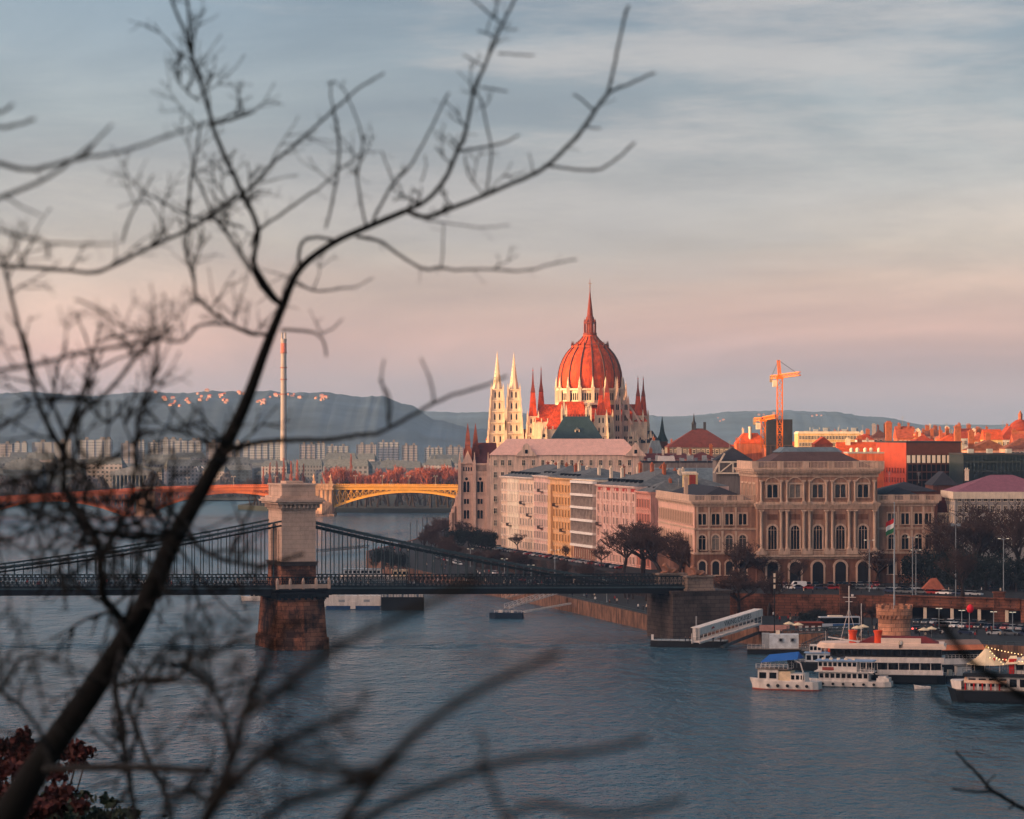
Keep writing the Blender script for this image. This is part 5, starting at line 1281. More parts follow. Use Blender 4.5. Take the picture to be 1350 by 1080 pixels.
# in front of the row and the palace (pixel column, foot row, height in px, label)
big = [(822,756,66,ZS,'broad bare tree in front of the pink house, leftmost of the big quay trees'),
 (848,762,72,ZS,'tall bare tree just left of the lion pedestals before the salmon house'),
 (872,764,76,ZS,'tallest bare tree behind the bridge end before the palace corner'),
 (893,766,66,ZS,'dense bare tree right behind the lion pedestals'),
 (938,768,62,ZS,'bare tree before the left wing of the palace, first right of the lions'),
 (962,770,56,ZS,'bare tree before the second and third window of the left palace wing'),
 (985,772,58,ZS,'bare tree where the left wing meets the tall middle block'),
 (975,815,66,ZQ,'bare tree on the lower quay standing against the reddish retaining wall'),
 (1014,812,60,ZQ,'bare tree on the lower quay beside the tall mast'),
 (1250,770,90,ZS,'wide bare tree before the white classical building, leftmost of three'),
 (1290,775,112,ZS,'tall bare tree before the mauve roofed building'),
 (1335,778,118,ZS,'huge bare tree at the right edge before the mauve roofed building'),
 (1312,772,84,ZS,'lower bare tree between the two tall ones at the right edge'),
 (1180,766,50,ZS,'thin bare tree before the dark right wing of the palace'),
 (1210,768,46,ZS,'small bare tree before the right wing beside the memorial'),
 (1230,768,60,ZS,'bare tree at the right corner of the palace'),
 (845,752,50,ZS,'bare tree behind the two leftmost big quay trees'),
 (918,768,60,ZS,'bare tree just right of the lion pedestals hiding the palace corner'),
 (1050,772,34,ZS,'small bare tree between the first palace doors'),
 (1155,772,48,ZS,'bare tree at the right end of the palace middle block'),
 (1268,790,70,ZS,'bare tree on the near side of the square right of the flood light mast'),
 (905,766,50,ZS,'small bare tree filling the gap right of the tallest tree'),
 (1008,770,40,ZS,'small bare tree before the first tall arch of the palace'),
]
for i, (px, py, hp, zb, lab) in enumerate(big):
    D = F*(CAMH-zb)/(py-HZ); H_ = hp*D/F; h0 = HT[tp[i%3].name]
    plant(tp[i%3], (XP(px,D), D, zb), H_/h0*(1.35 if i < 4 else 1.15), lab, sz=H_/h0*1.05)
small = [(655,722,26),(690,727,26),(752,738,22),(640,718,24),(622,712,26),(608,708,24),(592,706,22),(800,748,32)]
for i, (px, py, hp) in enumerate(small):
    D = F*(CAMH-ZS)/(py-HZ); H_ = hp*D/F
    plant(tp[i%3], (XP(px,D)-2, D-6, ZS), H_/HT[tp[i%3].name], 'small bare street tree on the quay before the riverside house row', 'small street trees along the riverside row')
for i, px in enumerate((1125,1138,1150,1162)):
    D = 830; plant(tp[i%3], (XP(px,D), D, ZQ), 30*D/F/HT[tp[i%3].name], 'low bushy bare tree against the retaining wall behind the coach and turret', 'low trees behind the coach')
r_ = random.Random(61)
for i in range(40):
    u = r_.random(); b0 = between0(UP[6:14], u); plant(tp[i%3], (b0.x-r_.uniform(3,9), b0.y-2, ZQ), r_.uniform(6.5,11)/HT[tp[i%3].name], 'bare tree on the lower quay in the row under the dark retaining wall', 'quay trees under the sooty wall')
# dark evergreens
def leafy(seed, w_, h_, n_=2600, sz=.34, m=None, stem=True, name='evergreen_tree'):
    r = random.Random(seed); lobes = [(Vector((r.uniform(-.5,.5)*w_, r.uniform(-.5,.5)*w_, h_*r.uniform(.3,.85))), w_*r.uniform(.2,.42)) for _ in range(11)]
    cr = MB(); 
    for _ in range(n_):
        c, q = r.choice(lobes); d = Vector((r.gauss(0,1), r.gauss(0,1), r.gauss(0,.9))).normalized(); p = c+d*q*r.uniform(.55,1.05)
        if p.z < .2: continue
        a = Vector((r.gauss(0,1), r.gauss(0,1), r.gauss(0,1))).normalized()*sz*r.uniform(.5,1.2); b_ = a.cross(Vector((r.gauss(0,1), r.gauss(0,1), r.gauss(0,1)))).normalized()*sz*.6
        cr.add([p-a, p+b_, p+a, p-b_], [(0,1,2,3)])
    tr = MB(); tr.tube([(0,0,-1),(0,0,h_*.4),(.1,0,h_*.75)], [w_*.05,w_*.035,w_*.01], 6)
    for k in range(6):
        a = k*1.05; tr.tube([(0,0,h_*(.25+.06*k)),(math.cos(a)*w_*.3, math.sin(a)*w_*.3, h_*(.45+.07*k))],[w_*.02,w_*.006],4)
    o = thing(name, 'x', 'tree' if h_ > 3 else 'shrub'); tr.build('trunk', bark, o); cr.build('crown', m or leaf_dark, o); index_kids(o); return o
ev = leafy(5, 9, 9, 4200)
for i, (px, py, wp, lab) in enumerate(((1215,772,46,'dark evergreen clump before the palace right wing'),(1262,776,54,'dark evergreen clump left of the street lamp at the right'),(1300,778,50,'dark evergreen clump under the bare trees at the right'),(1340,780,46,'dark evergreen at the right edge of the square'),(618,722,26,'dark evergreen at the foot of the gothic pavilion, left one'),(640,728,28,'dark evergreen at the foot of the gothic pavilion, right one'),(600,718,22,'dark evergreen beside the river steps of the pavilion'),(505,748,26,'dark evergreen on the promenade bulge behind the chain bridge'),(525,752,24,'rounded evergreen right of the first one on the promenade bulge'),(1080,820,18,'dark clipped shrub left of the coach'),(1062,822,16,'small clipped shrub further left of the coach'))):
    zb = ZS if py < 800 and px > 560 else ZQ; D = F*(CAMH-zb)/(py-HZ); plant(ev, (XP(px,D), D, zb), wp*D/F/10, lab)
# red lit trees of the island and the wood under the arches
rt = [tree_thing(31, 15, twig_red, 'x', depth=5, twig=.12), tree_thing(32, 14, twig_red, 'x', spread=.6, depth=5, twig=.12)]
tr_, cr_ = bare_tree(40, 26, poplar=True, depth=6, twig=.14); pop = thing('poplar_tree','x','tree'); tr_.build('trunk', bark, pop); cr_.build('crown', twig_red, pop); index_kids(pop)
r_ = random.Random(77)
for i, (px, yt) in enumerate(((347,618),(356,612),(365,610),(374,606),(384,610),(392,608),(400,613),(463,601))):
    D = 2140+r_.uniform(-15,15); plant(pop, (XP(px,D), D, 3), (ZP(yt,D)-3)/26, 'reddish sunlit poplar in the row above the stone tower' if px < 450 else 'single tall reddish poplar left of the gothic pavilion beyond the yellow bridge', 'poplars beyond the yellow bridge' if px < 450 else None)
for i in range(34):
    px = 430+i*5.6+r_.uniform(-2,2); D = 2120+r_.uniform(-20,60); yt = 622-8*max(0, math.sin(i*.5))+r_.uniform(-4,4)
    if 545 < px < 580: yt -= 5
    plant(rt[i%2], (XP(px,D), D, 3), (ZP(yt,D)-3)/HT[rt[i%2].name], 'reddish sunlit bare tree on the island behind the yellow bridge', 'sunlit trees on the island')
for i in range(14):
    px = 330+i*4.6; D = 2180+r_.uniform(-30,60); plant(tp[i%3], (XP(px,D), D, 3), (ZP(632+r_.uniform(-4,6),D)-3)/HT[tp[i%3].name], 'dim bare tree on the island tip behind the chain bridge tower', 'dim trees on the island tip')
# far wooded shore reads as one mass
mb = MB(); r = random.Random(5)
for _ in range(26000):
    px = r.uniform(-80, 660); D = r.uniform(2500, 2680)
    if px > 400 and r.random() < .4: D = r.uniform(2200, 2400)
    h = (9+6*math.sin(px*.07)+5*math.sin(px*.19+1))*r.random()**.6+2; x = XP(px,D); s_ = r.uniform(.6,1.7)
    mb.add([(x-s_*.4,D,h-s_),(x+s_*.4,D+r.uniform(-1,1),h-s_*.8),(x+r.uniform(-.6,.6),D,h+s_)], [(0,1,2)])
o = mb.build('far_woods', mat('far_wood_twigs', (62,58,62), rough=1, var=.4, sc=.02)); tag(o, 'dim belt of bare woods along the far shore under the city', 'woods', kind='stuff')
# ---------------- boats, pontoons and things on the quay
hull_w = mat('white_boat_paint', (222,212,202), rough=.5, var=.08, sc=1.2, streak=.2); hull_d = mat('dark_hull', (12,17,20), rough=.5, var=.3); rustm = mat('rust_line', (150,70,46), var=.3, sc=1)
blue_c = mat('blue_canopy', (28,88,160), rough=.7, var=.1); lblue = mat('light_blue_roof', (130,160,190), rough=.6, var=.1); redm = mat('red_paint', (190,36,26), var=.1); orangem = mat('orange_funnel', (224,76,36), var=.1)
deckm = mat('boat_deck', (120,110,100), var=.2); steel = mat('galvanised', (150,150,150)); tentm = mat('tent_canvas', (226,206,170), rough=.9, var=.08)
def hull(mb, L_, B, zb, zd_, bow=.3, stern=.1, mi=0, sheer=.5, flare=.15):
    "ship hull, bow towards -x; three strakes"
    n_ = 14; rows = []
    for (z, wf) in ((zb, 1-flare), (zb+(zd_-zb)*.35, 1-flare*.4), (zd_, 1.0)):
        pts = []
        for k in range(n_+1):
            u = k/n_
            w_ = B/2*wf*(math.sin(min(1, u/bow)*PI/2)**.8 if u < bow else (1 if u < 1-stern else 1-.35*((u-(1-stern))/stern)**2))
            zz = z+(sheer*(1-u/bow)**2 if u < bow and z > zb else 0); off = -(z-zb)*.35*(1-u)**3
            pts.append((-L_/2+u*L_+off, w_, zz))
        rows.append(pts)
    o = []; 
    for pts in rows: o += [(x,-w_,z) for x,w_,z in pts]+[(x,w_,z) for x,w_,z in reversed(pts)]
    m_ = 2*(n_+1); fs = []
    for j in range(2):
        for k in range(m_): a = j*m_+k; b_ = j*m_+(k+1)%m_; fs.append((a,b_,b_+m_,a+m_))
    fs.append(tuple(range(2*m_,3*m_))); mb.add(o, fs, mi)
def rail(x0, x1, y, z, h, parent, m, step=.9, name='railing', end=None):
    mb = MB(); n_ = max(2,int((x1-x0)/step))
    for k in range(n_+1): x = x0+(x1-x0)*k/n_; mb.box(x-.04,x+.04,y-.04,y+.04,z,z+h)
    for q in (.5, 1): mb.box(x0,x1,y-.03,y+.03,z+h*q-.05,z+h*q)
    mb.build(name, m, parent)
def house(parent, x0, x1, b, z0, z1, wm_, n_, wz=(.3,.8), name='deckhouse', ww=.7, ends=2):
    o = MB().box(x0,x1,-b,b,z0,z1).build(name, wm_, parent); h = z1-z0
    for k in range(n_):
        x = x0+(x1-x0)*(k+.5)/n_; q = (x1-x0)/n_*ww/2
        MB().box(x-q,x+q,-b-.04,-b+.02,z0+h*wz[0],z0+h*wz[1]).build('window', GLD, o)
    for k in range(ends):
        y = -b+2*b*(k+.5)/ends; q = b/ends*ww; MB().box(x0-.04,x0+.02,y-q,y+q,z0+h*wz[0],z0+h*wz[1]).build('window', GLD, o)
    return o
def water_at(px, py): return G(px, py, 0)
def boat(name, label, cat, px, py, rz): p = water_at(px, py); return thing(name, label, cat, p, rz)
# 1 small excursion boat under a bright blue canopy
o = boat('excursion_boat', 'small white excursion boat with a bright blue canopy, leftmost of the moored passenger boats', 'boat', 1037, 909, math.radians(-20)); o.scale = (1.16,1.16,1.16)
mb = MB(); hull(mb, 13.2, 4.4, -.4, 1.7, .3, mi=0); hull(mb, 13.26, 4.2, -.42, .22, .3, mi=1, sheer=0); mb.build('hull', [hull_w, rustm], o)
house(o, -5.2, -1.2, 1.9, 1.6, 3.9, hull_w, 2, (.25,.75)); house(o, -1.2, 1.2, 1.7, 1.6, 3.6, mat('cream_boat_paint',(222,196,160)), 0, name='cabin', ends=0); house(o, 1.2, 4.0, 1.7, 1.6, 3.2, hull_w, 3, name='aft_cabin')
MB().box(-5.6,.9,-2.1,2.1,3.9,4.05).build('upper_deck', deckm, o); rail(-5.5,.8,-2.05,4.05,.9,o,hull_w); rail(-5.5,.8,2.05,4.05,.9,o,hull_w)
mb = MB(); mb.add([(-4.6,-2.4,5.2),(2.8,-2.4,6.0),(2.8,2.4,6.0),(-4.6,2.4,5.2),(-3.4,0,6.6),(2.4,0,7.3)],[(0,1,5,4),(1,2,5),(2,3,4,5),(3,0,4),(3,2,1,0)]); mb.build('canopy', blue_c, o)
for x in (-3,-1,1.5):
    for y in (-2,2): MB().tube([(x,y,4),(x,y,5.6)],.05,5).build('canopy_post', steel, o)
MB().tube([(2.0,-1.8,5.8),(3.2,-1.8,5.2),(3.7,-1.8,3.6),(3.6,-1.8,1.8)],.13,6).build('davit', hull_w, o); rail(4.0,6.3,-1.8,1.7,.8,o,hull_w)
for k in range(5): MB().lathe([(.16,0),(.32,.1),(.32,.25),(.16,.35)],0,0,10).build('fender', hull_d, o, loc=(-3+k*1.9,-2.3,.9)).rotation_euler = (PI/2,0,0)
# 2 tour boat with a light blue roof
o = boat('tour_boat', 'white two deck tour boat with a pale blue roof beside the blue canopied boat', 'boat', 1122, 905, math.radians(-15))
mb = MB(); hull(mb, 18.5, 4.8, -.4, 1.3, .2, mi=0); hull(mb, 18.56, 4.6, -.42, .1, .2, mi=1, sheer=0); mb.build('hull', [hull_w, hull_d], o)
house(o, -7, 4.2, 2.1, 1.3, 3.3, hull_w, 9, (.35,.85)); MB().box(-8,5.5,-2.5,2.5,3.3,3.5).build('middle_deck', hull_w, o)
house(o, -7.2, 1.6, 2.0, 3.5, 5.7, hull_w, 8, (.5,.9), name='saloon')
MB().box(-7.8,5.4,-2.4,2.4,5.7,5.95).build('roof', lblue, o); mb = MB()
for x in (2.4,3.7,5.0):
    for y in (-2.2,2.2): mb.box(x-.06,x+.06,y-.06,y+.06,3.5,5.7)
mb.build('roof_posts', hull_w, o)
MB().box(-6.2,-3.6,-2.12,-2.0,3.7,4.4).build('red_lettering', mat('faded_red_sign',(150,70,60)), o)
rail(1.6,5.4,-2.4,3.5,.9,o,hull_w); MB().box(6.0,8.8,-1.9,1.9,1.3,2.1).box(6.3,8.2,-1.5,1.5,2.1,2.5).build('aft_bench', hull_w, o); MB().tube([(5.0,-1.4,3.5),(6.6,-1.4,1.4)],.1,4).tube([(5.0,-.6,3.5),(6.6,-.6,1.4)],.1,4).build('stair', iron_dark, o)
for k in range(6): MB().lathe([(.16,0),(.32,.1),(.32,.25),(.16,.35)],0,0,10).build('fender', hull_d, o, loc=(-6+k*2.3,-2.5,.7)).rotation_euler = (PI/2,0,0)
for k in range(5): MB().box(-6.6+k*1.7,-5.9+k*1.7,-.4,.4,5.95,6.35).build('life_raft', cream, o)
MB().tube([(-6,0,5.9),(-6,0,8.4)],.06,5).build('mast', hull_w, o)
# 3 restaurant ship
o = boat('restaurant_ship', 'large white restaurant ship with a red roof and two orange funnels', 'ship', 1168, 900, math.radians(-9))
mb = MB(); hull(mb, 27, 9, -.5, 2.1, .22, mi=0, sheer=.3); mb.build('hull', [hull_d], o)
MB().box(-12,13,-4.4,4.4,2.1,2.4).build('main_deck', hull_w, o)
house(o, -9, 12.6, 3.6, 2.4, 4.9, hull_d, 14, (.2,.85), name='lower_saloon')
for x0, x1 in ((-10.5,-3.0),(-1.8,13.0)): MB().box(x0,x1,-4.6,-4.45,2.2,3.3).box(x0,x1,4.45,4.6,2.2,3.3).build('bulwark', hull_w, o)
mb = MB()
for k in range(10): x = -9+k*2.4; mb.box(x-.07,x+.07,-4.5,-4.36,3.3,5)
mb.build('deck_posts', hull_w, o)
MB().box(-9,13.3,-4.8,4.8,4.9,6.1).build('upper_bulwark', hull_w, o)
house(o, -12.5, 12.6, 3.8, 6.1, 8.0, hull_d, 16, (.2,.85), name='upper_saloon')
mb = MB(); pl = [(-15.5,-1.5),(-14,-4),(-11.5,-5.2),(13.6,-5.2),(13.6,5.2),(-11.5,5.2),(-14,4),(-15.5,1.5)]
mb.prism(pl, 8.0, 8.8); pl2 = [(x*.97,y*.9) for x,y in pl]; mb.prism(pl2, 8.8, 9.2); mb.build('canopy_roof', mat('canopy_white',(222,198,180),var=.08), o)
mb = MB(); mb.add([(-6,-3,9.2),(12,-3,9.2),(12,3.4,9.2),(-6,3.4,9.2),(-3,-.5,10.6),(9,-.5,10.6),(9,1.5,10.6),(-3,1.5,10.6)],[(0,1,5,4),(1,2,6,5),(2,3,7,6),(3,0,4,7),(4,5,6,7)]); mb.build('red_roof', mat('wine_red_roof',(112,36,34),var=.15), o)
MB().box(-1,8,-3.6,-3.1,9.2,10.4).build('name_board', mat('canopy_white',(222,198,180)), o)
for x in (-7.4,-1.7):
    MB().lathe([(.85,9.2),(.8,11.0),(1.05,12.0),(.95,12.1)],x,-2.6,12).lathe([(.8,12.1),(.5,12.15)],x,-2.6,12).build('funnel', orangem, o, smooth=False)
mb = MB(); mb.tube([(-8.4,0,9.2),(-8.4,0,22)],.14,6); mb.bar((-9.8,0,19.4),(-6.8,0,19.4),.14); mb.bar((-9.2,0,18.4),(-7.6,0,18.4),.12); mb.lathe([(.3,19.6),(.3,20.1)],-7.6,0,8); mb.tube([(-5.6,0,9.2),(-5.6,0,18)],.09,5)
mb.tube([(-8.4,0,17),(-6.4,.8,9.2)],.05,4); mb.tube([(-8.4,0,17),(-10.4,-.8,9.2)],.05,4); mb.build('mast', hull_w, o)
mb = MB(); mb.bar((-13,-3.5,10.5),(-6.5,-3.5,9.6),.16,.3); mb.build('boom', hull_w, o)
o = boat('dinghy', 'tiny white dinghy floating under the stern of the restaurant ship', 'boat', 1216, 908, .1); mb = MB(); hull(mb, 3.6, 1.5, -.1, .5, .4); mb.build('hull', hull_w, o); MB().box(.4,.6,-.6,.6,.5,.62).build('thwart', deckm, o)
o = boat('tugboat', 'dark hulled tugboat with white wheelhouse between the service pontoon and restaurant ship', 'boat', 1082, 884, math.radians(-10))
mb = MB(); hull(mb, 15, 4.6, -.4, 1.9, .3, sheer=.8); mb.build('hull', hull_d, o); house(o,-3.5,2.6,1.6,1.9,4.2,mat('cabin_white',(200,206,208)),4); MB().box(-3.9,3,-1.9,1.9,4.2,4.4).build('roof', lblue, o); house(o,-2.6,.2,1.2,4.4,6.2,hull_w,3,name='wheelhouse'); MB().tube([(1.2,0,4.4),(1.2,0,9.5)],.08,5).build('mast', hull_w, o); rail(-6,-3.6,-1.9,1.9,.9,o,hull_w); rail(3,6.8,-2,1.9,.9,o,hull_w); MB().lathe([(.45,4.4),(.4,6.0),(.5,6.1)],2.1,.6,10).build('funnel', orangem, o)
o = boat('moored_barge', 'low dark moored barge with stacked white crates left of the party ship', 'barge', 1252, 898, math.radians(8))
MB().prism([(-6.5,-1.4),(-5.4,-2.2),(6,-2.2),(6,2.2),(-5.4,2.2),(-6.5,1.4)],-.4,1.3).build('hull', hull_d, o); rail(-5.2,5.8,-2.1,1.3,.9,o,hull_w); MB().box(1.5,4.6,-1.2,1.2,1.3,3.4).build('cabin', hull_w, o); MB().box(1.3,4.8,-1.4,1.4,3.4,3.6).build('roof', deckm, o)
for k in range(4): MB().box(-4.4+k*1.3,-3.5+k*1.3,-.8,.4,1.3,2.0+(k%2)*.6).build('crate', cream, o)
# 4 vessel behind it
o = boat('river_vessel', 'low river vessel with an orange tinted roof, half hidden behind the restaurant ship', 'ship', 1243, 886, math.radians(12))
mb = MB(); hull(mb, 20, 6, -.5, 2.0, .15); mb.build('hull', [hull_d], o); MB().box(-9,9.6,-3.1,3.1,2.0,3.4).build('bulwark', hull_w, o); house(o,-8,9,2.6,3.4,5.4,hull_d,10)
MB().box(-9,9.5,-3.2,3.2,5.4,6.6,tx=.3,ty=.9).build('roof', mat('apricot_roof',(206,122,84),var=.1), o); MB().box(-6,9,-2.4,2.4,6.6,7.6,tx=.3,ty=1.4).build('long_awning', mat('taupe_awning',(140,116,104),var=.15), o); rail(-9,9.4,-3.1,3.4,.9,o,hull_w)
# 5 party boat with tent roof at the right edge
o = boat('party_ship', 'dark hulled party ship with cream tent roof and light strings at the right edge', 'ship', 1330, 926, math.radians(-16))
mb = MB(); hull(mb, 24, 8, -.6, 2.6, .16, mi=0, sheer=.6); mb.build('hull', [hull_d], o)
MB().box(-10.6,11,-4.05,4.05,2.6,2.8).build('main_deck', deckm, o)
mb = MB(); mb.add([(-11.8,-1.2,2.6),(-11.8,1.2,2.6),(-9.6,3.6,2.6),(-9.6,-3.6,2.6),(-12.2,-1.2,4.6),(-12.2,1.2,4.6),(-9.6,3.7,4.5),(-9.6,-3.7,4.5)],[(0,4,5,1),(1,5,6,2),(0,3,7,4),(4,7,6,5)]); mb.build('bow_bulwark', hull_w, o)
mb = MB(); mb.add([(-9,-4.3,4.4),(0,-4.3,4.4),(0,-2,5.6),(-9,-2,5.6),(-9,-4.3,4.2),(0,-4.3,4.2)],[(0,1,2,3),(4,5,1,0)]); mb.build('awning', mat('peach_awning',(226,186,158),var=.06), o)
for k in range(10): MB().box(-8.8+k*.9,-8.5+k*.9,-4.3,-4.15,2.8,4.3).build('curtain', [redm, hull_w][k%2], o)
house(o, -8.4, 11, 3.4, 2.8, 5.6, hull_w, 9, (.25,.85)); MB().box(-9.2,11.4,-4,4,5.6,6.3).build('upper_deck', hull_d, o); rail(-9.2,4,-3.95,6.3,1.0,o,iron_light)
house(o, 1.5, 11, 3.0, 6.3, 9.3, hull_w, 4, (.25,.8), name='wheelhouse'); MB().box(.4,1.5,-3.2,-2.0,6.3,9.4).build('red_door', redm, o); MB().box(4,11.4,-3.3,3.3,9.3,9.7).build('blue_roof', lblue, o)
MB().box(2.4,11.2,-3.1,-2.96,5.7,6.25,0).build('sign_board', hull_d, o)
for (cx_, rr_, zt_, zb_) in ((-4.6,4.4,11.6,8.0),):
    mb = MB(); mb.lathe([(rr_,zb_),(rr_*.72,zb_+.7),(rr_*.42,zb_+1.7),(rr_*.16,zb_+3.0),(.25,zt_)],cx_,0,12); mb.build('tent', tentm, o)
    mb = MB(); mb.lathe([(.45,zt_-.5),(.5,zt_-.1),(.1,zt_+.4)],cx_,0,8); mb.build('tent_finial', mat('gilt',(190,150,80)), o)
    mb = MB()
    for k in range(8): a = 2*PI*k/8; mb.tube([(cx_+rr_*.97*math.cos(a),rr_*.97*math.sin(a)*.9,6.3),(cx_+rr_*.97*math.cos(a),rr_*.97*math.sin(a)*.9,zb_+.05)],.07,5)
    mb.build('tent_pole', hull_w, o)
for k in range(3):
    x = 1.2+k*2.6; MB().add([(x-1.6,-3.9,8.3),(x+1.2,-3.9,8.5),(x+.6,-1,10.0),(x-.8,-1,9.9)],[(0,1,2,3)]).add([(x-1.6,-3.9,8.24),(x+1.2,-3.9,8.44),(x+.6,-1,9.94),(x-.8,-1,9.84)],[(3,2,1,0)]).build('sail_awning', tentm, o)
bulb = mat('warm_bulb', (255,206,140), emit=((1,.62,.28),1.6))
for j, (a, b_) in enumerate((((-4.6,-.3,11.6),(11,-3,9.9)),((-4,-2.6,9.6),(11,-3.4,9.3)),((-4.6,0,11.4),(-.5,-3.9,8.6)))):
    a = Vector(a); b_ = Vector(b_); n_ = 22
    for k in range(n_ if j < 2 else 8):
        p = a+(b_-a)*(k+.5)/(n_ if j < 2 else 8)-Vector((0,0,.5*math.sin(PI*(k+.5)/n_)))
        MB().lathe([(.03,p.z+.12),(.12,p.z),(.03,p.z-.12)],p.x,p.y,6).build('light_bulb', bulb, o)
    MB().tube([a,(a+b_)/2-Vector((0,0,.4)),b_],.03,4).build('light_string', iron_dark, o)
for k in range(6): x = -3+k*2.2; MB().add([(x,-3.3,9.6-k*.05),(x+.7,-3.35,9.6-k*.05),(x+.35,-3.32,8.9-k*.05)],[(0,1,2)]).build('pennant', redm, o)
mb = MB(); 
for q in ((8.5,0),(11.2,0)): mb.lathe([(.9,9.8),(1.0,10.3),(.6,10.9),(.1,11.1)],q[0],-1,12)
mb.build('radar_dome', hull_w, o)
# writing helper
def words(txt, size, m, parent, loc, rot, name='lettering', ext=.02, xs_=1):
    cu = bpy.data.curves.new(name, 'FONT'); cu.body = txt; cu.size = size; cu.extrude = ext; cu.align_x = 'CENTER'; cu.align_y = 'CENTER'; cu.materials.append(m); cu.space_character = 1.08; cu.resolution_u = 2
    t_ = bpy.data.objects.new('tmp', cu); C.objects.link(t_); bpy.context.view_layer.update()
    me = bpy.data.meshes.new_from_object(t_.evaluated_get(bpy.context.evaluated_depsgraph_get())); bpy.data.objects.remove(t_)
    me.name = name; q = put(me, name, parent, loc=loc); q.rotation_euler = rot; q.scale = (xs_,1,1); return q
words('EPK CR', .5, hull_w, o, (7.0,-3.12,5.97), (PI/2,0,0))
# cruise landing pontoon and its covered gangway with lettering
o = boat('landing_pontoon', 'long dark landing pontoon with low rails at the foot of the lettered gangway', 'pontoon', 912, 853, math.radians(-9))
mb = MB(); mb.prism([(-11,-.5),(-9,-2.6),(9.5,-2.6),(9.5,2.8),(-9,2.8),(-11,.8)], -.5, 1.7, 0); mb.prism([(-10.9,-.4),(-8.9,-2.5),(9.4,-2.5),(9.4,2.7),(-8.9,2.7),(-10.9,.7)], 1.7, 1.85, 1); mb.build('hull', [hull_d, mat('pale_deck_plate',(150,158,160))], o)
rail(-9,9,-2.5,1.85,.9,o,iron_light,1.2); MB().box(-10.8,-10.2,-.2,.3,1.8,3.2).build('bollard', hull_w, o)
MB().box(1.1,1.5,-1.2,-.8,1.8,8.2).build('mast', steel, o); MB().box(.3,1.9,-.9,.5,1.8,5.2).build('gate_box', hull_w, o)
g0 = G(917, 846, 1.8)+Vector((0,0,0)); g0 = Vector((XP(917,790),790,2.2)); g1 = Vector((XP(999,815),815,ZP(822,815)))
L_ = (g1-g0).length; rzg = math.atan2(g1.y-g0.y, g1.x-g0.x); tilt = math.atan2(g1.z-g0.z, math.hypot(g1.x-g0.x, g1.y-g0.y))
o = thing('covered_gangway', 'white covered gangway with dark lettering climbing from the pontoon to the quay', 'gangway', g0, rzg); sl_ = math.tan(tilt); Lh = L_*math.cos(tilt)
mb = MB(); mb.bar((0,-1.2,0),(Lh,-1.2,sl_*Lh),.25,.5); mb.bar((0,1.2,0),(Lh,1.2,sl_*Lh),.25,.5); mb.add([(0,-1.2,.1),(Lh,-1.2,sl_*Lh+.1),(Lh,1.2,sl_*Lh+.1),(0,1.2,.1)],[(0,1,2,3)]); mb.build('walkway', hull_w, o)
mb = MB()
for k in range(17):
    x = Lh*k/16
    for y in (-1.2,1.2): mb.box(x-.06,x+.06,y-.06,y+.06,sl_*x,sl_*x+2.4)
for y in (-1.2,1.2): mb.bar((0,y,1.1),(Lh,y,sl_*Lh+1.1),.08)
mb.build('posts', hull_w, o)
mb = MB(); mb.bar((-.3,-1.35,3.0),(Lh+.3,-1.35,sl_*Lh+3.0),.1,1.9); mb.bar((-.3,0,3.9),(Lh+.3,0,sl_*Lh+3.9),2.7,.12); mb.build('canopy', hull_w, o)
q = words('VIKING CRUISES', 1.75, mat('dark_letters',(24,24,30)), o, (Lh*.60,-1.43,sl_*Lh*.60+2.95), (PI/2,-tilt,0), ext=.01)
q2 = MB().xz([(-.9,-.3),(.9,-.1),(.5,.35),(-.4,.25)],-.03,0).build('emblem', mat('red_emblem',(170,60,50)), o, loc=(Lh*.20,-1.42,sl_*Lh*.20+2.95)); q2.rotation_euler = (0,-tilt,0)
def plain_gangway(label, pa, pb, w_=1.6, truss=1.2, cat='gangway', m=None):
    pa, pb = Vector(pa), Vector(pb); d = pb-pa; o = thing('gangway', label, cat, pa, math.atan2(d.y,d.x)); Lh = math.hypot(d.x,d.y); m = m or iron_light
    mb = MB()
    for y in (-w_/2,w_/2):
        mb.bar((0,y,0),(Lh,y,d.z),.2); mb.bar((0,y,truss),(Lh,y,d.z+truss),.16)
        n_ = max(3,int(Lh/2))
        for k in range(n_+1): x = Lh*k/n_; z = d.z*k/n_; mb.bar((x,y,z),(x,y,z+truss),.12)
        for k in range(n_): x = Lh*k/n_; x1 = Lh*(k+1)/n_; mb.bar((x,y,d.z*k/n_),(x1,y,d.z*(k+1)/n_+truss),.09)
    mb.build('truss', m, o); MB().bar((0,0,.02),(Lh,0,d.z+.02),w_-.25,.12).build('walkway', deckm, o); return o
plain_gangway('slim steel mooring boom under the lettered gangway', (XP(952,790),790,1.0), (XP(1016,822),822,3.8), .8, .3)
# grey service pontoon with white cabin
o = boat('service_pontoon', 'grey service pontoon with a white cabin and tall radio mast behind the blue canopied boat', 'pontoon', 1026, 862, math.radians(-4))
MB().box(-8,8,-2.6,2.6,-.5,1.3).build('hull', hull_d, o); MB().box(-7.9,7.9,-2.5,2.5,1.3,1.5).build('deck', deckm, o); rail(-7.9,-3.6,-2.5,1.5,1.1,o,hull_w); rail(5,7.8,-2.5,1.5,1.1,o,hull_w)
MB().box(-2.3,5.2,-1.8,2.0,1.5,5.1).build('cabin', mat('cabin_white',(200,206,208),var=.06), o)
for x in (.6,3.6): MB().box(x-.55,x+.55,-2.1,-1.78,3.2,4.2,0).build('vent_box', grey_eq, o); MB().lathe([(.38,0),(.38,.05)],0,0,12).build('fan', dark_open, o, loc=(x,-2.11,3.7)).rotation_euler = (PI/2,0,0)
MB().box(-4.2,-2.3,-1.2,1.4,1.5,5.3).build('stair_box', grey_eq, o); MB().box(-.6,.4,-.5,.5,5.1,6.0).build('roof_box', cream, o)
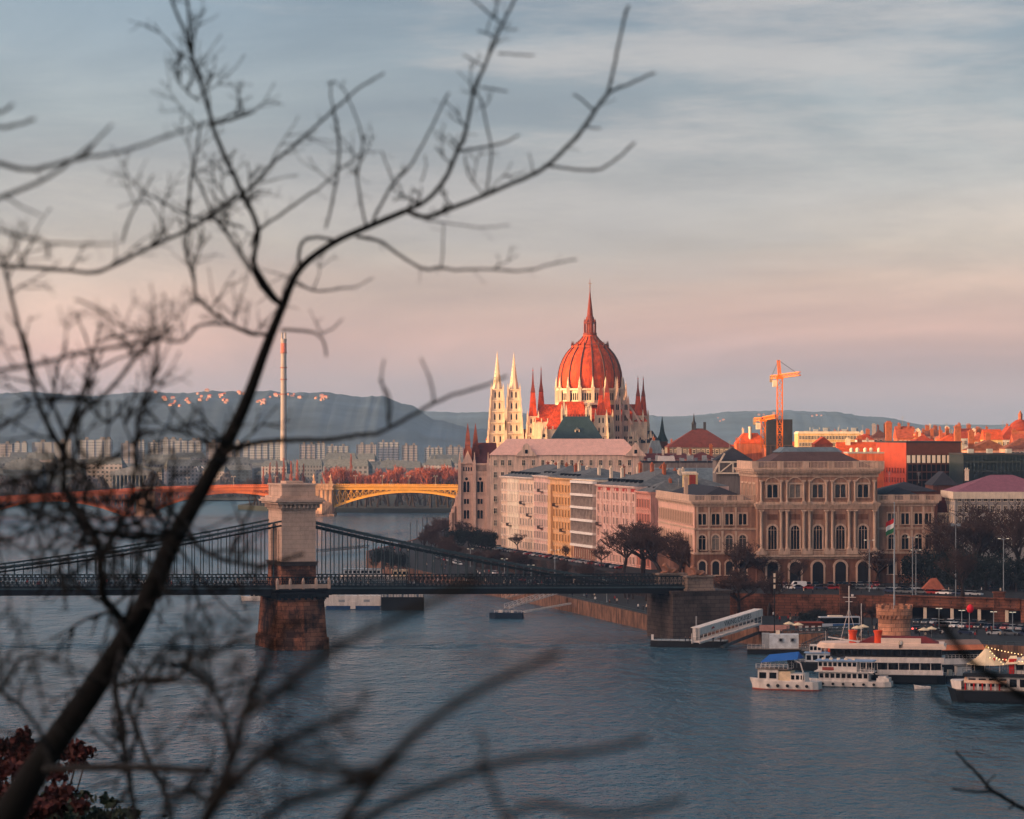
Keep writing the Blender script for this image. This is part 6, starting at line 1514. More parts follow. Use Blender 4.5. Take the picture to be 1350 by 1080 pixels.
o2 = thing('radio_mast', 'tall thin dark mast with white panels at its top beside the white cabin', 'mast', (XP(1021,800),800,ZQ)); MB().tube([(0,0,-4),(0,0,16)],.16,6).build('pole', iron_dark, o2)
for z in (11.6,13.2,14.6): MB().box(-.25,.25,-.25,.1,z,z+1.0).build('panel', cream, o2)
plain_gangway('wide trussed gangway rising from the white cabin towards the quay by the coach', (XP(1062,768),768,1.8), (XP(1118,800),800,4.4), 2.2, 1.6)
plain_gangway('second long gangway above the first, ending below the coach', (XP(1030,785),785,4.6), (XP(1140,792),792,5.6), 1.8, 1.2)
plain_gangway('short steel gangway with handrails beside the restaurant ship roof', (XP(1090,772),772,3.4), (XP(1150,790),790,4.3), 1.6, 1.1)
# pontoon and gangways upstream
o = boat('dock_pontoon', 'small dark blue dock pontoon alone off the stone embankment, below the bridge deck', 'pontoon', 668, 815, math.radians(-6))
MB().prism([(-5.2,-1.6),(-3.4,-2.2),(5,-2.2),(5,2.2),(-3.4,2.2),(-5.2,1.6)],-.5,1.7).build('hull', mat('navy_hull',(22,40,58),var=.2), o); rail(-3.6,4.8,-2.1,1.7,.8,o,hull_w,1.2); MB().box(-2.4,-1.2,-.8,.4,1.7,2.5).box(1.5,2.1,-1.4,-.8,1.7,2.4).build('deck_gear', hull_w, o)
D_ = 945
plain_gangway('long grey gangway climbing right from the dark blue dock pontoon', (XP(668,D_),D_,2.0), (XP(742,D_+20),D_+20,6.2), 2.0, 1.3, m=mat('aluminium',(190,184,180)))
plain_gangway('slim white mooring boom below the long grey gangway', (XP(690,D_-3),D_-3,.9), (XP(752,D_+8),D_+8,2.9), .7, .3, m=hull_w)
plain_gangway('upper railed ramp of pinkish metal behind the long grey gangway', (XP(664,D_+14),D_+14,4.4), (XP(716,D_+26),D_+26,6.4), 1.8, 1.4, m=mat('pinkish_metal',(200,160,140)))
# boats behind the chain bridge
o = boat('ferry_pontoon', 'white station pontoon with a blue waterline band beside the stone tower pier', 'pontoon', 466, 803, math.radians(0))
MB().box(-8.6,8.6,-3,3,-.4,1.2).build('blue_band', mat('blue_hull_band',(36,70,110)), o); MB().box(-9.0,8.8,-3.05,3.05,1.2,4.4).build('side', hull_w, o); MB().box(-8.6,-5.4,-2.6,2.6,4.4,6.6).build('cabin', hull_w, o); MB().box(-.8,.8,-3.3,-3.0,.2,2.6).build('ladder_box', hull_w, o)
for x in (-3.6,4.4): MB().box(x-1,x+1,-3.1,-3.04,2.4,3.2).build('vent', grey_eq, o)
mb = MB()
for k in range(7): mb.box(-4.6+k*2,-4.2+k*2,-2.6,-2.2,4.4,5.8+(k%2)*.7)
mb.build('stanchions', hull_w, o); rail(-5,8.6,-2.9,4.4,1.1,o,hull_w)
o = boat('work_barge', 'black work barge with pale gear on deck, right of the white station pontoon', 'barge', 531, 804, 0)
MB().box(-6.8,6.8,-3,3,-.5,4.2).build('hull', hull_d, o)
for k in range(8): MB().box(-6+k*1.6,-5.2+k*1.6+(k%3)*.4,-2.4,-1.4,4.2,4.9+(k%2)*.4).build('deck_gear', hull_w, o)
rail(-6.7,6.7,-2.9,4.2,1.0,o,iron_dark); MB().box(-6.6,-6.2,-2.9,-2.5,4.2,6).box(6.2,6.6,-2.9,-2.5,4.2,6).build('corner_post', hull_w, o)
o = boat('motor_launch', 'small white launch peeping out left of the stone tower pier', 'boat', 336, 792, math.radians(-10)); mb = MB(); hull(mb, 9, 2.8, -.3, 1.2, .35); mb.build('hull', hull_w, o); house(o,-1.5,3,1,1.2,2.4,hull_w,3)
o = boat('motor_launch', 'small white launch peeping out right of the stone tower pier', 'boat', 428, 800, math.radians(5)); mb = MB(); hull(mb, 7, 2.8, -.3, 1.4, .3); mb.build('hull', hull_w, o); house(o,-1.5,3,1,1.4,3.2,hull_w,2)
o = boat('houseboat', 'cream houseboat with a slanted roof moored at the promenade behind the bridge hangers', 'boat', 535, 764, math.radians(6)); mb = MB(); hull(mb, 16, 4.4, -.4, 1.2, .2); mb.build('hull', hull_w, o); house(o,-5,7,1.9,1.2,3.6,tentm,7); MB().box(-5.4,7.4,-2.2,2.2,3.6,3.9).build('roof', cream, o)
o = boat('houseboat', 'long pale houseboat left of the cream one behind the bridge hangers', 'boat', 478, 762, math.radians(2)); mb = MB(); hull(mb, 18, 4.4, -.4, 1.2, .2); mb.build('hull', hull_w, o); house(o,-7,7,1.9,1.2,3.4,mat('cabin_white',(200,206,208)),9); MB().box(-7.4,7.4,-2.2,2.2,3.4,3.7).build('roof', mat('pale_blue_roof',(150,166,176)), o)
plain_gangway('long low floating walkway with people rails on the river behind the chain bridge', (XP(420,1400),1400,1.0), (XP(484,1440),1440,1.6), 2.4, 1.0, m=iron)
for k in range(9):
    px = (541,549,556,563,572,581,587,592,597)[k]; D = 1500; o = MB().tube([(0,0,-3),(0,0,11+(k*5)%4)],.16,6).lathe([(.25,10.8+(k*5)%4),(.05,11.6+(k*5)%4)],0,0,6).build('mooring_pile', iron_dark, loc=(XP(px,D),D+k%3*8,0)); tag(o, 'tall dark mooring pile standing in the river by the gothic pavilion', 'mooring pile', 'mooring piles by the gothic pavilion')
# stone turret and its flagpole
turm = block_stone('turret_stone', (214,150,116), (84,56,44), 1.7, 1.0, .5, .4)
tp0 = Vector((XP(1179,762), 762, ZQ))
o = thing('stone_turret', 'round crenellated stone turret on the quay behind the restaurant ship', 'turret', tp0); 
MB().lathe([(4.2,-6),(4.05,6.4),(4.5,7.0),(4.5,8.6),(3.9,8.6),(3.9,8.0),(.1,8.0)],0,0,28,cap=False).build('wall', turm, o)
mb = MB()
for k in range(12): a = 2*PI*k/12; mb.M = Matrix.Rotation(a,4,'Z'); mb.box(3.9,4.55,-.62,.62,8.61,9.6)
mb.M = None; mb.build('battlements', turm, o)
mb = MB()
for k in range(26): a = 2*PI*k/26; mb.M = Matrix.Rotation(a,4,'Z'); mb.box(4.0,4.5,-.2,.2,6.2,7.1)
mb.M = None; mb.build('corbels', turm, o)
o = thing('flagpole', 'very tall grey flagpole flying a red, white and green flag above the turret', 'flagpole', tp0+Vector((0,0,8.0))); Hf = ZP(664,762)-ZQ-8
MB().lathe([(.24,0),(.17,Hf*.6),(.09,Hf),(.2,Hf+.1),(.05,Hf+.4)],0,0,8).build('pole', mat('pole_grey',(150,160,164)), o)
fl = []
for j, c in enumerate(((188,40,44),(232,226,220),(40,110,70))):
    mb = MB(); n_ = 8; z1 = ZP(683,762)-ZQ-8-j*1.15; vs_ = []
    for k in range(n_+1):
        u = k/n_; x = -.15-u*2.0; y = .35*math.sin(u*5)*u; dz = -u*1.25-.12*math.sin(u*6)
        vs_ += [(x,y,z1+dz),(x,y,z1-1.15+dz*1.0),(x,y+.03,z1+dz),(x,y+.03,z1-1.15+dz)]
    mb.add(vs_, [(4*k,4*k+1,4*k+5,4*k+4) for k in range(n_)]+[(4*k+2,4*k+6,4*k+7,4*k+3) for k in range(n_)]); 
    fl.append(mb.build('flag_stripe', mat(f'flag_{j}', c, var=.05), o))
# ---------------- street life
def car_mesh(kind):
    mb = MB(); w_ = .88
    if kind == 'van': prof = [(-2.5,.35),(2.5,.35),(2.5,1.9),(2.35,2.15),(-1.3,2.2),(-1.9,1.3),(-2.45,1.1)]; cab = [(-1.75,1.32),(-1.2,2.05),(-.4,2.05),(-.4,1.32)]
    elif kind == 'hatch': prof = [(-1.95,.35),(1.95,.35),(1.98,.95),(1.6,1.05),(-.7,1.0),(-1.85,.82)]; cab = [(-.95,1.0),(-.35,1.48),(1.25,1.5),(1.85,1.03)]
    else: prof = [(-2.2,.35),(2.2,.35),(2.25,.9),(1.4,.98),(-.95,.95),(-2.15,.78)]; cab = [(-1.15,.95),(-.4,1.42),(.9,1.44),(1.65,.97)]
    mb.xz(prof, -w_, w_, 0)
    if kind != 'van':
        mb.xz(cab, -w_*.88, w_*.88, 1); mb.xz([(cab[1][0]+.05,cab[1][1]-.03),(cab[2][0]-.05,cab[2][1]-.03),(cab[2][0]-.1,cab[2][1]+.05),(cab[1][0]+.1,cab[1][1]+.05)], -w_*.86, w_*.86, 0)
    else: mb.xz(cab, -w_-.01, w_+.01, 1)
    x0, x1 = prof[0][0], prof[1][0]
    mb.box(x0-.04,x0+.06,-w_*.85,-w_*.5,.6,.78,2); mb.box(x0-.04,x0+.06,w_*.5,w_*.85,.6,.78,2); mb.box(x1-.06,x1+.05,-w_*.85,-w_*.55,.65,.85,3); mb.box(x1-.06,x1+.05,w_*.55,w_*.85,.65,.85,3)
    return mb
wheel_me = None
tyre = mat('tyre', (22,22,24), var=.1); hl_ = mat('headlamp_glass', (240,240,230), rough=.2); tl_ = mat('tail_lamp', (150,20,18), rough=.3)
mb = MB(); mb.M = Matrix.Rotation(PI/2,4,'X'); mb.lathe([(.2,-.12),(.33,-.12),(.33,.12),(.2,.12)],0,0,12,0); mb.lathe([(.2,-.1),(.2,.1)],0,0,8,1); mb.M = None; wheel_me = mb.mesh('wheel', [tyre, steel])
paints = [('white',(226,226,224)),('silver',(156,162,166)),('black',(22,24,28)),('dark blue',(30,44,70)),('grey',(86,92,96)),('red',(140,30,28))]
carp = {}
for kind in ('saloon','hatch','van'):
    for pn, pc in paints:
        if kind == 'van' and pn not in ('white','grey'): continue
        carp[(kind,pn)] = (car_mesh(kind).mesh('car_body', [mat('car_paint_'+pn.replace(' ','_'), pc, rough=.3, var=.05, spec=.5), GLD, hl_, tl_]))
def car(kind, pn, x, y, z, rz, label, group):
    o = thing('parked_car' if kind != 'van' else 'parked_van', label, 'car' if kind != 'van' else 'van', (x,y,z), rz, group)
    put(carp[(kind,pn)], 'body', o)
    wx = 1.3 if kind != 'van' else 1.6
    for sx_ in (-1,1):
        for sy_ in (-1,1): put(wheel_me, 'wheel', o, loc=(sx_*wx, sy_*.8, .33))
    return o
r_ = random.Random(12)
def car_row(p0, p1, n_, z, across, where, group, kinds=('saloon','hatch')):
    p0, p1 = Vector(p0), Vector(p1); d = (p1-p0); a = math.atan2(d.y, d.x)
    for k in range(n_):
        if r_.random() < .1: continue
        p = p0+d*((k+.5)/n_); pn = r_.choice([q[0] for q in paints]); kd = r_.choice(kinds)
        if (kd,pn) not in carp: kd = 'saloon'
        nm = {'saloon':'saloon','hatch':'hatchback','van':'van'}[kd]
        car(kd, pn, p.x+r_.uniform(-.2,.2), p.y+r_.uniform(-.2,.2), z+.01, a+(PI/2 if across else 0)+(PI if r_.random() < .5 else 0), f'{pn} {nm} parked {where}', group)
# rows: before the riverside houses, before the palace, on the lower quay at the right
off = Vector((-.966,-.258,0))
for dd, w_ in ((9,'along the riverside house fronts'),):
    car_row(RA+off*dd+(RB-RA)*.02, RA+off*dd+(RB-RA)*.98, 62, ZS, True, w_, 'cars parked before the riverside houses', ('saloon','hatch'))
car_row((XP(1000,925),925,0),(XP(1160,928),928,0),16,ZS,True,'in the front row before the palace doors','cars parked before the palace',('saloon','hatch','hatch'))
car_row((XP(1020,912),912,0),(XP(1240,906),906,0),16,ZS,False,'in the second row on the palace square','cars on the palace square')
car_row((XP(1170,893),893,0),(XP(1290,876),876,0),12,ZS,False,'near the wall above the viaduct','cars above the viaduct')
car_row((XP(1232,822),822,0),(XP(1420,800),800,0),17,ZQ,True,'on the lower quay under the viaduct','cars parked on the lower quay')
car_row((XP(1205,836),836,0),(XP(1300,828),828,0),9,ZQ,True,'in the shade below the viaduct opening','cars parked on the lower quay')
car_row((XP(1205,796),796,0),(XP(1400,784),784,0),10,ZQ,False,'on the quay road right of the turret','cars on the quay road')
car_row((XP(575,1260),1260,0),(XP(612,1180),1180,0),10,ZQ,False,'on the lower quay road behind the chain bridge','cars on the lower quay behind the chain bridge')
car_row((XP(648,1120),1120,0),(XP(760,985),985,0),14,ZQ,False,'on the lower quay road near the grey gangway','cars on the lower quay road')
p = P(1052, 760, 918); car('van','white',p.x,918,ZS,math.radians(6),'big white van parked before the arched doors of the palace','cars parked before the palace')
for px, yy in ((1188,835),): 
    o = car('saloon','black',XP(1208,806),806,ZQ,PI/2-.3,'dark car with glowing red tail lamps right of the turret',None)
    for s_ in (-.6,.6): MB().box(-2.34,-2.26,s_-.22,s_+.22,.62,.92).build('tail_light', mat('lit_tail_lamp',(255,40,40),emit=((1,.08,.06),3.0)), o)
# coach
cp = Vector((XP(1106,812),812,ZQ)); o = thing('coach', 'silver and blue coach parked on the quay below the retaining wall', 'coach', cp, math.radians(8))
MB().box(-5.4,5.4,-1.25,1.25,.5,1.7).box(-5.4,5.4,-1.25,1.25,3.2,3.5).box(-5.4,-5.2,-1.25,1.25,1.7,1.9).box(5.2,5.4,-1.25,1.25,1.7,3.2).build('body', mat('coach_silver',(190,198,204),rough=.35,var=.08), o)
MB().box(-5.36,5.2,-1.2,1.2,1.7,3.2).build('windows', GLD, o); MB().box(-2,5.0,-1.28,-1.24,.8,1.6).build('blue_flash', mat('coach_blue',(50,92,140)), o)
MB().box(-3,1,-.9,.9,3.5,3.8,tx=.1,ty=.1).build('roof_unit', cream, o)
for x in (-3.6,3.2,4.2):
    for s_ in (-1,1): q = put(wheel_me,'wheel',o,loc=(x,s_*1.15,.48)); q.scale = (1.45,1,1.45)
for s_ in (-.8,.8): MB().box(-5.46,-5.38,s_-.2,s_+.2,.8,1.1).build('headlight', hl_, o)
# people: one continuous skinned body per pose
def body_mesh(seed, walk, coat, legs):
    bm_v = [(0,0,.95),(0,0,1.15),(0,0,1.42),(0,0,1.52),(0,0,1.62),(0,-.01,1.72)]; e = [(0,1),(1,2),(2,3),(3,4),(4,5)]; rad = [.15,.14,.17,.07,.095,.085]
    def ch(par, pts, rr_):
        a = par
        for p, q in zip(pts, rr_): bm_v.append(p); rad.append(q); e.append((a, len(bm_v)-1)); a = len(bm_v)-1
    s = walk
    ch(0, [(.09,-.02,.9),(.1,-.12*s,.5),(.1,.02*s-.1*s,.08),(.1,-.18-.1*s,.04)], [.1,.07,.05,.05]); ch(0, [(-.09,.02,.9),(-.1,.1*s,.5),(-.1,.28*s,.1),(-.1,.28*s-.14,.04)], [.1,.07,.05,.05])
    ch(2, [(.21,0,1.4),(.26,.1*s,1.12),(.25,.02-.1*s,.86),(.25,-.02-.12*s,.76)], [.075,.055,.042,.035]); ch(2, [(-.21,0,1.4),(-.26,-.1*s,1.12),(-.25,-.08-.1*s,.86),(-.25,-.12-.1*s,.76)], [.075,.055,.042,.035])
    me = bpy.data.meshes.new('person_body'); me.from_pydata(bm_v, e, []); ob = bpy.data.objects.new('tmp', me); C.objects.link(ob)
    sk = ob.modifiers.new('s','SKIN'); 
    for v, q in zip(me.skin_vertices[0].data, rad): v.radius = (q,q)
    me.skin_vertices[0].data[0].use_root = True; ss = ob.modifiers.new('u','SUBSURF'); ss.levels = 1
    bpy.context.view_layer.update(); dg_ = bpy.context.evaluated_depsgraph_get(); r = bpy.data.meshes.new_from_object(ob.evaluated_get(dg_)); bpy.data.objects.remove(ob)
    r.name = 'person'; r.materials.clear(); skin_ = mat('skin', (190,140,115), var=.05)
    for m in (coat, legs, skin_, mat('dark_hair',(40,28,24))): r.materials.append(m)
    for p in r.polygons:
        z = p.center.z; x = abs(p.center.x); p.material_index = 2 if (z > 1.53 and p.center.y < .03) else 3 if z > 1.53 else 2 if (x > .2 and z < .8 and z > .6) else 0 if z > .84 or (x > .18 and z > .6) else 1
    return r
coats = [('black',(24,24,28)),('dark grey',(58,60,64)),('navy',(28,36,56)),('brown',(90,62,46)),('red',(150,40,38)),('pale beige',(196,178,156)),('white',(214,212,208))]
pe = []
for i, (cn_, cc) in enumerate(coats):
    pe.append((cn_, [body_mesh(i, w_, mat('coat_'+cn_.replace(' ','_'), cc), mat('dark_trousers',(30,32,38))) for w_ in (.2, 1.0)]))
def people(pts, where, group):
    for p in pts:
        cn_, ms = r_.choice(pe); w_ = r_.randint(0,1); o = put(ms[w_], 'person', loc=p, rz=r_.uniform(0,6.28)); tag(o, f'person in a {cn_} coat {"walking" if w_ else "standing"} {where}', 'person', group)
bm0 = Matrix.Translation(BR.location) @ Matrix.Rotation(math.radians(19),4,'Z')
people([bm0 @ Vector((s, y, zd(s)-.14)) for s, y in [(r_.uniform(-80,100), r_.choice((-6.0,-5.6,5.8,6.1))) for _ in range(90)] if abs(s) > 8], 'on the chain bridge footway', 'people on the chain bridge')
def between(line, u):
    k = min(len(line)-2, int(u*(len(line)-1))); t = u*(len(line)-1)-k; return Vector((*line[k],0)).lerp(Vector((*line[k+1],0)), t)
people([between(BANK[9:14], r_.random())+Vector((r_.uniform(2,20), r_.uniform(-4,8), ZQ)) for _ in range(60)], 'on the promenade behind the chain bridge', 'people on the promenade')
people([between(BANK[7:10], r_.random())+Vector((r_.uniform(2,12), 0, ZQ)) for _ in range(34)], 'on the lower quay above the embankment wall', 'people on the lower quay')
people([Vector((XP(r_.uniform(945,1060),858), 858+r_.uniform(-20,8), ZQ)) for _ in range(14)], 'near the quay end of the lettered gangway', 'people near the gangway')
people([Vector((XP(r_.uniform(960,1330),880), r_.uniform(884,915), ZS)) for _ in range(26)], 'on the palace square among the cars', 'people on the palace square')
people([Vector((XP(r_.uniform(1060,1340),790), 790+r_.uniform(-18,25), ZQ)) for _ in range(34)], 'among the cars and stalls right of the coach', 'people on the right quay')
people([Vector((XP(r_.uniform(880,950),793), 793+r_.uniform(-1.5,1.5), 1.86)) for _ in range(5)], 'on the deck of the long landing pontoon', 'people on the landing pontoon')
people([Vector((XP(r_.uniform(1150,1200),674), 674+r_.uniform(-.8,.8), 9.2)) for _ in range(3)], 'on the roof deck of the restaurant ship', 'people on the restaurant ship')
# quay edge railings and furniture
for i, (a, b_) in enumerate(zip(BANK[2:8], BANK[3:9])):
    a = Vector((*a,ZQ)); b_ = Vector((*b_,ZQ)); d = b_-a; n_ = int(d.length/2.2); mb = MB()
    for k in range(n_+1): p = a+d*k/n_; mb.box(p.x-.06,p.x+.06,p.y+.45,p.y+.57,ZQ,ZQ+1.25)
    for q in (.7,1.2): mb.bar(a+Vector((0,.5,q)), b_+Vector((0,.5,q)), .08)
    tag(mb.build('quay_railing', iron_light), 'steel railing along the quay edge, section '+['at the far right','behind the party ship','behind the restaurant ship','by the stone turret','below the coach','behind the lettered gangway'][i], 'railing', 'railings along the quay edge')
umb = thing('parasol','x','parasol'); MB().tube([(0,0,0),(0,0,2.6)],.04,5).build('pole', steel, umb); MB().lathe([(1.6,2.1),(.8,2.5),(.05,2.8)],0,0,8).build('canopy', tentm, umb); index_kids(umb)
for k,(px,D) in enumerate(((1040,802),(1052,798),(1130,785),(1138,790),(1218,778),(1228,782))):
    lab = 'pale parasol on the quay '+['left of the market stall','in front of the market stall','right of the coach','behind the coach rear','right of the turret','second right of the turret'][k]
    if k == 0: umb.location = (XP(px,D),D,ZQ); umb['label'] = lab; umb['group'] = 'parasols on the quay'
    else: dup(umb, (XP(px,D),D,ZQ), 0, lab, 1, 'parasols on the quay')
# lamps
def lamp(px, py0, py1, D, z0, label, arm=1.2, flood=False, group=None):
    x = XP(px,D); H_ = ZP(py1,D)-z0; o = thing('street_lamp', label, 'street lamp', (x,D,z0), 0, group); pm_ = mat('lamp_pole',(136,146,150))
    MB().lathe([(.22,0),(.18,.4),(.13,.5),(.1,H_)],0,0,8).build('pole', pm_, o)
    if flood: 
        for s_ in (-1,1): MB().box(s_*.9-.45,s_*.9+.45,-.3,.3,H_-.4,H_+.4).build('floodlight', mat('flood_grey',(120,130,136)), o)
        MB().box(-1.2,1.2,-.08,.08,H_-.1,H_+.1).build('crossbar', pm_, o)
    else:
        for s_ in (-1,1): MB().tube([(0,0,H_-.5),(s_*arm*.6,0,H_),(s_*arm,0,H_)],.06,5).build('arm', pm_, o); MB().box(s_*arm-.35,s_*arm+.35,-.15,.15,H_-.12,H_+.06).build('lamp_head', lampm, o)
    return o
for px, yt, D, lab, fl_ in ((1203,708,875,'plain tall steel lamp pole left of the paired poles before the palace right wing',0),(1207.5,725,884,'shorter lamp pole just right of the plain tall one',0),(1260,692,868,'tall flood light mast before the dark evergreens',1),(1323,710,850,'tall lamp pole under the bare trees at the right edge',0),(1146,712,900,'pale lamp pole standing at the right corner of the palace middle block',0)):
    lamp(px, 0, yt, D, ZS, lab, flood=fl_)
lamp(731.5, 0, 725, 1010, ZQ, 'tall single lamp on the quay road before the orange house')
for i, (px, D) in enumerate(((600,1240),(620,1180),(665,1090),(700,1040),(770,975),(800,940))): lamp(px, 0, HZ+F*(CAMH-ZQ-7)/D, D, ZQ, 'ordinary street lamp on the lower quay road', .9, group='quay road street lamps')
for i, (px, D) in enumerate(((1238,815),(1278,812),(1268,806),(1310,800),(1335,798))): lamp(px, 0, HZ+F*(CAMH-ZQ-5.5)/D, D, ZQ, 'low dark lamp among the cars of the lower quay', .5, group='low quay lamps')
# quay clutter
o = thing('market_stall', 'brown awninged stall with white boards on the quay left of the coach', 'stall', (XP(1066,806),806,ZQ), math.radians(4)); MB().box(-3.4,3.4,-1.4,1.4,0,2.2).build('counter', mat('stall_wood',(96,50,40)), o); MB().box(-3.8,3.8,-2.0,1.6,2.2,2.5,tx=.3,ty=.6).build('awning', mat('brown_awning',(128,58,42)), o)
for k in range(4): MB().box(-3.0+k*1.7,-2.1+k*1.7,-2.3,-2.2,.2,1.5).build('board', whp, o)
o = MB().box(-4,4,-.06,.06,0,1.6).build('white_hoarding', mat('pinkish_hoarding',(190,140,128)), loc=(XP(1021,806),806,ZQ)); tag(o, 'low pinkish hoarding on the quay left of the tall mast', 'hoarding')
o = thing('memorial', 'reddish tent shaped memorial stone before the palace right wing', 'memorial', (XP(1230,890),890,ZS)); MB().box(-4.4,4.4,-2.4,2.4,0,1.2).build('base', ac_d, o); MB().add([(-3.4,-2,1.2),(3.4,-2,1.2),(3.4,2,1.2),(-3.4,2,1.2),(-.7,0,4.4),(1.0,0,4.6)],[(0,1,5,4),(1,2,5),(2,3,4,5),(3,0,4)]).build('figure_group', mat('memorial_stone',(150,84,62),var=.3,sc=.8), o)
o = thing('balloon', 'red round lantern balloon tethered by the quay above the party ship', 'balloon', (XP(1279,760),760,ZQ)); MB().tube([(0,0,0),(0,0,7.6)],.04,5).build('tether', iron_dark, o); MB().lathe([(.05,7.5),(.6,7.8),(.95,8.5),(.8,9.2),(.3,9.7),(.05,9.75)],0,0,16).build('globe', mat('red_balloon',(220,30,50)), o, smooth=True)
# gulls
def gull(px, py, D, s_, up, label):
    o = thing('gull', label, 'bird', P(px,py,D), 1.2); o.scale = (s_,)*3; wm2 = mat('gull_white',(226,222,216),var=.05); mb = MB(); n_ = 8
    prof = [(-.3,.01,.01),(-.2,.05,.04),(-.05,.08,.075),(.1,.075,.07),(.2,.045,.05),(.27,.045,.045),(.31,.02,.02),(.36,.008,.008)]; vs_ = []
    for x, ry, rz_ in prof:
        for k in range(n_): a = 2*PI*k/n_; vs_.append((x, ry*math.cos(a), rz_*math.sin(a)))
    fs = [(j*n_+k, j*n_+(k+1)%n_, (j+1)*n_+(k+1)%n_, (j+1)*n_+k) for j in range(len(prof)-1) for k in range(n_)]; mb.add(vs_, fs)
    mb.add([(-.3,0,.01),(-.45,-.08,.01),(-.45,.08,.01),(-.3,0,-.01),(-.45,-.08,0),(-.45,.08,0)],[(0,1,2),(3,5,4)])
    for s2 in (-1,1):
        q = [(.12,s2*.05,.03),(.14,s2*.32,.2*up+.03),(.02,s2*.66,.1*up+.05),(-.06,s2*.62,.1*up+.04),(0,s2*.3,.17*up+.02),(-.1,s2*.05,.02)]
        mb.add(q+[(x,y,z-.012) for x,y,z in q], [(0,1,4,5),(1,2,3,4),(6,11,10,7),(7,10,9,8)])
    mb.build('body', wm2, o, smooth=True)
gull(262, 621, 330, 1.0, 2.4, 'white gull gliding over the river left of the tower, the larger and higher one'); gull(270, 632, 420, .55, -1, 'tiny white gull just below the larger one'); gull(189, 769, 420, .8, 2, 'white gull passing before the chain bridge railing at the left')
# ---------------- branches of the hillside trees close to the camera
fbark = mat('branch_bark', (4,8,10), rough=1, var=.4, sc=30, bump=.6)
rf = random.Random(99); ANCH = []
def curve(pts, n_=5):
    "smooth path through (px,py,width) points"
    out_ = []
    for i in range(len(pts)-1):
        p0 = pts[max(i-1,0)]; p1 = pts[i]; p2 = pts[i+1]; p3 = pts[min(i+2,len(pts)-1)]
        for k in range(n_):
            t = k/n_
            out_.append(tuple(.5*((2*p1[j])+(-p0[j]+p2[j])*t+(2*p0[j]-5*p1[j]+4*p2[j]-p3[j])*t*t+(-p0[j]+3*p1[j]-3*p2[j]+p3[j])*t**3) for j in range(3)))
    out_.append(pts[-1]); return out_
def branch(parent, pts, w0, w1, d0=11, d1=None, spurs=0, sl=26, knots=True):
    "pts in photograph pixels; the branch runs from depth d0 to d1 metres"
    d1 = d0 if d1 is None else d1; q = [(x,y,w0+(w1-w0)*(k/(len(pts)-1))) for k,(x,y) in enumerate(pts)]; c = curve(q); n_ = len(c); P3 = []; R3 = []
    for k, (x,y,w_) in enumerate(c):
        u = k/(n_-1); D = d0+(d1-d0)*u; j = .7 if w0 < 12 else 0.3
        x += rf.uniform(-j,j); y += rf.uniform(-j,j); P3.append(P(x,y,D)); R3.append(max(.35,w_*(1+(rf.uniform(-.12,.22) if knots and k%3 == 0 else 0)))/2*D/F)
    for k, (x,y,w_) in enumerate(c): ANCH.append((x,y,w_,d0+(d1-d0)*k/(n_-1)))
    mb = MB(); mb.tube(P3, R3, 8)
    for s in range(spurs):
        k = rf.randint(1, n_-2); x,y,w_ = c[k]; dx, dy = c[k+1][0]-c[k-1][0], c[k+1][1]-c[k-1][1]; a = math.atan2(dy,dx)+rf.choice((-1,1))*rf.uniform(.6,1.3); L_ = sl*rf.uniform(.25,1.0); D = d0+(d1-d0)*k/(n_-1); u = []; rr_ = []
        xx, yy = x, y
        for t in range(5): u.append(P(xx,yy,D+t*.02)); rr_.append(max(.55,w_*.34*(1-.15*t))*D/F/2); xx += math.cos(a)*L_/4; yy += math.sin(a)*L_/4; a += rf.uniform(-.2,.2)
        rr_[-1] *= 1.5; mb.tube(u, rr_, 5)
    return mb.build('branch', fbark, parent, smooth=True)
base = P(20,1080,11); TREE = thing('bare_tree', 'dark bare tree whose blurred branches sweep across the left half, closest to the viewer', 'tree', (0,0,0))
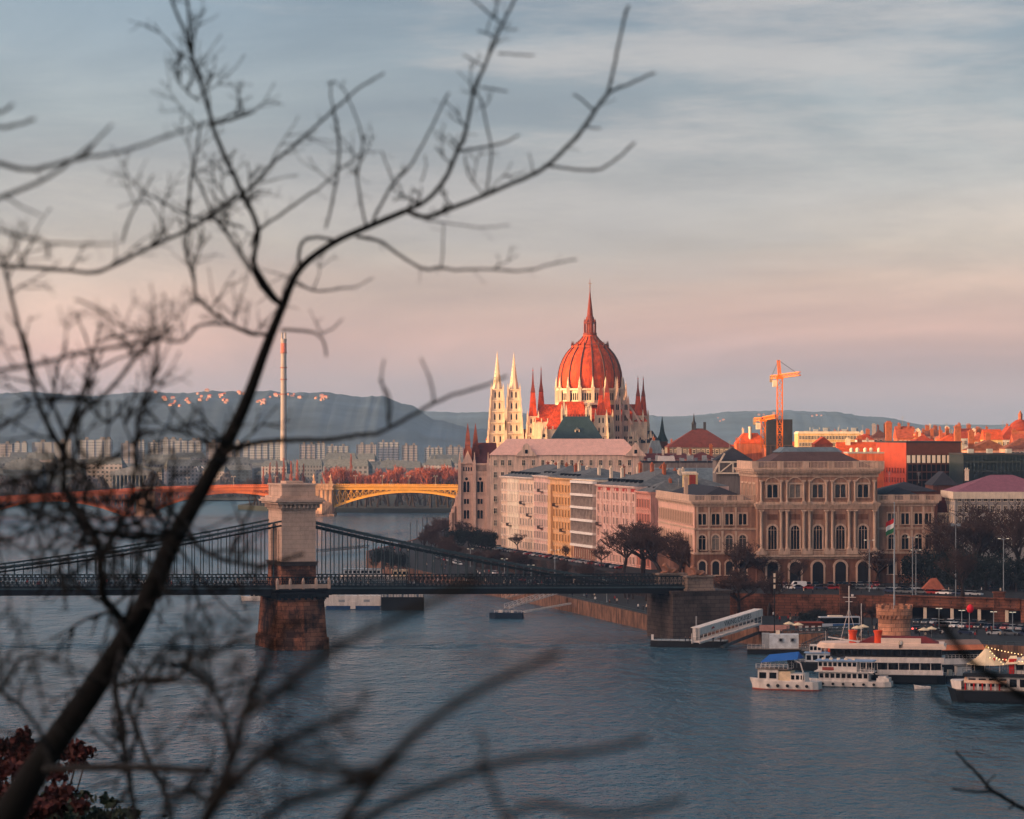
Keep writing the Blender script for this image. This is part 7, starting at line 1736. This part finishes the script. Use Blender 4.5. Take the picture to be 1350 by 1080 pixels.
# trunk continues below the frame to the hillside
gz = hill(-2.2, 11)
mb = MB(); tpts = curve([(-60,1180,54),(0,1092,46),(58,1000,38),(125,905,34),(183,812,29),(230,710,26),(280,620,21),(320,540,17),(350,460,14),(372,405,12),(395,355,10),(440,320,9),(490,297,8.5),(535,278,8)], 5)
mb.tube([Vector((-2.6,11,gz-1)), Vector((-2.3,11,(gz+P(-60,1180,11).z)/2))]+[P(x,y,11) for x,y,w_ in tpts], [.16,.13]+[w_/2*11/F for x,y,w_ in tpts], 10)
mb.build('trunk', fbark, TREE, smooth=True)
A_ = [
 ([(535,278),(565,262),(590,230),(602,200),(615,170),(625,120),(640,85),(655,50),(668,20),(684,-12)],6.5,3.2,11,10.2,3),
 ([(656,50),(642,44),(630,41)],2.6,2,10.3,10.2,0),([(657,70),(680,72),(704,73)],2.6,2,10.4,10.3,0),([(640,88),(624,80),(611,72)],2.6,2,10.4,10.3,0),([(635,115),(655,118),(669,121)],2.6,2,10.5,10.4,0),([(661,30),(645,18),(616,-8)],3,2.4,10.3,10.2,0),([(664,40),(683,38)],2.2,1.6,10.3,10.3,0),
 ([(602,200),(622,197),(645,193),(668,187),(684,178)],4,2.4,10.6,10.4,1),([(634,130),(642,165),(648,200),(645,230),(640,257)],2.4,3,10.4,10.8,3),([(612,205),(620,235),(640,258)],2.4,2,10.7,10.7,1),([(595,215),(582,205),(574,192)],2.2,1.5,10.7,10.6,0),
 ([(535,278),(560,286),(590,277),(640,257),(700,231),(725,216),(760,180),(785,145),(802,122)],6.5,5,11,10.4,2),
 ([(802,122),(808,95),(815,62),(824,20),(828,8)],4.2,3.6,10.4,10.2,0),([(802,122),(830,110),(864,96)],4,3,10.4,10.3,0),([(783,146),(770,134),(757,124)],3,2.4,10.5,10.4,0),([(770,167),(792,170)],2.6,2,10.5,10.4,0),([(725,219),(755,223),(788,224),(812,210),(837,188)],3.6,3,10.5,10.3,0),([(703,229),(700,212),(697,202)],2,1.4,10.5,10.5,0),
 ([(470,312),(500,318),(530,338),(560,355),(580,353),(600,356),(640,355),(690,357),(725,349),(760,342)],4.6,2.2,11,10,7),([(582,352),(584,325),(585,296)],2.4,1.5,10.7,10.6,1),([(560,290),(600,296),(640,300),(672,296)],2.2,1.2,10.6,10,1),
 ([(372,405),(350,375),(335,345),(340,305),(325,265),(305,225),(285,180),(275,145),(262,100),(250,65),(243,40),(232,15),(222,-12)],8,3.4,11,10.3,4),([(252,68),(250,35),(246,-12)],4,3.4,10.5,10.4,0),
 ([(263,134),(248,122),(232,104)],2.6,2,10.5,10.4,0),([(281,164),(310,157),(336,147)],3,2.2,10.6,10.3,0),
 ([(322,255),(340,237),(360,215),(395,185),(440,145),(475,115),(506,97)],4.4,2.6,11,10,4),([(440,145),(436,125),(437,108)],2.6,2,10.4,10.3,0),
 ([(345,300),(370,283),(400,262),(425,245),(450,222),(480,200)],4,2.2,10.8,10.2,5),([(440,145),(447,190),(445,230),(438,265),(430,300)],3.6,3,10.4,10.8,4),
 ([(490,295),(505,265),(520,240),(545,212),(565,175),(592,122)],4,2.4,10.9,10.3,4),([(480,180),(474,215),(472,245),(482,295)],2.6,3.2,10.5,10.9,4),([(455,120),(470,155),(478,185)],2.2,2.4,10.2,10.4,1),([(503,200),(515,230),(520,242)],2,2.4,10.4,10.6,1),([(555,240),(562,220),(560,205)],2,1.4,10.8,10.7,0),
 ([(395,355),(394,335),(400,318),(420,313),(445,318)],4.4,4,11,11,0),([(340,300),(330,325),(345,300)],3,3,11,11,0),
 ([(372,405),(350,385),(325,345),(300,310),(285,290),(262,240),(255,225),(266,160)],5,2.6,10.9,10.2,4),
 ([(320,255),(300,268),(275,285),(245,305),(210,320),(180,335),(130,358),(80,356),(0,350),(-20,350)],5,5,10.8,9.2,3),([(190,253),(215,266),(245,283),(285,290),(320,300)],2.6,3.4,10,10.7,3),([(160,320),(172,285),(185,262),(202,230)],3.4,2.4,9.6,9.2,1),([(252,230),(248,290),(246,335),(255,365),(262,395),(300,425),(330,440),(355,440)],3.2,4.4,10.6,11,5),
 ([(445,380),(470,378),(492,366)],2.4,1.6,10.8,10.6,0),([(385,372),(420,384),(450,380)],3,2.6,11,10.8,0),([(372,435),(400,436),(420,442),(428,455),(430,470)],4,2.6,11,10.7,0),([(425,440),(440,432),(452,420)],2.4,1.6,10.8,10.7,0),
 ([(290,600),(320,588),(350,582),(390,580),(430,580),(470,574),(500,570),(535,552),(570,533),(600,520),(640,508),(668,496)],8,3.4,11,9.6,2),([(512,566),(510,530),(503,500),(506,474)],3,2.2,10,9.6,1),([(572,532),(568,505),(555,472)],3.4,2.2,9.9,9.6,1),([(500,500),(515,530),(512,566)],2.4,3,9.7,10,0),
 ([(170,830),(150,805),(136,785),(132,740),(128,715),(115,690),(98,668),(85,640),(84,600),(68,570),(50,530),(38,480),(22,420),(10,370),(2,335)],13,4.4,11,9.0,6),
 ([(84,600),(90,575),(110,545),(150,508),(180,470),(208,445),(232,432)],7,4,10,8.6,4),([(208,446),(206,480),(196,520),(180,570),(178,620),(172,665)],5,6,8.8,10,5),([(208,446),(240,450),(262,430),(300,428),(335,440)],4.2,4,8.8,10.6,3),([(208,446),(170,455),(120,462),(60,478),(0,488),(-20,492)],5,6,8.6,7.6,3),([(100,395),(130,408),(160,430),(208,446)],3,4,8,8.6,3),
 ([(240,700),(210,706),(170,708),(140,704),(110,694)],9,7,10.8,10,1),([(130,740),(150,700),(180,660),(200,640)],6,4,10.4,9.6,3),([(245,690),(262,720),(300,740),(350,745),(400,730)],7,4.6,10.8,9.4,3),([(232,720),(215,690),(196,668),(186,645)],6,4,10.8,10,2),
 ([(160,860),(152,900),(158,950),(166,1000),(180,1085)],9,8,10.8,9.6,3),([(168,930),(190,990),(215,1040),(228,1090)],7,7,10.4,9.2,3),
 ([(60,1013),(110,1012),(170,1012),(230,1014),(275,1016)],9,11,10.8,7.4,1),
 ([(150,905),(190,896),(232,893),(246,880),(252,868)],7,6,10.6,8.6,1),([(250,866),(270,858),(300,853)],5,4,8.4,8,1),([(250,880),(272,903),(290,925),(298,955),(300,985)],6,8,8.4,7.6,1),
 ([(0,912),(15,890),(30,868),(48,862)],6,3.4,8.6,8.2,1),([(-10,905),(10,918),(28,932),(55,968),(70,1000)],6,5,8.6,9,2),([(80,670),(60,662),(30,664),(-12,672)],5,6,9.8,8.4,3),
]
for a in A_:
    pts, w0, w1, d0, d1, sp = a; branch(TREE, pts, w0, w1, d0, d1, sp)
# fine twigs that fork off the branches, with side shoots and buds
def twig(mb, x, y, a, L_, w_, D, lv):
    n_ = 5; pts = []; rr_ = []; q = []
    for t in range(n_+1):
        pts.append(P(x,y,D-t*.03)); rr_.append(max(.5, w_*(1-.6*t/n_)*(1.25 if t%2 else 1))/2*D/F); q.append((x,y,a))
        x += math.cos(a)*L_/n_; y += math.sin(a)*L_/n_; a += rf.uniform(-.28,.28)
    rr_[-1] *= 1.5; mb.tube(pts, rr_, 5)
    if lv < 2:
        for s in range(rf.choice((1,2,3,3)) if lv == 0 else rf.choice((0,1,1))):
            k = rf.randint(1, n_-1); twig(mb, q[k][0], q[k][1], q[k][2]+rf.choice((-1,1))*rf.uniform(.5,1.0), L_*rf.uniform(.3,.6), w_*.75, D-k*.03, lv+1)
anch = [q for q in ANCH if q[2] < 8.5 and q[0] < 660]
left_ = [q for q in anch if q[0] < 340]
for k in range(175):
    x, y, w_, D = rf.choice(left_ if k%5 < 3 else anch)
    if x > 380 and y > 440: continue
    up_ = rf.uniform(-2.5,-.6) if y < 700 or rf.random() < .5 else rf.uniform(-3.1, 3.1)
    mb = MB(); twig(mb, x, y, up_, rf.uniform(35,95)*(.6 if x > 420 else 1), min(3.2, max(2.0, w_*.5)), D, 0)
    mb.build('twig', fbark, TREE, smooth=True)
low_ = [q for q in ANCH if q[0] < 420 and q[1] > 560 and q[2] < 14]
for k in range(62):
    x, y, w_, D = rf.choice(low_); mb = MB(); twig(mb, x, y, rf.uniform(-3.1,3.1), rf.uniform(60,120), rf.uniform(3.4,5.6), D-rf.uniform(0,1.5), 0); mb.build('twig', fbark, TREE, smooth=True)
mid_ = [q for q in ANCH if q[0] < 350 and 520 < q[1] < 830]
for k in range(38):
    x, y, w_, D = rf.choice(mid_); mb = MB(); twig(mb, x, y, rf.uniform(-3.1,3.1), rf.uniform(90,170), rf.uniform(3.4,5.4), D, 0); mb.build('twig', fbark, TREE, smooth=True)
# upper left branches of a neighbouring tree
T2 = thing('bare_tree', 'neighbouring bare tree reaching in from the upper left edge', 'tree', (0,0,0))
zg2 = hill(-4.5, 8)
mb = MB(); mb.tube([Vector((-4.6,8,zg2-1)), Vector((-4.3,8,57)), Vector((-3.6,8,58.2)), P(-300,420,8), P(-160,330,8), P(-60,270,8)], [.12,.1,.07,.03,.018,.012], 8); mb.build('trunk', fbark, T2, smooth=True)
for pts, w0, w1, sp in (([(-60,270),(0,260),(60,235),(100,208),(122,190)],7,3.4,1),([(-60,205),(0,216),(40,224),(75,216),(110,208),(160,200),(220,180),(265,165),(335,146)],7,3,2),([(110,207),(128,185),(148,164)],4,3,0),([(-30,160),(5,168),(45,157)],5,4,0),([(-20,150),(2,148),(16,138)],5,4,0),([(-20,295),(20,310),(60,320),(62,340)],4.4,4,2),([(10,262),(35,276),(55,285)],3,2,0),([(60,320),(110,322),(150,322)],3.4,2.2,2),([(-20,300),(5,345),(20,300)],3,2,1)):
    branch(T2, pts, w0, w1, 8, 7.4, sp)
mb = MB(); mb.tube([P(-60,205,8), P(-160,330,8)], [.009,.018], 6); mb.build('branch', fbark, T2)
ANCH3 = list(ANCH)
# very close, strongly blurred bush below the camera
T3 = thing('bare_shrub', 'very blurred bare bush in the bottom foreground left of the middle', 'shrub', (0,0,0))
c0 = (240,1120)
mb = MB(); mb.tube([Vector((-.6,4.4,hill(-.6,4.4)-.6)), P(250,1250,4.6), P(262,1100,4.8)], [.03,.02,.012], 8); mb.build('stem', fbark, T3, smooth=True)
for pts, w0, w1, d0, d1, sp in (
 ([(262,1100),(290,1040),(310,985),(322,940),(345,890),(362,850),(372,815)],20,9,4.8,4.6,2),
 ([(250,1110),(300,1040),(350,995),(400,965),(440,948),(465,940)],18,10,4.8,4.4,2),
 ([(320,945),(350,925),(400,885),(450,850),(510,822),(570,792),(625,765)],14,12,4.6,3.8,0),
 ([(440,1100),(470,1060),(500,1022),(540,975),(590,935),(650,900),(700,878),(735,862)],16,11,4.6,3.8,0),
 ([(330,1100),(380,1060),(440,1042),(500,1022)],12,12,4.8,4.6,1),([(450,1100),(520,1058),(590,1030),(640,1012),(700,998),(770,992),(850,975)],14,9,4.6,4.0,0),
 ([(636,1012),(650,1040),(668,1090)],8,8,4.3,4.2,0),([(632,1010),(640,985),(630,965)],7,5,4.3,4.2,0),([(665,1078),(710,1060),(770,1072),(830,1072),(900,1055)],10,8,4.2,4,0),
 ([(300,985),(340,985),(375,998),(420,1010),(470,1015),(500,1015)],8,8,4.7,4.4,2),([(350,1000),(400,1015),(450,1025),(480,1020)],8,5,4.7,4.3,2),([(410,965),(440,952),(470,978)],8,6,4.5,4.3,1),([(300,950),(280,915),(262,895)],8,6,4.8,5.2,0),([(200,1090),(240,1050),(262,1018)],10,10,4.9,5.1,1),([(300,1015),(330,1040),(345,1070)],7,6,4.7,4.5,1),([(205,975),(212,1000),(222,1010)],5,4,5.0,5.0,0)):
    branch(T3, pts, w0, w1, d0, d1, sp, 40)
an3 = [q for q in ANCH[len(ANCH3):]]
for k in range(40):
    x, y, w_, D = rf.choice(an3)
    if x > 480: continue
    mb = MB(); twig(mb, x, y, rf.uniform(-2.6,.4), rf.uniform(60,130), rf.uniform(3.2,5.5), D, 0); mb.build('twig', fbark, T3, smooth=True)
# right hand branches
T4 = thing('bare_tree', 'bare tree leaning in from the right edge, its blurred dark limb crossing the moored ships', 'tree', (0,0,0))
zg4 = hill(2.6, 7.5)
mb = MB(); mb.tube([Vector((2.7,7.5,zg4-1)), Vector((2.3,7.5,56.4)), P(1700,1010,7.5), P(1540,980,7.5), P(1440,950,7.5)], [.08,.06,.03,.022,.016], 8); mb.build('trunk', fbark, T4, smooth=True)
for pts, w0, w1, d0, d1, sp in (([(1440,950),(1385,932),(1345,916),(1310,893),(1280,872),(1258,845),(1238,815)],16,8,7.5,6.6,1),([(1440,950),(1390,938),(1345,936),(1300,942),(1262,940),(1240,925),(1226,914)],7,5,7.5,6.8,1),([(1420,945),(1380,953),(1325,958)],5,3,7.5,7.3,1)):
    branch(T4, pts, w0, w1, d0, d1, sp)
T5 = thing('bare_tree', 'slender bare tree with a crisp twig poking up at the bottom right corner', 'tree', (0,0,0))
mb = MB(); mb.tube([Vector((3.9,17,hill(3.9,17)-1)), P(1560,1260,17), P(1440,1120,17), P(1352,1068,17)], [.08,.04,.022,.014], 8); mb.build('trunk', fbark, T5, smooth=True)
for pts, w0, w1, sp in (([(1352,1068),(1325,1052),(1308,1042),(1290,1022),(1272,1004),(1260,990)],6,3,5),([(1310,1043),(1285,1044),(1255,1040)],4,2.6,2),([(1300,1040),(1303,1030),(1312,1022)],3,2,0),([(1352,1068),(1340,1062),(1330,1066)],4,3,0)):
    branch(T5, pts, w0, w1, 17, 16.6, sp, 14)
# shrubs on the slope at the lower left
def shrub_at(px, py, D, w_px, h_m, m, label, seed, n_=3800, sz=.1):
    p = P(px, py, D); zg = hill(p.x, D); H_ = p.z-zg; w_ = w_px*D/F; r = random.Random(seed); tr = MB(); cr = MB(); tips = []
    for k in range(22):
        a = r.uniform(0,2*PI); q = Vector((0,0,-.3)); d = Vector((math.cos(a)*.25*r.random(), math.sin(a)*.25*r.random(), 1)); pts = [q]
        for t in range(6): q = q+d.normalized()*(H_*1.03*r.uniform(.9,1.1)/6); d += Vector((math.cos(a)*w_*.035, math.sin(a)*w_*.035, 0)); pts.append(q.copy())
        tr.tube(pts, [.05-.007*t for t in range(7)], 5); tips += pts[3:]
    for _ in range(n_):
        c = r.choice(tips); p2 = c+Vector((r.gauss(0,.13*w_), r.gauss(0,.13*w_), r.gauss(0,.09*w_))); 
        if p2.z > H_*1.12: continue
        a = Vector((r.gauss(0,1), r.gauss(0,1), r.gauss(0,1))).normalized()*sz*r.uniform(.5,1.2); b_ = a.cross(Vector((r.gauss(0,1), r.gauss(0,1), r.gauss(0,1)))).normalized()*sz*.6; cr.add([p2-a,p2+b_,p2+a,p2-b_],[(0,1,2,3)])
    o = thing('leafy_shrub', label, 'shrub', (p.x, D, zg)); tr.build('stems', bark, o); cr.build('leaves', m, o)
redleaf = mat('russet_leaves', (66,30,28), rough=.8, var=.8, sc=1.5); greenleaf = mat('dark_green_leaves', (34,48,38), rough=.8, var=.5, sc=1.5)
shrub_at(18, 968, 46, 44, 4, redleaf, 'russet leaved shrub at the lower left edge behind the trunk', 1, 5200, .075)
shrub_at(-30, 985, 44, 60, 4, redleaf, 'second russet shrub cut by the left edge', 4, 4200, .08)
shrub_at(34, 1035, 40, 44, 3, redleaf, 'low dull russet shrub under the taller one in the corner', 6, 4200, .07)
shrub_at(92, 1045, 42, 34, 3, greenleaf, 'dark green shrub with a pointed top right of the trunk foot', 2, 2600, .07)
shrub_at(130, 1064, 42, 60, 3, greenleaf, 'low dark green shrub fading off along the bottom edge', 3, 3400, .07)
